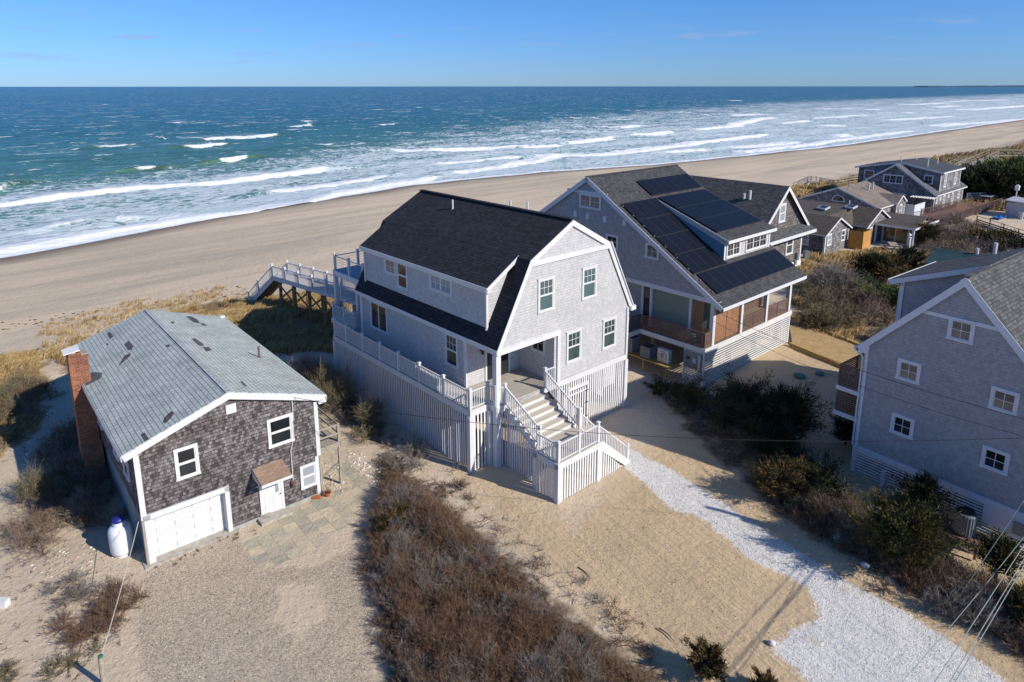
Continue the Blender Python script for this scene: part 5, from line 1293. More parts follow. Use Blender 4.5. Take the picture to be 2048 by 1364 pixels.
m.box(.0, .45, .0, RL, 6.80, 6.84); m.box(-.04, .0, -.03, RL, 6.82, 7.06)
m.prism([(.05, -.02, 6.83), (.62, -.02, 6.83), (.62, -.02, 7.45)], (0, .12, 0))
m.box(u0_ - .04, u1_, .04, .12, 1.28, 1.62)
m.build('trim', M['trim_shade'], H4)
m = MB(); m.tube((-.10, .0, 6.95), (-.10, RL, 6.95), .07, n=8); m.tube((.36, .02, 1.6), (.36, .02, 6.6), .045, n=8); m.tube((-.1, .02, 6.9), (.36, .02, 6.6), .045, n=8); m.build('gutter', M['trim_shade'], H4)
for (x, z) in ((4.52, 9.24), (2.57, 6.54), (6.58, 6.52), (2.62, 3.62), (6.62, 3.61)):
    window(H4, 'F', (x, .10, z), 1.08, 1.09, 'four', 'glass_t' if z > 5 else 'glass', 'trim_shade', .13)
m = MB(); m.tube((3.0, 8.2, 11.1), (3.0, 8.2, 11.95), .09, n=10); m.build('vent_pipe', M['white'], H4)
m = MB(); m.tube((3.4, 9.0, 11.2), (3.4, 9.0, 11.5), .07, n=10); m.build('vent_pipe', M['white'], H4)
m = MB(); hs(m, (.50, .10), (4.3, .10), .02, 1.25, .15, .085); m.build('slat_screen', M['slat'], H4)
m = MB(); hs(m, (4.4, .10), (6.5, .10), .02, 1.25, .15, .085); hs(m, (6.5, .10), (8.4, .10), .02, .35, .15, .085); hs(m, (2.2, .10), (8.4, .10), -1.03, .02, .15, .085); m.build('slat_screen', M['slat'], H4)
m = MB(); m.box(6.5, 8.4, .06, .14, .36, 1.28); m.build('pale_panel', M['trim_shade'], H4)
m = MB(); m.box(.38, .54, .06, .20, -.3, 1.6); m.build('corner_post', M['slat'], H4)
m = MB(); m.box(1.96, 2.14, -.02, .08, -.1, .86); m.box(3.7, 4.2, -.25, .08, .1, .95); m.build('utility_box', M['trim_shade'], H4)
m = MB(); m.box(7.7, 8.3, .0, .06, .5, 1.1); m.build('utility_box', M['greymetal'], H4)
m = MB(); m.box(3.4, 6.9, -1.25, .02, -.22, -.14)
for x in (3.5, 5.2, 6.8): m.box(x - .05, x + .05, -1.2, -1.1, -.9, -.2)
SH = m.build('unit_shelf', M['ipe'], H4)
x, y = loc2('R', 6.05, -.62)
o = thing('air_conditioner', 'round dark air conditioner on a low wooden shelf under the shaded gable house', 'air conditioner', (x, y, -.14), R(FR['R'][2]))
m = MB(); m.lathe([(.44, .03), (.46, .06), (.46, 1.02), (.43, 1.08)], n=24); m.build('casing', M['acgrey'], o)
m = MB()
for k in range(24): a = k * math.pi / 12; m.box(math.cos(a) * .47 - .01, math.cos(a) * .47 + .01, math.sin(a) * .47 - .01, math.sin(a) * .47 + .01, .1, 1.0)
m.build('side_grille', M['greymetal'], o)
m = MB(); m.lathe([(.36, 1.08), (.36, 1.12), (.30, 1.12), (.30, 1.09)], n=24); m.build('fan_ring', M['black'], o)
m = MB(); m.box(.6, 8.2, .5, 11.5, 1.3, 1.5); m.box(1, 8, 1, 11, -.5, .05); m.build('floor', M['dark'], H4)  # near-black slabs, the darkness behind the slats painted as their colour
# side decks
for z0, nm in ((4.46, 1), (3.0, 2)):
    m = MB(); m.box(-.95, .42, .35, 6.4, z0 - .08, z0); m.build('side_deck', M['deck2'], H4)
    m = MB(); m.box(-1.0, .42, .30, .35, z0 - .22, z0 + .02); m.box(-1.0, -.95, .30, 6.4, z0 - .22, z0 + .02); m.build('deck_fascia', M['trim_shade'], H4)
    run_rail(H4, [(.36, .40, z0), (-.90, .40, z0), (-.90, 2.3, z0), (-.90, 4.3, z0), (-.90, 6.3, z0)], 1.2, mat='ipe', style='h', spacing=.12, post=.07, cap=False, posth=1.2, ends=(False, True))
m = MB(); m.box(-.93, -.85, .42, .50, 3.0, 4.4); m.build('deck_post', M['ipe'], H4)
m = MB(); m.box(.3, .45, .4, 6.4, -.3, 6.8); m.build('deck_back_wall', M['siding_shade'], H4)


# ================================================================== FAR HOUSES (all stand in the same street grid as the solar house)
S0 = (FR['S'][0], FR['S'][1], 0)
def sfr(name, label, cat, group=None): return thing(name, label, cat, S0, S_ANG, group)
def gable_v(root, u0, u1, v0, v1, ze, zp, wall, roof, oh=.35, base=-.2, t=.14, trim='white', tw=.24, cb=.18):
    """gable house whose ridge runs along v; gable faces front"""
    uc = (u0 + u1) / 2; s = (zp - ze) / (uc - (u0 - oh))
    m = MB()
    for a in (u0 - oh, u1 + oh): m.slab([(a, v0 - oh * .6, ze), (a, v1 + oh * .6, ze), (uc, v1 + oh * .6, zp), (uc, v0 - oh * .6, zp)], t)
    rf = m.build('roof', M[roof], root)
    zw = ze + s * oh - t * 1.1
    m = MB()
    for v in (v0, v1 - .15): m.prism([(u0, v, base), (u0, v, zw), (uc, v, zp - t * 1.2), (u1, v, zw), (u1, v, base)], (0, .15, 0))
    m.box(u0, u0 + .15, v0 + .15, v1 - .15, base, zw); m.box(u1 - .15, u1, v0 + .15, v1 - .15, base, zw)
    m.build('wall', M[wall], root)
    m = MB(); y = v0 - oh * .6 - .01
    rake(m, (u0 - oh, ze), (uc + .01, zp), y - .03, tw); rake(m, (u1 + oh, ze), (uc - .01, zp), y - .032, tw)
    m.box(u0 - oh - .03, u0 - oh, y, v1, ze - tw * .7, ze); m.box(u1 + oh, u1 + oh + .03, y, v1, ze - tw * .7, ze)
    for u in (u0, u1 - cb): m.box(u - .02, u + cb + .02, v0 - .03, v0, base, zw - .05)
    m.box(u0 - .03, u0, v0 - .03, v0 + cb, base, zw - .05)
    m.build('trim', M[trim], root); return rf
def gable_u(root, u0, u1, v0, v1, ze, zp, wall, roof, oh=.35, base=-.2, t=.14, trim='white', tw=.24, cb=.18):
    """ridge runs along u; gable faces left (-u), eave faces front"""
    vc = (v0 + v1) / 2; s = (zp - ze) / (vc - (v0 - oh)); m = MB()
    for a in (v0 - oh, v1 + oh): m.slab([(u0 - oh * .6, a, ze), (u1 + oh * .6, a, ze), (u1 + oh * .6, vc, zp), (u0 - oh * .6, vc, zp)], t)
    rf = m.build('roof', M[roof], root); zw = ze + s * oh - t * 1.1
    m = MB()
    for u in (u0, u1 - .15): m.prism([(u, v0, base), (u, v0, zw), (u, vc, zp - t * 1.2), (u, v1, zw), (u, v1, base)], (.15, 0, 0))
    m.box(u0 + .15, u1 - .15, v0, v0 + .15, base, zw); m.box(u0 + .15, u1 - .15, v1 - .15, v1, base, zw)
    m.build('wall', M[wall], root)
    m = MB(); x = u0 - oh * .6
    rakeL(m, (v0 - oh, ze), (vc + .01, zp), x, tw); rakeL(m, (v1 + oh, ze), (vc - .01, zp), x - .002, tw)
    m.box(x, u1 + oh * .6, v0 - oh - .03, v0 - oh, ze - tw * .7, ze)
    for u in (u0, u1 - cb): m.box(u - .02, u + cb, v0 - .03, v0, base, zw - .05)
    m.build('trim', M[trim], root); return rf

# narrow brown gable house behind the solar house
H5 = sfr('shingled_house', 'brown grey shingled gable house right behind the solar house', 'house')
gable_v(H5, 26.2, 36.3, 10.6, 23.0, 4.72, 9.80, 'siding_n', 'roof_r', oh=.75, tw=.34, cb=.26)
m = MB(); m.slab([(25.6, 9.4, 4.45), (37.1, 9.4, 4.45), (37.1, 10.6, 5.05), (25.6, 10.6, 5.05)], .1); m.build('pent_roof', M['roof_r'], H5)
m = MB(); m.box(25.6, 37.1, 9.36, 9.4, 4.10, 4.46); m.box(25.6, 37.1, 9.4, 10.57, 4.32, 4.35); m.build('pent_trim', M['white'], H5)
m = MB(); m.box(26.1, 36.4, 10.5, 10.6, -.3, .75); m.build('foundation', M['white2'], H5)
window(H5, 'F', (31.0, 10.6, 6.85), 1.45, 2.1, 'oneone', 'glass_w', 'white', .2)
window(H5, 'F', (33.4, 10.6, 2.95), 1.7, 2.3, 'oneone', 'glass_g', 'white', .2)
window(H5, 'F', (28.8, 10.6, 2.95), 1.7, 2.3, 'oneone', 'glass_g', 'white', .2)
for v_, z_ in ((13.6, 8.2), (14.3, 7.0)):
    m = MB(); z0 = 9.80 - (31.25 - 29.0) * .87; m.tube((29.4, v_, z0 - .2), (29.4, v_, z0 + 1.3 if v_ < 14 else z0 + .9), .13, n=10); m.build('vent_pipe', M['white'], H5)
m = MB(); m.box(35.0, 35.5, 10.3, 10.6, 1.0, 1.8); m.box(34.7, 35.1, 10.35, 10.6, .4, 1.0); m.build('utility_box', M['greymetal'], H5)

# low brown-roofed cottage
H6 = sfr('cottage', 'low brown roofed cottage with two small gables and a covered patio door', 'cottage')
gable_v(H6, 52.1, 59.6, 9.5, 21.0, 2.62, 4.5, 'siding_b', 'roof_c', oh=.4, tw=.2, cb=.2)
gable_v(H6, 42.8, 49.6, 10.7, 20.5, 2.66, 4.42, 'siding_b', 'roof_c', oh=.4, tw=.2, cb=.2)
m = MB(); m.slab([(46.2, 12.5, 4.3), (46.2, 20.6, 4.3), (55.8, 20.6, 4.42), (55.8, 12.5, 4.42)], .12); m.slab([(49.3, 11.2, 2.7), (52.2, 11.2, 2.7), (54.6, 12.6, 4.4), (47.5, 12.6, 4.3)], .1); m.box(49.5, 52.2, 11.8, 12.0, -.2, 2.7); m.build('roof', M['roof_c'], H6)
m = MB(); m.slab([(54.4, 4.6, 2.72), (54.4, 9.6, 2.72), (63.2, 11.2, 2.95), (63.2, 6.0, 2.95)], .12); pr = m.build('porch_roof', M['roof_c'], H6)
m = MB(); m.box(54.36, 54.40, 4.6, 9.6, 2.52, 2.74); m.box(54.4, 63.2, 4.56, 4.6, 2.5, 2.74); m.build('porch_trim', M['trim_shade'], H6)
m = MB(); m.box(56.2, 56.35, 4.9, 9.5, -.2, 2.55); m.box(56.35, 63, 4.9, 5.0, -.2, 2.55); m.build('wall', M['siding_b'], H6)
m = MB(); m.box(54.6, 54.85, 4.75, 5.0, -.2, 2.55); m.box(54.6, 54.8, 9.2, 9.4, -.2, 2.55); m.build('porch_post', M['trim_shade'], H6)
w_ = window(H6, 'L', (56.2, 7.4, 1.25), 3.3, 2.35, 'pair', 'glass_y', 'white', .16, name='sliding_door')
window(H6, 'F', (43.9, 10.7, 1.9), 1.15, 1.5, 'oneone', 'glass_w', 'white', .16); window(H6, 'F', (47.9, 10.7, 1.9), 1.15, 1.5, 'oneone', 'glass_g', 'white', .16)
window(H6, 'F', (53.4, 9.5, 1.7), 1.0, 1.3, 'oneone', 'glass_w', 'white', .14); window(H6, 'L', (42.8, 13.2, 1.7), 1.1, 1.4, 'oneone', 'glass_w', 'white', .14)
for (u_, v_) in ((50.1, 14.4), (53.6, 12.3)):
    m = MB(); m.slab([(u_ - .75, v_ - .55, 4.66), (u_ + .75, v_ - .55, 4.80), (u_ + .75, v_ + .55, 4.86), (u_ - .75, v_ + .55, 4.72)], .22); sk = m.build('skylight', M['palemetal'], H6)
    m = MB(); m.slab([(u_ - .62, v_ - .45, 4.69), (u_ + .62, v_ - .45, 4.815), (u_ + .62, v_ + .45, 4.875), (u_ - .62, v_ + .45, 4.75)], .01); m.build('pane', M['glass'], sk)
m = MB(); m.tube((55.2, 13.2, 4.2), (55.2, 13.2, 5.2), .08, n=8); m.build('vent_pipe', M['white'], H6)
x, y = loc2('S', 50.6, 9.7)
O = thing('outdoor_shower', 'bright yellow cedar shower enclosure against the low brown cottage', 'shower', (x, y, 0), S_ANG)
m = MB(); m.box(-1.3, 1.3, -.9, -.84, -.1, 2.35); m.box(-1.3, -1.24, -.84, .9, -.1, 2.35); m.box(1.24, 1.3, -.84, .9, -.1, 2.35); m.build('board_wall', M['cedarfence'], O)
m = MB()
for a in (-1.3, 1.22): m.box(a, a + .1, -.93, -.83, -.1, 2.45)
m.build('corner_post', M['yellowwood'], O)
pp = wedge('S', [(49.6, 9.2), (50.0, 3.6), (55.6, 3.9), (56.2, 9.4)])
sheet('pavement', pp, plain('pale_patio_concrete', (.50, .45, .38), .9, .12, 2.0), .12, 'pale concrete patio in front of the cottage sliding door', .3)
# picnic table
x, y = loc2('S', 51.6, 6.0)
T = thing('picnic_table', 'grey wooden picnic table on the cottage patio', 'picnic table', (x, y, .12), S_ANG + .5)
m = MB()
for i in range(5): m.box(-1.2, 1.2, -.48 + i * .195, -.30 + i * .195, .82, .88)
m.build('table_top', M['oldwood'], T)
for s_i in (-1, 1):
    m = MB()
    for j in range(2): m.box(-1.2, 1.2, s_i * (.88 + .16 * j) - .07, s_i * (.88 + .16 * j) + .07, .46, .51)
    m.build('bench', M['oldwood'], T)
for a in (-.85, .85):
    m = MB(); m.beam((a, -.75, 0), (a, .30, .82), .06, .12, (1, 0, 0)); m.beam((a, .75, 0), (a, -.30, .82), .06, .12, (1, 0, 0)); m.beam((a + .05, -1.0, .44), (a + .05, 1.0, .44), .05, .1); m.build('leg_frame', M['oldwood'], T)
# gull on a post
x, y = loc2('S', 50.15, 3.8)
T = thing('post', 'white round post standing at the patio edge under a perched gull', 'post', (x, y, 0))
m = MB(); m.lathe([(.16, -.1), (.16, 2.3), (.2, 2.35), (.2, 2.42), (.1, 2.45)], n=16); m.build('shaft', M['white2'], T, smooth=False)
T = thing('gull', 'white gull with grey wings perched on the round patio post', 'bird', (x, y, 2.44), .6)
m = MB(); m.lathe([(.01, -.30), (.09, -.22), (.15, -.05), (.15, .1), (.09, .25), (.03, .36)], n=12)
b_ = m.mesh('body', M['white'], True)
for v_ in b_.vertices: c_ = v_.co.copy(); v_.co = (c_.z, c_.y, c_.x * .8 + .26)
bo = link('gull_body', b_, T)
m = MB(); m.lathe([(.02, .36), (.085, .42), (.09, .48), (.05, .55), (.01, .57)], c=(-.2, 0, .0), n=12); m.tube((-.28, 0, .47), (-.40, 0, .45), .022, .006, 6); m.tube((-.02, .04, 0), (-.02, .04, .2), .012, n=5); m.tube((-.02, -.04, 0), (-.02, -.04, .2), .012, n=5)
m.build('head_and_legs', M['white'], T)

# tan-roofed cottage
H7 = sfr('cottage', 'tan roofed cottage with an arched window in its shaded gable', 'cottage')
gable_u(H7, 65.8, 76.0, 13.3, 25.0, 2.9, 5.35, 'siding_b', 'roof_a', oh=.4, tw=.24, cb=.22)
gable_v(H7, 71.2, 74.6, 12.6, 17.5, 3.05, 4.15, 'siding_b', 'roof_a', oh=.3, tw=.2, cb=.1)
m = MB(); P = [(65.78, 19 + 1.0 * math.cos(math.pi * i / 12), 3.15 + 1.0 * math.sin(math.pi * i / 12)) for i in range(13)]; m.prism(P, (-.06, 0, 0)); w_ = m.build('window', M['white'], H7)
m = MB(); P = [(65.71, 19 + .8 * math.cos(math.pi * i / 12), 3.25 + .78 * math.sin(math.pi * i / 12)) for i in range(13)]; m.prism(P, (-.02, 0, 0)); m.build('pane', M['glass'], w_)
window(H7, 'F', (72.9, 12.6, 1.8), 1.0, 1.9, 'oneone', 'glass_g', 'white', .2)
for u_ in (71.6, 73.2):
    m = MB(); m.tube((u_, 17.0, 4.5), (u_, 17.0, 5.6), .13, n=8); m.build('vent_pipe', M['palemetal'], H7)
m = MB(); m.tube((66.4, 18.0, 5.0), (66.4, 18.0, 7.6), .05, n=6); m.box(66.1, 66.7, 17.98, 18.02, 7.2, 7.24); m.build('aerial', M['greymetal'], H7)

# large dark dormered house
H8 = sfr('dormered_house', 'large dark shingled house with long shed dormers, farthest of the houses', 'house')
B0, B1, BV0, BV1, BE, BP = 84.3, 99.3, 11.5, 24.0, 3.05, 7.65
gable_u(H8, B0, B1, BV0, BV1, BE, BP, 'siding_b', 'roof_b', oh=.5, tw=.3, cb=.25)
m = MB(); m.slab([(86.0, 11.1, 6.55), (97.0, 11.1, 6.55), (97.0, 17.8, 7.75), (86.0, 17.8, 7.75)], .14); m.slab([(86.0, 25.0, 6.4), (97.0, 25.0, 6.4), (97.0, 17.7, 7.75), (86.0, 17.7, 7.75)], .14); m.build('dormer_roof', plain('dark_slate_dormer_roof', (.055, .06, .07), .9, .1, 2.0), H8)
m = MB(); m.box(86.3, 96.6, 11.55, 11.7, 3.3, 6.5); m.prism([(86.3, 11.7, 3.4), (86.3, 11.7, 6.5), (86.3, 17.7, 7.6), (86.3, 24.4, 6.4), (86.3, 24.4, 3.4), (86.3, 17.7, 7.3)], (.15, 0, 0)); m.box(96.45, 96.6, 11.7, 24.4, 3.4, 6.4); m.box(86.3, 96.6, 24.3, 24.4, 3.3, 6.4); m.build('dormer_wall', M['siding_b'], H8)
m = MB(); m.box(85.95, 97.05, 11.04, 11.1, 6.3, 6.57); m.prism([(85.96, 11.1, 6.28), (85.96, 11.1, 6.56), (85.96, 17.8, 7.76), (85.96, 17.8, 7.5)], (.04, 0, 0)); m.prism([(85.96, 25.0, 6.15), (85.96, 25.0, 6.42), (85.96, 17.8, 7.76), (85.96, 17.8, 7.5)], (.04, 0, 0))
m.box(86.26, 86.5, 11.5, 11.55, 3.4, 6.4); m.box(96.4, 96.62, 11.5, 11.55, 3.4, 6.4); m.box(86.3, 96.6, 11.5, 11.55, 3.25, 3.4); m.build('dormer_trim', M['white'], H8)
window(H8, 'F', (88.7, 11.55, 5.0), 1.2, 2.3, 'oneone', 'glass_w', 'white', .2); window(H8, 'F', (94.0, 11.55, 5.0), 1.2, 2.3, 'oneone', 'glass_w', 'white', .2)
window(H8, 'L', (86.3, 13.3, 5.2), 1.4, 1.5, 'four', 'glass', 'trim_shade', .14); window(H8, 'L', (86.3, 22.6, 5.2), 1.7, 1.6, 'four', 'glass', 'trim_shade', .14)
window(H8, 'L', (B0, 18.0, 5.0), 3.1, 1.5, 'multi3', 'glass', 'trim_shade', .14); window(H8, 'L', (B0, 17.0, 2.3), 2.6, .9, 'pair', 'glass', 'trim_shade', .14)
for u_, w0, h0, z0 in ((85.4, .9, 1.2, 2.1), (87.2, .9, .9, 2.3), (91.4, .9, .9, 2.3), (96.8, 1.3, 1.5, 1.9)): window(H8, 'F', (u_, BV0, z0), w0, h0, 'oneone', 'glass_w', 'white', .16)
for u_ in (89.2, 93.6):
    m = MB(); m.box(u_ - .55, u_ + .55, BV0 - .06, BV0, .2, 2.6); d_ = m.build('door', M['white'], H8); m = MB(); m.box(u_ - .3, u_ + .3, BV0 - .08, BV0 - .06, .7, 2.3); m.build('glass', M['glass_w'], d_)
for u_, v_, h_ in ((88.0, 14.2, 1.0), (94.2, 14.6, .9), (92.5, 17.4, .7), (90.0, 19, .9)):
    m = MB(); m.tube((u_, v_, 7.0), (u_, v_, 7.3 + h_), .09, n=8); m.build('vent_pipe', M['white2'], H8)
# pergola, privacy wall, decks and fences near it
x, y = loc2('S', 83.0, 12.6)
T = thing('pergola', 'small dark pergola with pale rafters beside the dormered house', 'pergola', (x, y, 0), S_ANG)
m = MB()
for a in (-.9, .9):
    for b in (-1.4, 1.4): m.box(a - .07, a + .07, b - .07, b + .07, -.1, 2.55)
m.box(-.97, -.83, -1.6, 1.6, 2.5, 2.65); m.box(.83, .97, -1.6, 1.6, 2.5, 2.65); m.build('frame', M['brownwood'], T)
m = MB()
for i in range(9): m.box(-1.2, 1.2, -1.6 + i * .4, -1.52 + i * .4, 2.65, 2.78)
m.build('rafters', M['white2'], T)
def fence_thing(name, label, a, b, h, style, mat, z=0.0, spacing=2.0, cat='fence', sub=.16, posth=None):
    T = thing(name, label, cat, (*a, z)); d = Vector((b[0] - a[0], b[1] - a[1], 0)); n = max(1, int(round(d.length / spacing)))
    run_rail(T, [tuple(d * i / n) for i in range(n + 1)], h, mat=mat, style=style, spacing=sub, post=.12, cap=False, posth=posth or h + .05, bal=.04)
    return T
W_ = lambda u, v: loc2('S', u, v)
T = thing('privacy_wall', 'plain white screen wall between the tan cottage and the dormered house', 'wall', (*W_(76.9, 12.0), 0), S_ANG)
m = MB(); m.box(0, .1, 0, 7.0, -.1, 2.1); m.box(0, 4.6, -.1, 0, -.1, 2.1); m.build('panel', M['trim_shade'], T)
m = MB(); m.box(-.04, .14, -.12, 7.0, 2.1, 2.18); m.box(0, 4.7, -.14, .04, 2.1, 2.18); m.build('coping', M['white'], T)
T = thing('deck', 'low reddish brown wooden deck in front of the dormered house', 'deck', (*W_(0, 0), 0), S_ANG)
m = MB(); m.box(88.0, 100, 6.2, 11.4, -.1, .45); m.build('deck_floor', plain('red_brown_deck', (.19, .105, .07), .7, .2, 3.0), T)
m = MB(); m.box(77.0, 88, 6.8, 11.4, -.1, .5); m.build('deck_floor', M['ipe'], T)
fence_thing('railing', 'dark brown railing nearest the cottage on the low deck', W_(71.5, 8.2), W_(80.0, 6.4), 1.35, 'v', 'ipe', .45, 2.9, 'railing', .22)
fence_thing('railing', 'dark brown railing along the reddish deck edge', W_(82.0, 6.3), W_(98.0, 5.4), 1.35, 'v', 'ipe', .4, 3.2, 'railing', .22)
fence_thing('railing', 'dark railing crossing in front of the dormered house doors', W_(77.2, 11.0), W_(90.0, 9.8), 1.2, 'v', 'ipe', .5, 3.0, 'railing', .22)
fence_thing('railing', 'white railing at the back of the reddish deck', W_(101.0, 11.2), W_(110.5, 5.9), 1.2, 'v', 'white', .45, 2.6, 'railing', .24)
fence_thing('railing', 'short sunlit white railing at the right end of the reddish deck', W_(110.5, 5.9), W_(101.2, 3.6), 1.3, 'v', 'white', .1, 2.6, 'railing', .24)
fence_thing('fence', 'low white picket fence running up to the white shed', W_(93.2, 3.2), W_(88.8, .4), 1.1, 'v', 'white', .0, 2.2, 'fence', .24)
x, y = W_(103.5, 8.6)
T = thing('patio_table', 'pale square table standing on the reddish deck', 'table', (x, y, .45), S_ANG)
m = MB(); m.box(-1.6, 1.6, -.8, .8, .78, .86); m.build('table_top', M['white2'], T)
for a in (-1.4, 1.4):
    for b in (-.65, .65): m = MB(); m.box(a - .05, a + .05, b - .05, b + .05, 0, .78); m.build('leg', M['oldwood'], T)
x, y = W_(87.5, 3.0)
T = thing('tarpaulin', 'crumpled blue tarpaulin on the ground below the dark railing', 'tarp', (x, y, 0), S_ANG)
m = MB()
rr_ = random.Random(5); gx = 9; V_ = [(i * .45 - 1.8, j * .35 - .7, .12 + .28 * rr_.random()) for i in range(gx) for j in range(5)]
F_ = [(i * 5 + j, (i + 1) * 5 + j, (i + 1) * 5 + j + 1, i * 5 + j + 1) for i in range(gx - 1) for j in range(4)]; m.add(V_, F_); m.build('sheet', plain('blue_tarp', (.03, .16, .5), .5, .3, 2.0), T)
T = thing('shed', 'small white shed with a ribbed pale roof at the right edge', 'shed', (*W_(90.2, 3.0), 0), S_ANG)
m = MB(); m.box(0, 4.6, -4.2, 0, -.1, 2.3); m.build('wall', plain('brown_grey_shed_wall', (.42, .40, .40), .8, .15, 2.0), T)
m = MB(); m.slab([(-.2, -4.5, 2.35), (4.9, -4.5, 2.35), (4.9, .25, 2.65), (-.2, .25, 2.65)], .12)
for i in range(7): m.beam((-.1 + i * .8, -4.5, 2.38), (-.1 + i * .8, .25, 2.68), .1, .06)
m.build('roof', M['white'], T)
x, y = W_(96.0, 3.1)
T = thing('bird_house', 'white bird house on a tall white pole behind the shed', 'bird house', (x, y, 0), S_ANG)
m = MB(); m.tube((0, 0, 0), (0, 0, 3.6), .09, n=8); m.build('pole', M['white'], T)
m = MB(); m.box(-.28, .28, -.28, .28, 3.6, 4.2); m.add([(-.36, -.36, 4.2), (.36, -.36, 4.2), (.36, .36, 4.2), (-.36, .36, 4.2), (0, 0, 4.6)], [(0, 1, 4), (1, 2, 4), (2, 3, 4), (3, 0, 4), (3, 2, 1, 0)]); m.build('nest_box', M['white'], T)
# long low dark fence sloping down to the right
T = fence_thing('fence', 'long low dark rail fence on the brown slope below the shed', W_(79.8, 4.2), W_(66.0, -9.0), 1.25, 'h', 'ipe', 0, 3.0, 'fence', .3)
T = thing('retaining_wall', 'low pale timber wall at the top of the brown slope', 'wall', (0, 0, 0))
m = MB(); a, b = W_(68.6, 6.6), W_(77.6, 4.6); m.beam((*a, .2), (*b, .2), .25, .7); a, b = W_(79.0, 3.2), W_(70.5, -3.5); m.beam((*a, .05), (*b, .05), .25, .4); m.build('timbers', M['oldwood'], T)
# teal roof peeking out behind the right house
x, y = gp(1905, 500, 2.6)
H9 = thing('cabin', 'low cabin with a dark teal boarded roof behind the shaded gable house', 'cabin', (48.0, 69.5, 0), R(-46))
m = MB(); m.slab([(-2.8, -3.6, 2.1), (3.0, -3.6, 2.1), (3.0, 0, 3.1), (-2.8, 0, 3.1)], .12); m.slab([(-2.8, 3.6, 2.1), (3.0, 3.6, 2.1), (3.0, 0, 3.1), (-2.8, 0, 3.1)], .12); m.build('roof', M['tealroof'], H9)
m = MB(); m.box(-2.5, 2.7, -3.2, 3.2, -.2, 2.1); m.build('wall', M['siding_n'], H9)
m = MB(); m.tube((1.0, 0, 3.0), (1.0, 0, 3.7), .14, n=8); m.build('vent_pipe', M['white'], H9)
# far grey roof at the right edge
H10 = sfr('house', 'distant low grey roofed house among dunes at the right edge', 'house')
gable_u(H10, 150, 172, 13, 22, .9, 2.6, 'siding_b', 'roof_b')
# boardwalks
def boardwalk(label, pts, w=1.6, h=1.0, posts=3.0):
    T = thing('boardwalk', label, 'boardwalk', (0, 0, 0)); m = MB(); k = MB(); s = MB()
    for a, b in zip(pts[:-1], pts[1:]):
        a, b = Vector(a), Vector(b); d = (b - a).normalized(); n_ = Vector((-d.y, d.x, 0)).normalized() * (w / 2)
        m.beam(a, b, w, .10)
        for sg in (-1, 1):
            k.beam(a + n_ * sg + Vector((0, 0, h)), b + n_ * sg + Vector((0, 0, h)), .08, .10); k.beam(a + n_ * sg + Vector((0, 0, h * .5)), b + n_ * sg + Vector((0, 0, h * .5)), .05, .08)
            c = max(1, int((b - a).length / posts))
            for i in range(c + 1):
                p = a + (b - a) * (i / c) + n_ * sg; s = MB(); s.box(p.x - .07, p.x + .07, p.y - .07, p.y + .07, -1.6, p.z + h); s.build('support_post', M['oldwood'], T)
    m.build('boards', M['oldwood'], T); k.build('handrail', M['oldwood'], T); return T
def P3(px, py, z): return (*gp(px, py, z), z)
boardwalk('grey wooden boardwalk with beach stairs behind the low brown cottage', [P3(1590, 376, .4), P3(1618, 364, 1.9), P3(1636, 364, 1.9)])
boardwalk('long grey wooden walkway over the dune grass behind the tan cottage', [P3(1640, 367, 1.6), P3(1668, 372, 1.3), P3(1730, 362, 1.2)])
boardwalk('high wooden beach walkway on the dune at the far right', [P3(1925, 340, .5), P3(1988, 312, 2.6), P3(2062, 312, 2.6)], 2.4, 1.5, 6)
boardwalk('faint low wooden beach stairs in front of the far dune', [P3(1890, 342, .2), P3(1925, 324, 1.6), P3(1945, 324, 1.6)], 1.8, 1.1, 5)

# railing of a ramp behind the right house
a, b = (33.9, 59.8), (37.5, 62.6)
fence_thing('railing', 'white railing among dark shrubs left of the right house', gp(1745, 620, 0), gp(1800, 600, 0), 1.4, 'v', 'trim_shade', 0, 4.0, 'railing', .25)
# sand pad framed with yellow timber, septic lids
def timber(label, a, b):
    T = thing('landscape_timber', label, 'timber', (*a, 0)); m = MB(); m.beam((0, 0, .12), (b[0] - a[0], b[1] - a[1], .12), .28, .36); m.build('beam', M['yellowwood'], T)
timber('nearer yellow timber edging the sand pad', gp(1580, 692, 0), gp(1705, 745, 0))
timber('farther yellow timber edging the sand pad', gp(1572, 634, 0), gp(1760, 712, 0))
pp = [gp(*q, 0) for q in ((1584, 690), (1576, 640), (1760, 716), (1712, 748))]
sheet('sand', pp, plain('ochre_sand', (.42, .28, .13), .95, .2, 3.0, bmp=.4), .17, 'ochre sand bed framed by yellow timbers', .2)
for i, (p, r_, lab) in enumerate((((20.49, 44.95), .42, 'green round tank lid in the sand, the nearer one'), ((22.09, 45.28), .33, 'green round tank lid in the sand, the farther one'))):
    T = thing('tank_lid', lab, 'lid', (*p, 0.02)); m = MB(); m.lathe([(r_, -.1), (r_, .09), (r_ * .92, .13), (r_ * .3, .15)], n=24); m.build('dome', M['green'], T, smooth=False)
    m = MB()
    for k in range(8): t_ = k * math.pi / 4; m.beam((math.cos(t_) * r_ * .3, math.sin(t_) * r_ * .3, .155), (math.cos(t_) * r_ * .88, math.sin(t_) * r_ * .88, .14), .03, .02)
    m.build('ribs', M['green'], T)

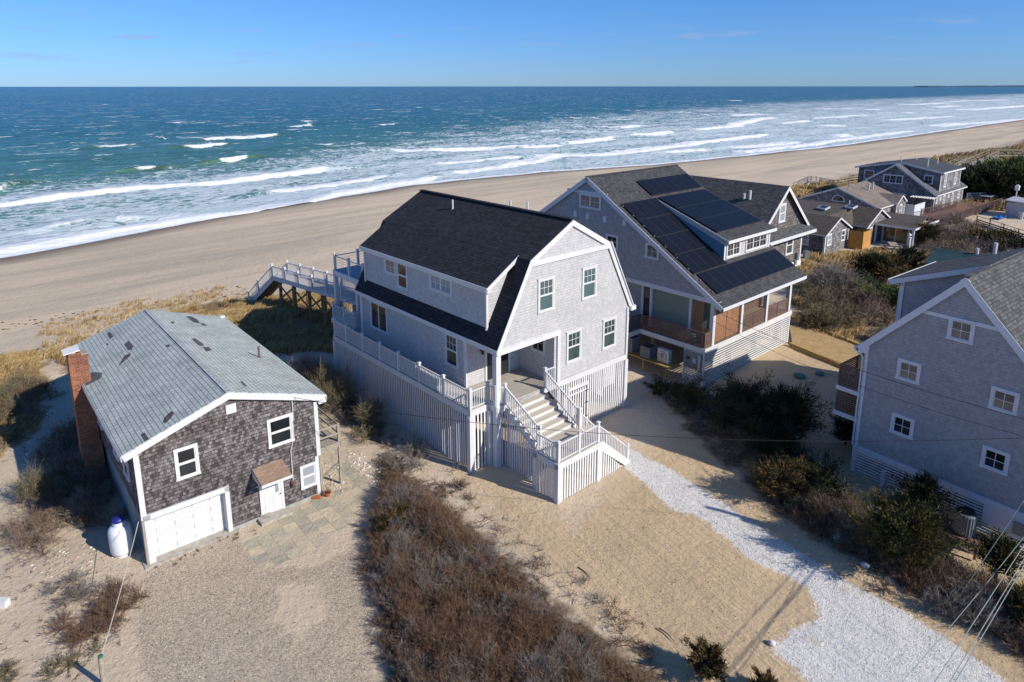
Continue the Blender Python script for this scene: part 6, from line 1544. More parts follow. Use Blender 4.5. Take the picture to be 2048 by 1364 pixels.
# utility pole outside the frame at the right, its cables, stay wire and the drops to the houses
PX, PY = 21.2, 23.4
T = thing('utility_pole', 'tall wooden utility pole just beyond the right edge', 'utility pole', (PX, PY, 0))
m = MB(); m.tube((0, 0, -.3), (0, 0, 8.4), .17, .12, 12); m.build('shaft', M['oldwood'], T)
m = MB(); m.tube((.3, -.3, 6.6), (.3, -.3, 7.5), .25, n=14); m.build('transformer', M['greymetal'], T)
def cable(label, a, b, sag, r=.012, mat='wire', n=24):
    T = thing('cable', label, 'cable', tuple(a)); a, b = Vector(a), Vector(b); m = MB(); P = []
    for i in range(n + 1):
        t = i / n; p = (b - a) * t; p.z -= sag * 4 * t * (1 - t); P.append(p)
    for p, q in zip(P[:-1], P[1:]): m.tube(p, q, r, n=5, cap=False)
    m.build('strand', M[mat], T)
lx, ly = loc2('L', 7.3, .05); sx_, sy_ = loc2('S', .55, -.2)
cable('black overhead cable running from the right across to the dark shingled house', (PX, PY, 7.3), (lx, ly, 5.75), 1.0, .011)
cable('upper thin cable crossing the shaded gable house wall', (PX, PY, 7.5), (sx_, sy_, 5.4), .55, .013)
cable('lower thin cable crossing the shaded gable house wall', (PX, PY, 6.8), (sx_, sy_ + .2, 4.6), .7, .010)
sdir = Vector((-.764, -.645, 0))
for i, (z_, off, lab, r_) in enumerate(((4.5, -.12, 'thin grey street cable left of the thick pair', .012), (4.2, .22, 'thick grey street cable, the left one of the pair', .013), (4.2, .34, 'thick grey street cable, the right one of the pair', .013))):
    cable(lab, (PX + .05 * i, PY - .05 * i, z_ + .6), (PX + sdir.x * 42 + off, PY + sdir.y * 42 - off, z_ + .2), .5, r_, 'wirel')
cable('pale stay wire running down to the sand near the brush', (PX, PY, 7.6), (*gp(1895, 1227), 0), .0, .014, 'wirel')
cable('thin drop cable crossing the white shell drive corner', (PX + .2, PY, 5.4), (*gp(1700, 1480, 3.0), 3.0), .3, .010, 'wirel')
# guy rope and its post at the lower left
T = thing('post', 'short weathered wooden post with green top at the lower left', 'post', (-14.13, 19.45, 0))
m = MB(); m.tube((0, 0, -.2), (-.0, .05, 1.15), .09, .085, 10); m.build('shaft', M['oldwood'], T); m = MB(); m.tube((0, .05, 1.15), (0, .05, 1.22), .09, .08, 10); m.build('cap', M['green'], T)
gx_, gy_ = loc2('L', .30, .02)
cable('pale rope from the low post up to the garage corner', (-14.13, 19.5, 1.1), (gx_, gy_, 2.25), .12, .014, 'rope')

# ================================================================== VEGETATION
M['twig'] = attrmat('bare_twigs', 0.85)
M['leaf'] = attrmat('evergreen_foliage', 0.75, spec=0.15)
M['blade'] = attrmat('dry_dune_grass', 0.8)
M['bark'] = plain('grey_brown_bark', (.13, .10, .08), .9, .3, 9.0, bmp=.5)
def raw_mesh(name, V, F, C, mat):
    """V (n,3), F (m,k), C (m,3) colour per face"""
    me = bpy.data.meshes.new(name); k = F.shape[1]
    me.vertices.add(len(V)); me.vertices.foreach_set('co', V.astype(np.float32).ravel())
    me.loops.add(F.size); me.loops.foreach_set('vertex_index', F.astype(np.int32).ravel())
    me.polygons.add(len(F)); me.polygons.foreach_set('loop_start', np.arange(0, F.size, k, dtype=np.int32))
    me.update(calc_edges=True)
    ca = me.color_attributes.new(name="Col", type='FLOAT_COLOR', domain='CORNER')
    cc = np.ones((len(F), k, 4), np.float32); cc[:, :, :3] = C[:, None, :]
    ca.data.foreach_set('color', cc.ravel())
    me.materials.append(mat); return me
def norm(a): return a / np.maximum(np.linalg.norm(a, axis=-1, keepdims=True), 1e-9)
class Twigs:
    """tapering, bent twigs as crossed ribbons"""
    def __init__(s): s.P = []; s.W = []; s.C = []
    def add(s, p0, p1, p2, w, c): s.P.append(np.stack([p0, p1, p2], 1)); s.W.append(w); s.C.append(c)
    def mesh(s, name, mat):
        P = np.concatenate(s.P); W = np.concatenate(s.W); C = np.concatenate(s.C); n = len(P)
        d = norm(P[:, 2] - P[:, 0]); r = norm(RNG.normal(size=(n, 3))); sd_ = norm(np.cross(d, r))
        w3 = np.stack([W, W * .75, W * .25], 1)[..., None]
        A = P - sd_[:, None] * w3; B = P + sd_[:, None] * w3
        V = np.stack([A, B], 2).reshape(-1, 3); b = np.arange(n)[:, None] * 6
        F = np.concatenate([b + np.array([0, 1, 3, 2]), b + np.array([2, 3, 5, 4])])
        return raw_mesh(name, V, F, np.concatenate([C, C]), mat)
def cols(n, palette, jit=.25):
    pal = np.array(palette); c = pal[RNG.integers(0, len(pal), n)]
    return np.clip(c * (1 + (RNG.random((n, 1)) - .5) * 2 * jit), 0, 1)
BROWN = [(.19, .135, .095), (.26, .20, .15), (.14, .095, .065), (.25, .16, .095), (.34, .29, .24), (.20, .14, .09)]
GREYB = [(.24, .21, .19), (.30, .27, .24), (.17, .145, .13), (.20, .165, .13)]
THICKET_IN = [(-7.5, 34.0), (-5.9, 32.6), (-3.7, 29.6), (-1.3, 26.7), (.5, 23.9), (2.6, 21.3), (5.0, 19.0), (6.5, 15), (-4.2, 15), (-4.1, 19.6), (-5.0, 22.16), (-6.0, 24.89), (-6.5, 27.87), (-6.8, 30.9)]
DRED = [(.15, .095, .06), (.20, .13, .085), (.11, .07, .045), (.23, .13, .07), (.26, .20, .15), (.14, .085, .05), (.17, .10, .05)]
WARM = [(.20, .155, .12), (.27, .225, .18), (.15, .11, .08), (.20, .14, .10), (.12, .08, .055)]
OLIVE = [(.22, .19, .11), (.16, .135, .08), (.26, .215, .13), (.13, .11, .07)]
RUST = [(.19, .095, .055), (.17, .11, .07), (.23, .13, .08), (.16, .12, .09), (.12, .08, .055)]
def shrub_twigs(T, base, rad, hgt, n0, n1, n2, pal, w=.014, flat=1.0, lean=(0, 0)):
    """base (k,3) roots; every root grows n0 stems that fork twice"""
    k = len(base); N = k * n0
    az = RNG.random(N) * 2 * np.pi; sp = RNG.random(N) ** .6
    root = np.repeat(base, n0, 0); rr = np.repeat(rad, n0); hh = np.repeat(hgt, n0)
    dirh = np.stack([np.cos(az), np.sin(az)], 1)
    tip = root + np.concatenate([dirh * (rr * sp)[:, None] + np.array(lean), (hh * (1 - .55 * sp ** 2) * (.7 + .4 * RNG.random(N)))[:, None]], 1)
    midp = root * .5 + tip * .5 + np.concatenate([dirh * (rr * sp * -.12)[:, None], (hh * .10)[:, None]], 1)
    shade = cols(k, pal, .2); c0 = np.repeat(shade, n0, 0) * .5 + cols(N, pal) * .5
    T.add(root, midp, tip, np.full(N, w), c0)
    def fork(P0, Pm, Pt, n, ln, wd, c):
        m = len(P0) * n; t = .25 + .75 * RNG.random(m)
        a, b, e = np.repeat(P0, n, 0), np.repeat(Pm, n, 0), np.repeat(Pt, n, 0); t1 = t[:, None]
        st = (1 - t1) ** 2 * a + 2 * t1 * (1 - t1) * b + t1 ** 2 * e
        d = norm(e - a) * .9 + RNG.normal(size=(m, 3)) * .62 + np.array([0, 0, .28]); d = norm(d)
        L_ = np.repeat(ln, n) * (.5 + .7 * RNG.random(m))
        en = st + d * L_[:, None]; mp = (st + en) / 2 + RNG.normal(size=(m, 3)) * (L_ * .08)[:, None]
        cc = np.repeat(c, n, 0) * .6 + cols(m, pal) * .4
        T.add(st, mp, en, np.full(m, wd), cc); return st, mp, en, cc
    s1 = fork(root, midp, tip, n1, hh * .45 * flat, w * .6, c0)
    if n2: fork(s1[0], s1[1], s1[2], n2, np.repeat(hh, n1) * .22, w * .42, s1[3])
def in_poly(n, poly, dens_fn=None):
    P = np.array(poly); lo, hi = P.min(0), P.max(0); out = np.zeros((0, 2))
    while len(out) < n:
        q = lo + RNG.random((n * 2, 2)) * (hi - lo); sd_ = poly_sd(q[:, 0], q[:, 1], poly)
        keep = sd_ > (RNG.random(len(q)) - .5) * .8 - .1
        out = np.concatenate([out, q[keep]])
    return out[:n]
def zat(xy): return np.asarray(terrain_z(xy[:, 0], xy[:, 1]))
def thicket(name, label, poly, n, rad, hgt, pal, n0=9, n1=6, n2=4, w=.014, clump=1.6, gap=.30):
    q = in_poly(n, poly); g = fbm(q[:, 0] / clump, q[:, 1] / clump, 3, 17)
    keep = fbm(q[:, 0] / 1.1, q[:, 1] / 1.1, 2, 90) > gap; q, g = q[keep], g[keep]; n = len(q)
    sd_ = poly_sd(q[:, 0], q[:, 1], poly); e = np.clip(.5 + sd_ / 2.2, .35, 1)
    base = np.column_stack([q, zat(q)]); hh = hgt * e * (.25 + 1.4 * g); rr = rad * (.7 + .5 * RNG.random(n))
    T = Twigs()
    # patches of one tint
    k = (fbm(q[:, 0] / 3.0, q[:, 1] / 3.0, 2, 23) + (RNG.random(n) - .5) * .25)
    lo, hi = np.quantile(k, [.4, .72])
    for sel, pl in ((k < lo, pal[0]), ((k >= lo) & (k < hi), pal[1]), (k >= hi, pal[2])):
        if sel.any(): shrub_twigs(T, base[sel], rr[sel], hh[sel], n0, n1, n2, pl, w)
    o = link(name, T.mesh(name, M['twig'])); return tag(o, label, kind='stuff')
thicket('thicket', 'dense bare brown brush filling the ground between the two drives', [p for p in THICKET_IN], 1150, .58, .80, (DRED, GREYB, RUST), 10, 8, 5, .009)
thicket('thicket', 'bare brown brush covering the slope below the dark rail fence', HILL, 420, 1.3, 1.7, (BROWN, GREYB, BROWN), 8, 5, 3, .03, 4.0)
thicket('thicket', 'dark tangled brush along the drive below the shaded gable house', pxpoly([(1540, 930), (1620, 950), (1700, 1010), (1780, 1060), (1850, 1100), (2048, 1150), (2350, 1250), (2400, 1500), (2130, 1370), (2040, 1310), (1950, 1255), (1860, 1205), (1760, 1150), (1680, 1095), (1600, 1055), (1530, 990)]), 720, .7, .95, (WARM, DRED, OLIVE), 9, 7, 5, .011)
thicket('thicket', 'brown and grey brush between the solar house and the cottage', pxpoly([(1650, 560), (1700, 560), (1760, 590), (1780, 650), (1770, 700), (1740, 690), (1690, 650), (1650, 650), (1610, 640), (1600, 610), (1640, 600)]), 170, 1.3, 2.0, (BROWN, WARM, OLIVE), 8, 6, 3, .024, 3.0)
thicket('thicket', 'low dead twigs in the shade between the two middle houses', pxpoly([(590, 735), (640, 730), (700, 790), (740, 830), (760, 880), (720, 890), (660, 840), (600, 800)]), 70, .8, 1.3, (OLIVE, GREYB, BROWN), 9, 6, 4, .014)
thicket('thicket', 'sparse low twigs on the sand beside the paver path', pxpoly([(745, 900), (800, 870), (860, 900), (900, 930), (960, 1000), (900, 985), (830, 960), (760, 955)]), 40, .7, .5, (GREYB, BROWN, GREYB), 7, 5, 3, .012)
thicket('thicket', 'sparse dead brush under the dark cedars beside the white drive', pxpoly([(1350, 800), (1440, 800), (1480, 860), (1560, 900), (1640, 980), (1600, 1010), (1520, 960), (1450, 900), (1370, 850)]), 90, .7, .7, (GREYB, BROWN, BROWN), 8, 5, 3, .013)

thicket('thicket', 'dark brush in the deep shadow between the dark house and the dune', pxpoly([(70, 900), (170, 850), (215, 950), (240, 1060), (180, 1060), (110, 1000)]), 90, .8, 1.3, (OLIVE, BROWN, GREYB), 10, 7, 5, .013)
thicket('thicket', 'dark weedy brush at the shaded foot of the left dune', pxpoly([(-40, 830), (60, 770), (110, 790), (90, 850), (30, 880), (-40, 920)]), 70, .8, 1.0, (OLIVE, BROWN, OLIVE), 10, 7, 5, .013)
thicket('thicket', 'sparse reddish twigs fringing the sand side of the brown thicket', pxpoly([(930, 985), (1010, 1050), (1110, 1120), (1200, 1180), (1270, 1250), (1350, 1335), (1320, 1364), (1200, 1270), (1080, 1160), (960, 1060)]), 95, .5, .38, (RUST, DRED, GREYB), 6, 5, 3, .009)
# single bare shrubs
def shrub(label, px, py, rad, hgt, pal, n=5, lean=(0, 0), w=.010, group=None, n0=14, n1=9, n2=7):
    x, y = gp(px, py, 0); z = float(terrain_z(np.array([x]), np.array([y]))[0])
    o = thing('bare_shrub', label, 'shrub', (x, y, z), 0, group); T = Twigs()
    b = np.column_stack([RNG.normal(size=(n, 2)) * rad * .35, np.zeros(n)])
    shrub_twigs(T, b, np.full(n, rad * .7), np.full(n, hgt) * (.7 + .4 * RNG.random(n)), n0, n1, n2, pal, w, lean=lean)
    link('branches', T.mesh('branches', M['twig']), o)
    m = MB()
    for i in range(4): a = RNG.random() * 6.28; m.tube((0, 0, -.05), (math.cos(a) * rad * .3, math.sin(a) * rad * .3, hgt * .45), .035, .015, 6, False)
    m.build('stem', M['bark'], o); return o
G_ = 'bare shrubs on the open sand'
shrub('olive bare shrub in the shadow edge left of the dark house', 62, 1000, 1.1, 1.5, OLIVE, 6)
shrub('low spreading olive shrub at the shadow corner left of the gas tank', 70, 1070, 1.9, .9, BROWN, 14)
shrub('rust brown shrub nearest the pebble drive at lower left', 225, 1212, 1.3, .42, RUST, 12)
shrub('dark rust shrub in the middle of the lower left patch', 165, 1262, 1.2, .42, RUST, 12)
shrub('grey twiggy shrub at the upper left of the lower left patch', 140, 1190, 1.2, .35, GREYB, 8)
shrub('low grey sprawling shrub above the short weathered post', 125, 1330, 1.2, .25, OLIVE, 6)
shrub('sparse shrub cut by the left edge at the very bottom', 5, 1350, .7, .3, OLIVE, 4)
shrub('tall grey bare shrub behind the side landing of the dark house', 668, 812, 1.4, 2.3, OLIVE, 7)
shrub('grey olive bare shrub standing alone in the alley beside the slatted base', 738, 852, .9, 1.5, OLIVE, 5)
shrub('dark bare shrub behind the dark house roof corner', 610, 775, 1.3, 1.9, GREYB, 6)
shrub('wiry grey shrub spreading over sand right of the paver path', 800, 925, 1.3, .7, GREYB, 7, w=.012)
shrub('small reddish twigs near the slatted corner post', 905, 985, .8, .4, RUST, 4, w=.010)
shrub('pale grey bare shrub left of the big cedar by the shaded house', 1700, 1075, 1.1, 1.2, GREYB, 7)
shrub('pale dead branches above the white bag', 1660, 1040, .8, .9, GREYB, 4, w=.02)
shrub('grey bare shrub at the top of the brush behind the yellow timber', 1668, 590, 2.6, 2.6, GREYB, 10, w=.03)
shrub('brown domed shrub beside the yellow timber', 1640, 655, 2.0, 1.6, OLIVE, 12, w=.025)
shrub('pale dry grass clump shrub below the ramp railing', 1790, 690, 1.3, 1.5, GREYB, 7, w=.02)
shrub('reddish low brush at the sand edge below the cedar', 1800, 1175, .9, .45, RUST, 6, w=.014)
shrub('grey bare bush at the bottom right by the cables', 1930, 1240, 1.0, 1.0, GREYB, 7, w=.014)

def cedar(label, px, py, h, r, tone=0, trunkh=.25, lean=(0, 0), n=900, name='cedar_tree', group=None, zb=None, leaf=.085, flat=.6, at_=None):
    x, y = at_ or gp(px, py, 0); z = float(terrain_z(np.array([x]), np.array([y]))[0])
    o = thing(name, label, 'tree' if h > 1.3 else 'shrub', (x, y, z), 0, group)
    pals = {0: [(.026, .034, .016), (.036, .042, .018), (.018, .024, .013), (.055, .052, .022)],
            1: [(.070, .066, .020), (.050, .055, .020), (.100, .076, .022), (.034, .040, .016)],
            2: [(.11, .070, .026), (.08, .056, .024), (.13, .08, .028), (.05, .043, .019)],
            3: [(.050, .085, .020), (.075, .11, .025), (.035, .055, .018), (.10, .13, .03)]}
    pal = pals[tone]
    m = MB(); tp = Vector((lean[0] * .6, lean[1] * .6, h * .8)); m.tube((0, 0, -.1), tp * .5, .05 + h * .02, .03 + h * .012, 8, False); m.tube(tp * .5, tp, .03 + h * .012, .015, 8, False)
    nl = int(20 + h * 13); tips = []
    for i in range(nl):
        t = trunkh + (1 - trunkh) * ((i + .5) / nl); a = i * 2.4 + RNG.random() * .8
        prof = (1 - ((t - .42) / .62) ** 2 if t > .42 else .75 + .6 * (t - trunkh)) 
        L_ = r * max(.12, prof) * (.40 + .95 * RNG.random() ** 1.3)
        p0 = tp * (t * .95); p1 = p0 + Vector((math.cos(a) * L_ + lean[0] * t * .4, math.sin(a) * L_ + lean[1] * t * .4, L_ * (.25 + .35 * RNG.random()) + h * .04))
        m.tube(p0, p1, .02 + .008 * h, .006, 5, False); tips.append((p0, p1))
    m.build('trunk', M['bark'], o)
    V = []; C = []; per = max(8, n // nl); flat = flat * .8
    for p0, p1 in tips:
        d = p1 - p0; tint = cols(1, pal, .3)[0] * (.7 + .6 * RNG.random())
        nc = 4
        for c in range(nc):
            t = .35 + .7 * (c + RNG.random() * .6) / nc; cen = np.array(p0 + d * t); cr = r * (.09 + .12 * RNG.random())
            k = per // nc * 4
            dd = np.array(d.normalized()); q = RNG.normal(size=(k, 3)) * cr * .55 + cen + dd * (RNG.random((k, 1)) - .2) * cr * 2.6
            dv = norm(RNG.normal(size=(k, 3)) * .55 + dd * .9 + np.array([0, 0, .45])); sdv = norm(np.cross(dv, RNG.normal(size=(k, 3))))
            ln = leaf * (.8 + 1.3 * RNG.random((k, 1))); wd = ln * .15
            tri = np.stack([q - sdv * wd, q + sdv * wd, q + dv * ln * 1.4], 1)
            V.append(tri.reshape(-1, 3)); C.append(np.clip(tint * (.7 + .6 * RNG.random((k, 1))), 0, 1))
    V = np.concatenate(V); C = np.concatenate(C); V[:, 2] = np.maximum(V[:, 2], .02)
    F = np.arange(len(V)).reshape(-1, 3)
    link('crown', raw_mesh('crown', V, F, C, M['leaf']), o); return o
CG = 'cedars beside the white drive'
cedar('low wide olive juniper at the foot of the slatted porch corner', 1372, 812, 1.2, 1.9, 1, .1, n=1800, name='juniper')
cedar('small juniper sprig left of the low wide one', 1318, 790, .8, .9, 1, .1, n=600, name='juniper')
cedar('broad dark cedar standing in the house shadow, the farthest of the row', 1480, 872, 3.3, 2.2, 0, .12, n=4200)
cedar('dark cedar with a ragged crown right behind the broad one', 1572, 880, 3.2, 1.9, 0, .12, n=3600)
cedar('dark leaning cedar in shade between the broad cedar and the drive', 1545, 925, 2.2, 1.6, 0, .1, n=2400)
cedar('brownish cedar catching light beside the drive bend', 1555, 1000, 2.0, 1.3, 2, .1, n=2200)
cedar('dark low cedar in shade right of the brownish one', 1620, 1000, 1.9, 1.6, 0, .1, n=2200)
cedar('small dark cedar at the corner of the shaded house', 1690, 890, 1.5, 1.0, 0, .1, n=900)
cedar('dark little cedar on a bare stem against the slatted base of the shaded house', 1838, 1040, 3.2, 1.05, 0, .45, n=1500)
cedar('big sunlit olive cedar in front of the shaded house', 1792, 1140, 3.4, 1.7, 1, .2, n=4600)
cedar('twiggy cedar at the right edge in front of the pale panel', 1992, 1150, 2.9, .95, 1, .42, n=1200)
cedar('olive cedar cut by the right edge near the cables', 2050, 1260, 2.0, 1.0, 1, .2, n=1400)
cedar('small brown cedar at the bottom edge beside the white drive', 1412, 1352, 1.35, .62, 2, .1, n=1300)
cedar('tiny brown cedar cut by the bottom edge', 1530, 1392, .7, .4, 2, .1, n=700, name='juniper')
cedar('small orange brown juniper at the upper left of the brown thicket', 780, 1068, .9, .6, 2, .1, n=900, name='juniper')
cedar('smaller orange brown juniper within the thicket top', 806, 1040, .8, .45, 2, .1, n=500, name='juniper')
cedar('dark cedar nearest the patio of the low cottage', 1738, 560, 3.0, 1.9, 0, .1, n=1300, leaf=.16)
cedar('brownish cedar in the middle of the group below the patio', 1775, 562, 2.4, 2.0, 2, .1, n=1300, leaf=.16)
cedar('tall thin cedar right of the group below the patio', 1812, 548, 3.2, 1.5, 0, .1, n=1100, leaf=.16)
cedar('brown cedar low at the right of the group', 1800, 580, 2.2, 2.0, 2, .1, n=1000, leaf=.16)
cedar('round bright green shrub beside the ramp railing', 1790, 622, 1.8, 2.6, 3, .05, n=2600, name='evergreen_shrub', leaf=.13)
cedar('dark cedar against the side of the covered patio', 1850, 496, 3.2, 1.7, 2, .1, n=1200, leaf=.17)
cedar('dark cedar below the long rail fence', 1985, 500, 2.4, 2.6, 2, .05, n=1200, leaf=.2)
cedar('wider dark cedar at the right edge below the rail fence', 2030, 515, 2.0, 2.8, 0, .05, n=1200, leaf=.2)
for i, (px, py, h, r_, lb) in enumerate(((1945, 398, 5.2, 4.0, 'leftmost dark pine beside the dormered house'), (1985, 402, 5.8, 4.4, 'tall dark pine second from the dormered house'), (2025, 400, 6.2, 4.4, 'yellow green pine third from the dormered house'), (2070, 404, 5.8, 4.4, 'dark pine at the right edge behind the white shed'), (2000, 384, 6.2, 4.2, 'pine rising behind the second dark pine'), (2052, 384, 6.6, 4.6, 'pine rising behind the right edge pine'), (1965, 388, 5.4, 3.6, 'pine rising behind the leftmost dark pine'))):
    cedar(lb, px, py, h, r_, 3 if i in (2, 4, 5) else 0, .08, n=1900, name='pine_tree', leaf=.34, flat=.45)

# dune grass
def grass_patch(label, poly, n, h=.55, blades=7, w=.018, wind=(.35, .15), pal=None, thr=.54):
    pal = pal or [(.44, .30, .12), (.53, .38, .17), (.34, .22, .09), (.60, .46, .25), (.38, .27, .13)]
    q = in_poly(n, poly)
    d = fbm(q[:, 0] / 2.2, q[:, 1] / 2.2, 3, 77); sd_ = poly_sd(q[:, 0], q[:, 1], poly)
    q = q[(d + np.clip(sd_ / 3, -.3, .12)) > thr]; n = len(q)
    base = np.column_stack([q, zat(q) - .03]); b = np.repeat(base, blades, 0); N = n * blades
    hh = np.repeat(h * (.5 + .9 * fbm(q[:, 0] / 1.5, q[:, 1] / 1.5, 2, 78)), blades) * (.6 + .6 * RNG.random(N))
    az = RNG.random(N) * 6.28; sp = .10 + .35 * RNG.random(N)
    dx = np.cos(az) * sp * hh + wind[0] * hh; dy = np.sin(az) * sp * hh + wind[1] * hh
    b[:, :2] += RNG.normal(size=(N, 2)) * .10
    tip = b + np.column_stack([dx, dy, hh * .85]); mid_ = b + np.column_stack([dx * .3, dy * .3, hh * .6])
    T = Twigs(); T.add(b, mid_, tip, np.full(N, w), cols(N, pal, .22) * np.repeat(.8 + .4 * RNG.random((n, 1)), blades, 0))
    o = link('dune_grass', T.mesh('dune_grass', M['blade'])); return tag(o, label, kind='stuff')
grass_patch('golden dune grass on the bank behind the dark shingled house', GRASS[0], 9000, .62, 8)
grass_patch('golden dune grass mound at the left edge', GRASS[1], 5000, .62, 8)
grass_patch('golden grass and weeds around the low cottage', GRASS[2], 5000, .6, 6, .03)
grass_patch('golden beach grass behind the tan cottage', GRASS[3], 4200, .9, 6, .05)
grass_patch('brown beach grass on the far dunes at right', GRASS[4], 9000, 1.1, 6, .08, thr=.38, pal=[(.30, .20, .09), (.42, .30, .14), (.20, .13, .07), (.36, .26, .14)])
grass_patch('sparse golden grass wisps at the beach side of the dune', pxpoly([(60, 640), (250, 590), (430, 560), (520, 575), (430, 600), (250, 650), (90, 700)], .3), 900, .4, 7)
grass_patch('golden grass under the white beach walkway', pxpoly([(600, 600), (660, 580), (700, 600), (690, 640), (640, 640)], .5), 1500, .6, 8)

# stones, shells and small litter
def scatter_stones(label, poly, n, size, mat, pal=None, flat=.55):
    q = in_poly(n, poly); z = zat(q); V = []; F = []; C = []; base_ = []
    bm = bmesh.new(); bmesh.ops.create_icosphere(bm, subdivisions=1, radius=1.0); bv = np.array([v.co[:] for v in bm.verts]); bf = np.array([[v.index for v in f.verts] for f in bm.faces]); bm.free()
    pal = pal or [(.62, .58, .54), (.74, .72, .70), (.40, .36, .32), (.30, .27, .24), (.50, .40, .32)]
    cc = cols(n, pal, .15)
    for i in range(n):
        s_ = size * (.5 + RNG.random()); a = RNG.random() * 6.28; R_ = np.array([[math.cos(a), -math.sin(a), 0], [math.sin(a), math.cos(a), 0], [0, 0, 1]])
        v = (bv * (np.array([1, .7, flat]) * s_) * (.85 + .3 * RNG.random((len(bv), 1)))) @ R_.T + np.array([q[i, 0], q[i, 1], z[i] + s_ * flat * .4])
        V.append(v); F.append(bf + i * len(bv)); C.append(np.repeat(cc[i:i + 1], len(bf), 0))
    o = link('scattered_stones', raw_mesh('scattered_stones', np.concatenate(V), np.concatenate(F), np.concatenate(C), M['twig'])); return tag(o, label, kind='stuff')
scatter_stones('white shells and stones lining the curved edge of the paver path', [loc2('L', *p) for p in [(11.0, 2.6), (11.6, 2.8), (11.9, -.6), (11.4, -1.3), (10.95, -.9), (11.05, .5)]], 110, .06, 'twig', [(.74, .72, .70), (.62, .58, .54), (.45, .4, .35)])
scatter_stones('white shells and stones under the small timber landing', [loc2('L', *p) for p in [(8.75, 3.6), (9.9, 3.6), (10.0, -.2), (9.1, -.6), (8.6, .4)]], 130, .06, 'twig')
scatter_stones('shells and grey cobbles scattered on sand left of the gas tank', pxpoly([(70, 1120), (110, 1095), (200, 1090), (245, 1110), (200, 1140), (90, 1160)]), 110, .065, 'twig', [(.42, .37, .31), (.34, .30, .26), (.62, .58, .52), (.46, .36, .27)], .35)
scatter_stones('pale stones in the shade left of the chimney', pxpoly([(20, 850), (110, 820), (140, 860), (120, 920), (40, 930)]), 160, .08, 'twig')
scatter_stones('small dark debris and shells on the sand in front of the white stairs', [(-1, 31), (4, 28.5), (8, 33), (10.5, 27.5), (10, 21), (6, 18), (2.5, 22.5), (-.5, 28)], 1300, .02, 'twig', [(.14, .10, .07), (.2, .15, .1), (.7, .68, .65), (.1, .08, .06)])
scatter_stones('dark seaweed scraps along the old tide line on the beach', pxpoly([(0, 628), (300, 596), (620, 542), (622, 552), (300, 612), (0, 645)], .1), 90, .15, 'twig', [(.13, .09, .06), (.2, .14, .09)], .25)
scatter_stones('stones and shells around the gate and drive edge', [(7.5, 36.2), (8.2, 36), (16.5, 22.8), (15.6, 22.6)], 160, .035, 'twig')
scatter_stones('loose crushed shell over the white drive', SHELL, 1800, .022, 'twig', [(.82, .79, .74), (.70, .66, .62), (.52, .48, .43)])
scatter_stones('loose round pebbles over the tan drive', [p for p in PEBBLE], 1500, .02, 'twig', [(.5, .4, .3), (.34, .27, .2), (.6, .52, .42), (.22, .18, .15)])
def small(name, label, cat, px, py, build, z=0.0):
    T = thing(name, label, cat, (*gp(px, py, z), z)); build(T); return T
def _bag(T):
    m = MB(); m.lathe([(.05, 0), (.22, .05), (.24, .2), (.15, .36), (.05, .42)], n=9); m.build('sack', M['white'], T)
thicket('thicket', 'small dry weeds along the concrete sill of the garage', [loc2('L', *p) for p in [(.8, -.15), (4.2, -.15), (5.1, -.5), (4.3, -.6), (.8, -.4)]], 26, .16, .14, (RUST, DRED, OLIVE), 7, 4, 0, .012)
thicket('thicket', 'scattered low dry weeds on the sand left of the pebble drive', pxpoly([(0, 1130), (120, 1150), (280, 1130), (300, 1364), (0, 1364)]), 46, .28, .16, (OLIVE, DRED, GREYB), 7, 4, 0, .010)
scatter_stones('dark debris scraps strewn over the left sand and pebble drive', pxpoly([(0, 1100), (300, 1130), (740, 1100), (740, 1364), (0, 1364)]), 420, .028, 'twig', [(.16, .11, .08), (.24, .17, .12), (.6, .56, .5), (.3, .2, .12)])
small('bag', 'crumpled white plastic bag at the brush edge', 'bag', 1677, 1083, _bag)
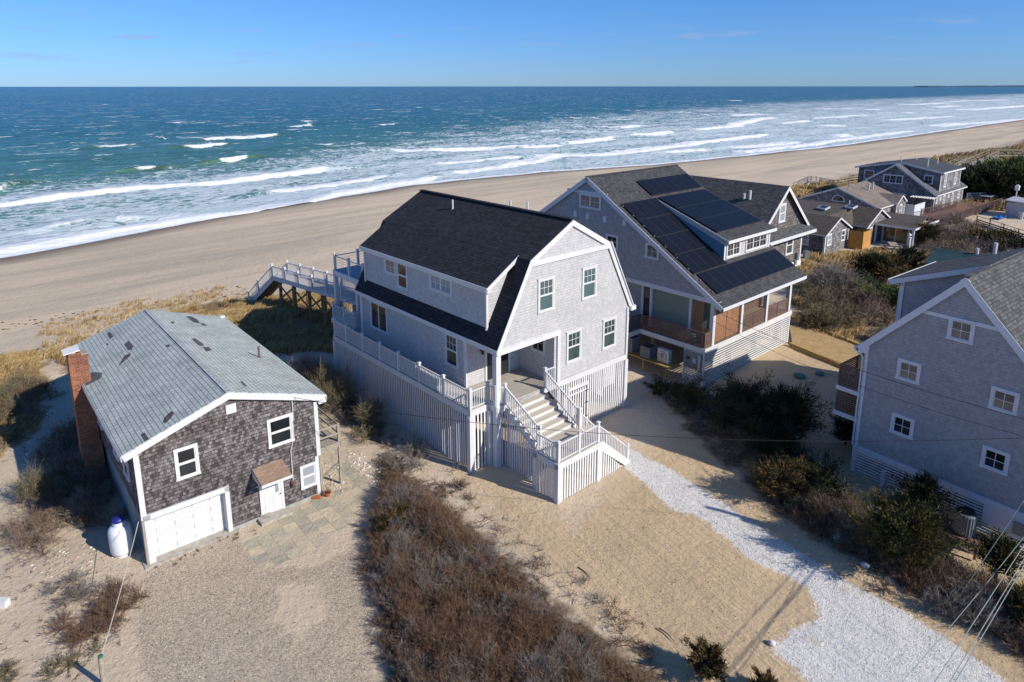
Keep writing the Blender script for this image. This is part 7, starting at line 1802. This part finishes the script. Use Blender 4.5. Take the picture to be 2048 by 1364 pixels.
def _boul(T):
    m = MB(); m.lathe([(.1, -.05), (.24, .03), (.25, .14), (.15, .24), (.03, .27)], n=8); m.build('rock', M['whitestone'], T)
small('boulder', 'pale boulder on the sand below the big olive cedar', 'rock', 1777, 1163, _boul).scale = (.7, .7, .7)
small('boulder', 'grey boulder lying in the cedar shadow beside the drive', 'rock', 1730, 1133, _boul).scale = (.8, .8, .6)
bo_ = small('boulder', 'small white boulder at the drive corner', 'rock', 1543, 1288, _boul); bo_.scale = (.55, .55, .55)
def _brick(T):
    m = MB(); m.box(-.22, .22, -.1, .1, 0, .12); m.build('block', M['terracotta'], T)
small('brick', 'red brick on the ground at the dark house corner', 'brick', 632, 996, _brick)
def _pot(T):
    m = MB(); m.lathe([(.12, 0), (.17, .2), (.19, .22), (.16, .22), (.14, .15)], n=12); m.build('pot', M['terracotta'], T)
    t_ = Twigs(); shrub_twigs(t_, np.array([[0, 0, .15]]), np.array([.25]), np.array([.35]), 14, 5, 0, RUST, .012); link('dead_plant', t_.mesh('dead_plant', M['twig']), T)
small('flower_pot', 'terracotta pot with a dead plant by the dark house corner', 'flower pot', 655, 992, _pot)
def _cb(T):
    m = MB(); m.box(-.25, .25, -.13, .13, .0, .22); m.box(-.3, .1, .16, .3, 0, .14); m.build('block', M['block'], T)
small('concrete_block', 'pale concrete block beside the white entrance door', 'block', 533, 1036, _cb)
def _box(T):
    m = MB(); m.box(-.2, .2, -.15, .15, 0, .3); m.build('crate', M['white2'], T)
small('box', 'small pale box cut by the left edge of the photo', 'box', 6, 1212, _box)
def _drift(T):
    m = MB(); m.tube((0, 0, .04), (.25, -.28, .05), .035, .02, 6); m.tube((.25, -.28, .05), (.42, -.62, .04), .02, .012, 6); m.build('stick', M['bark'], T)
small('driftwood', 'dark bent stick on the open sand left of the white drive', 'stick', 1156, 1136, _drift)
small('driftwood', 'short dark stick near the thicket on the open sand', 'stick', 1318, 1258, _drift)
def _util(T):
    m = MB(); m.box(-.3, .3, -.3, .3, -.1, .85); m.build('casing', M['greymetal'], T)
small('utility_box', 'small grey utility box standing in front of the low cottage', 'utility box', 1612, 516, _util)
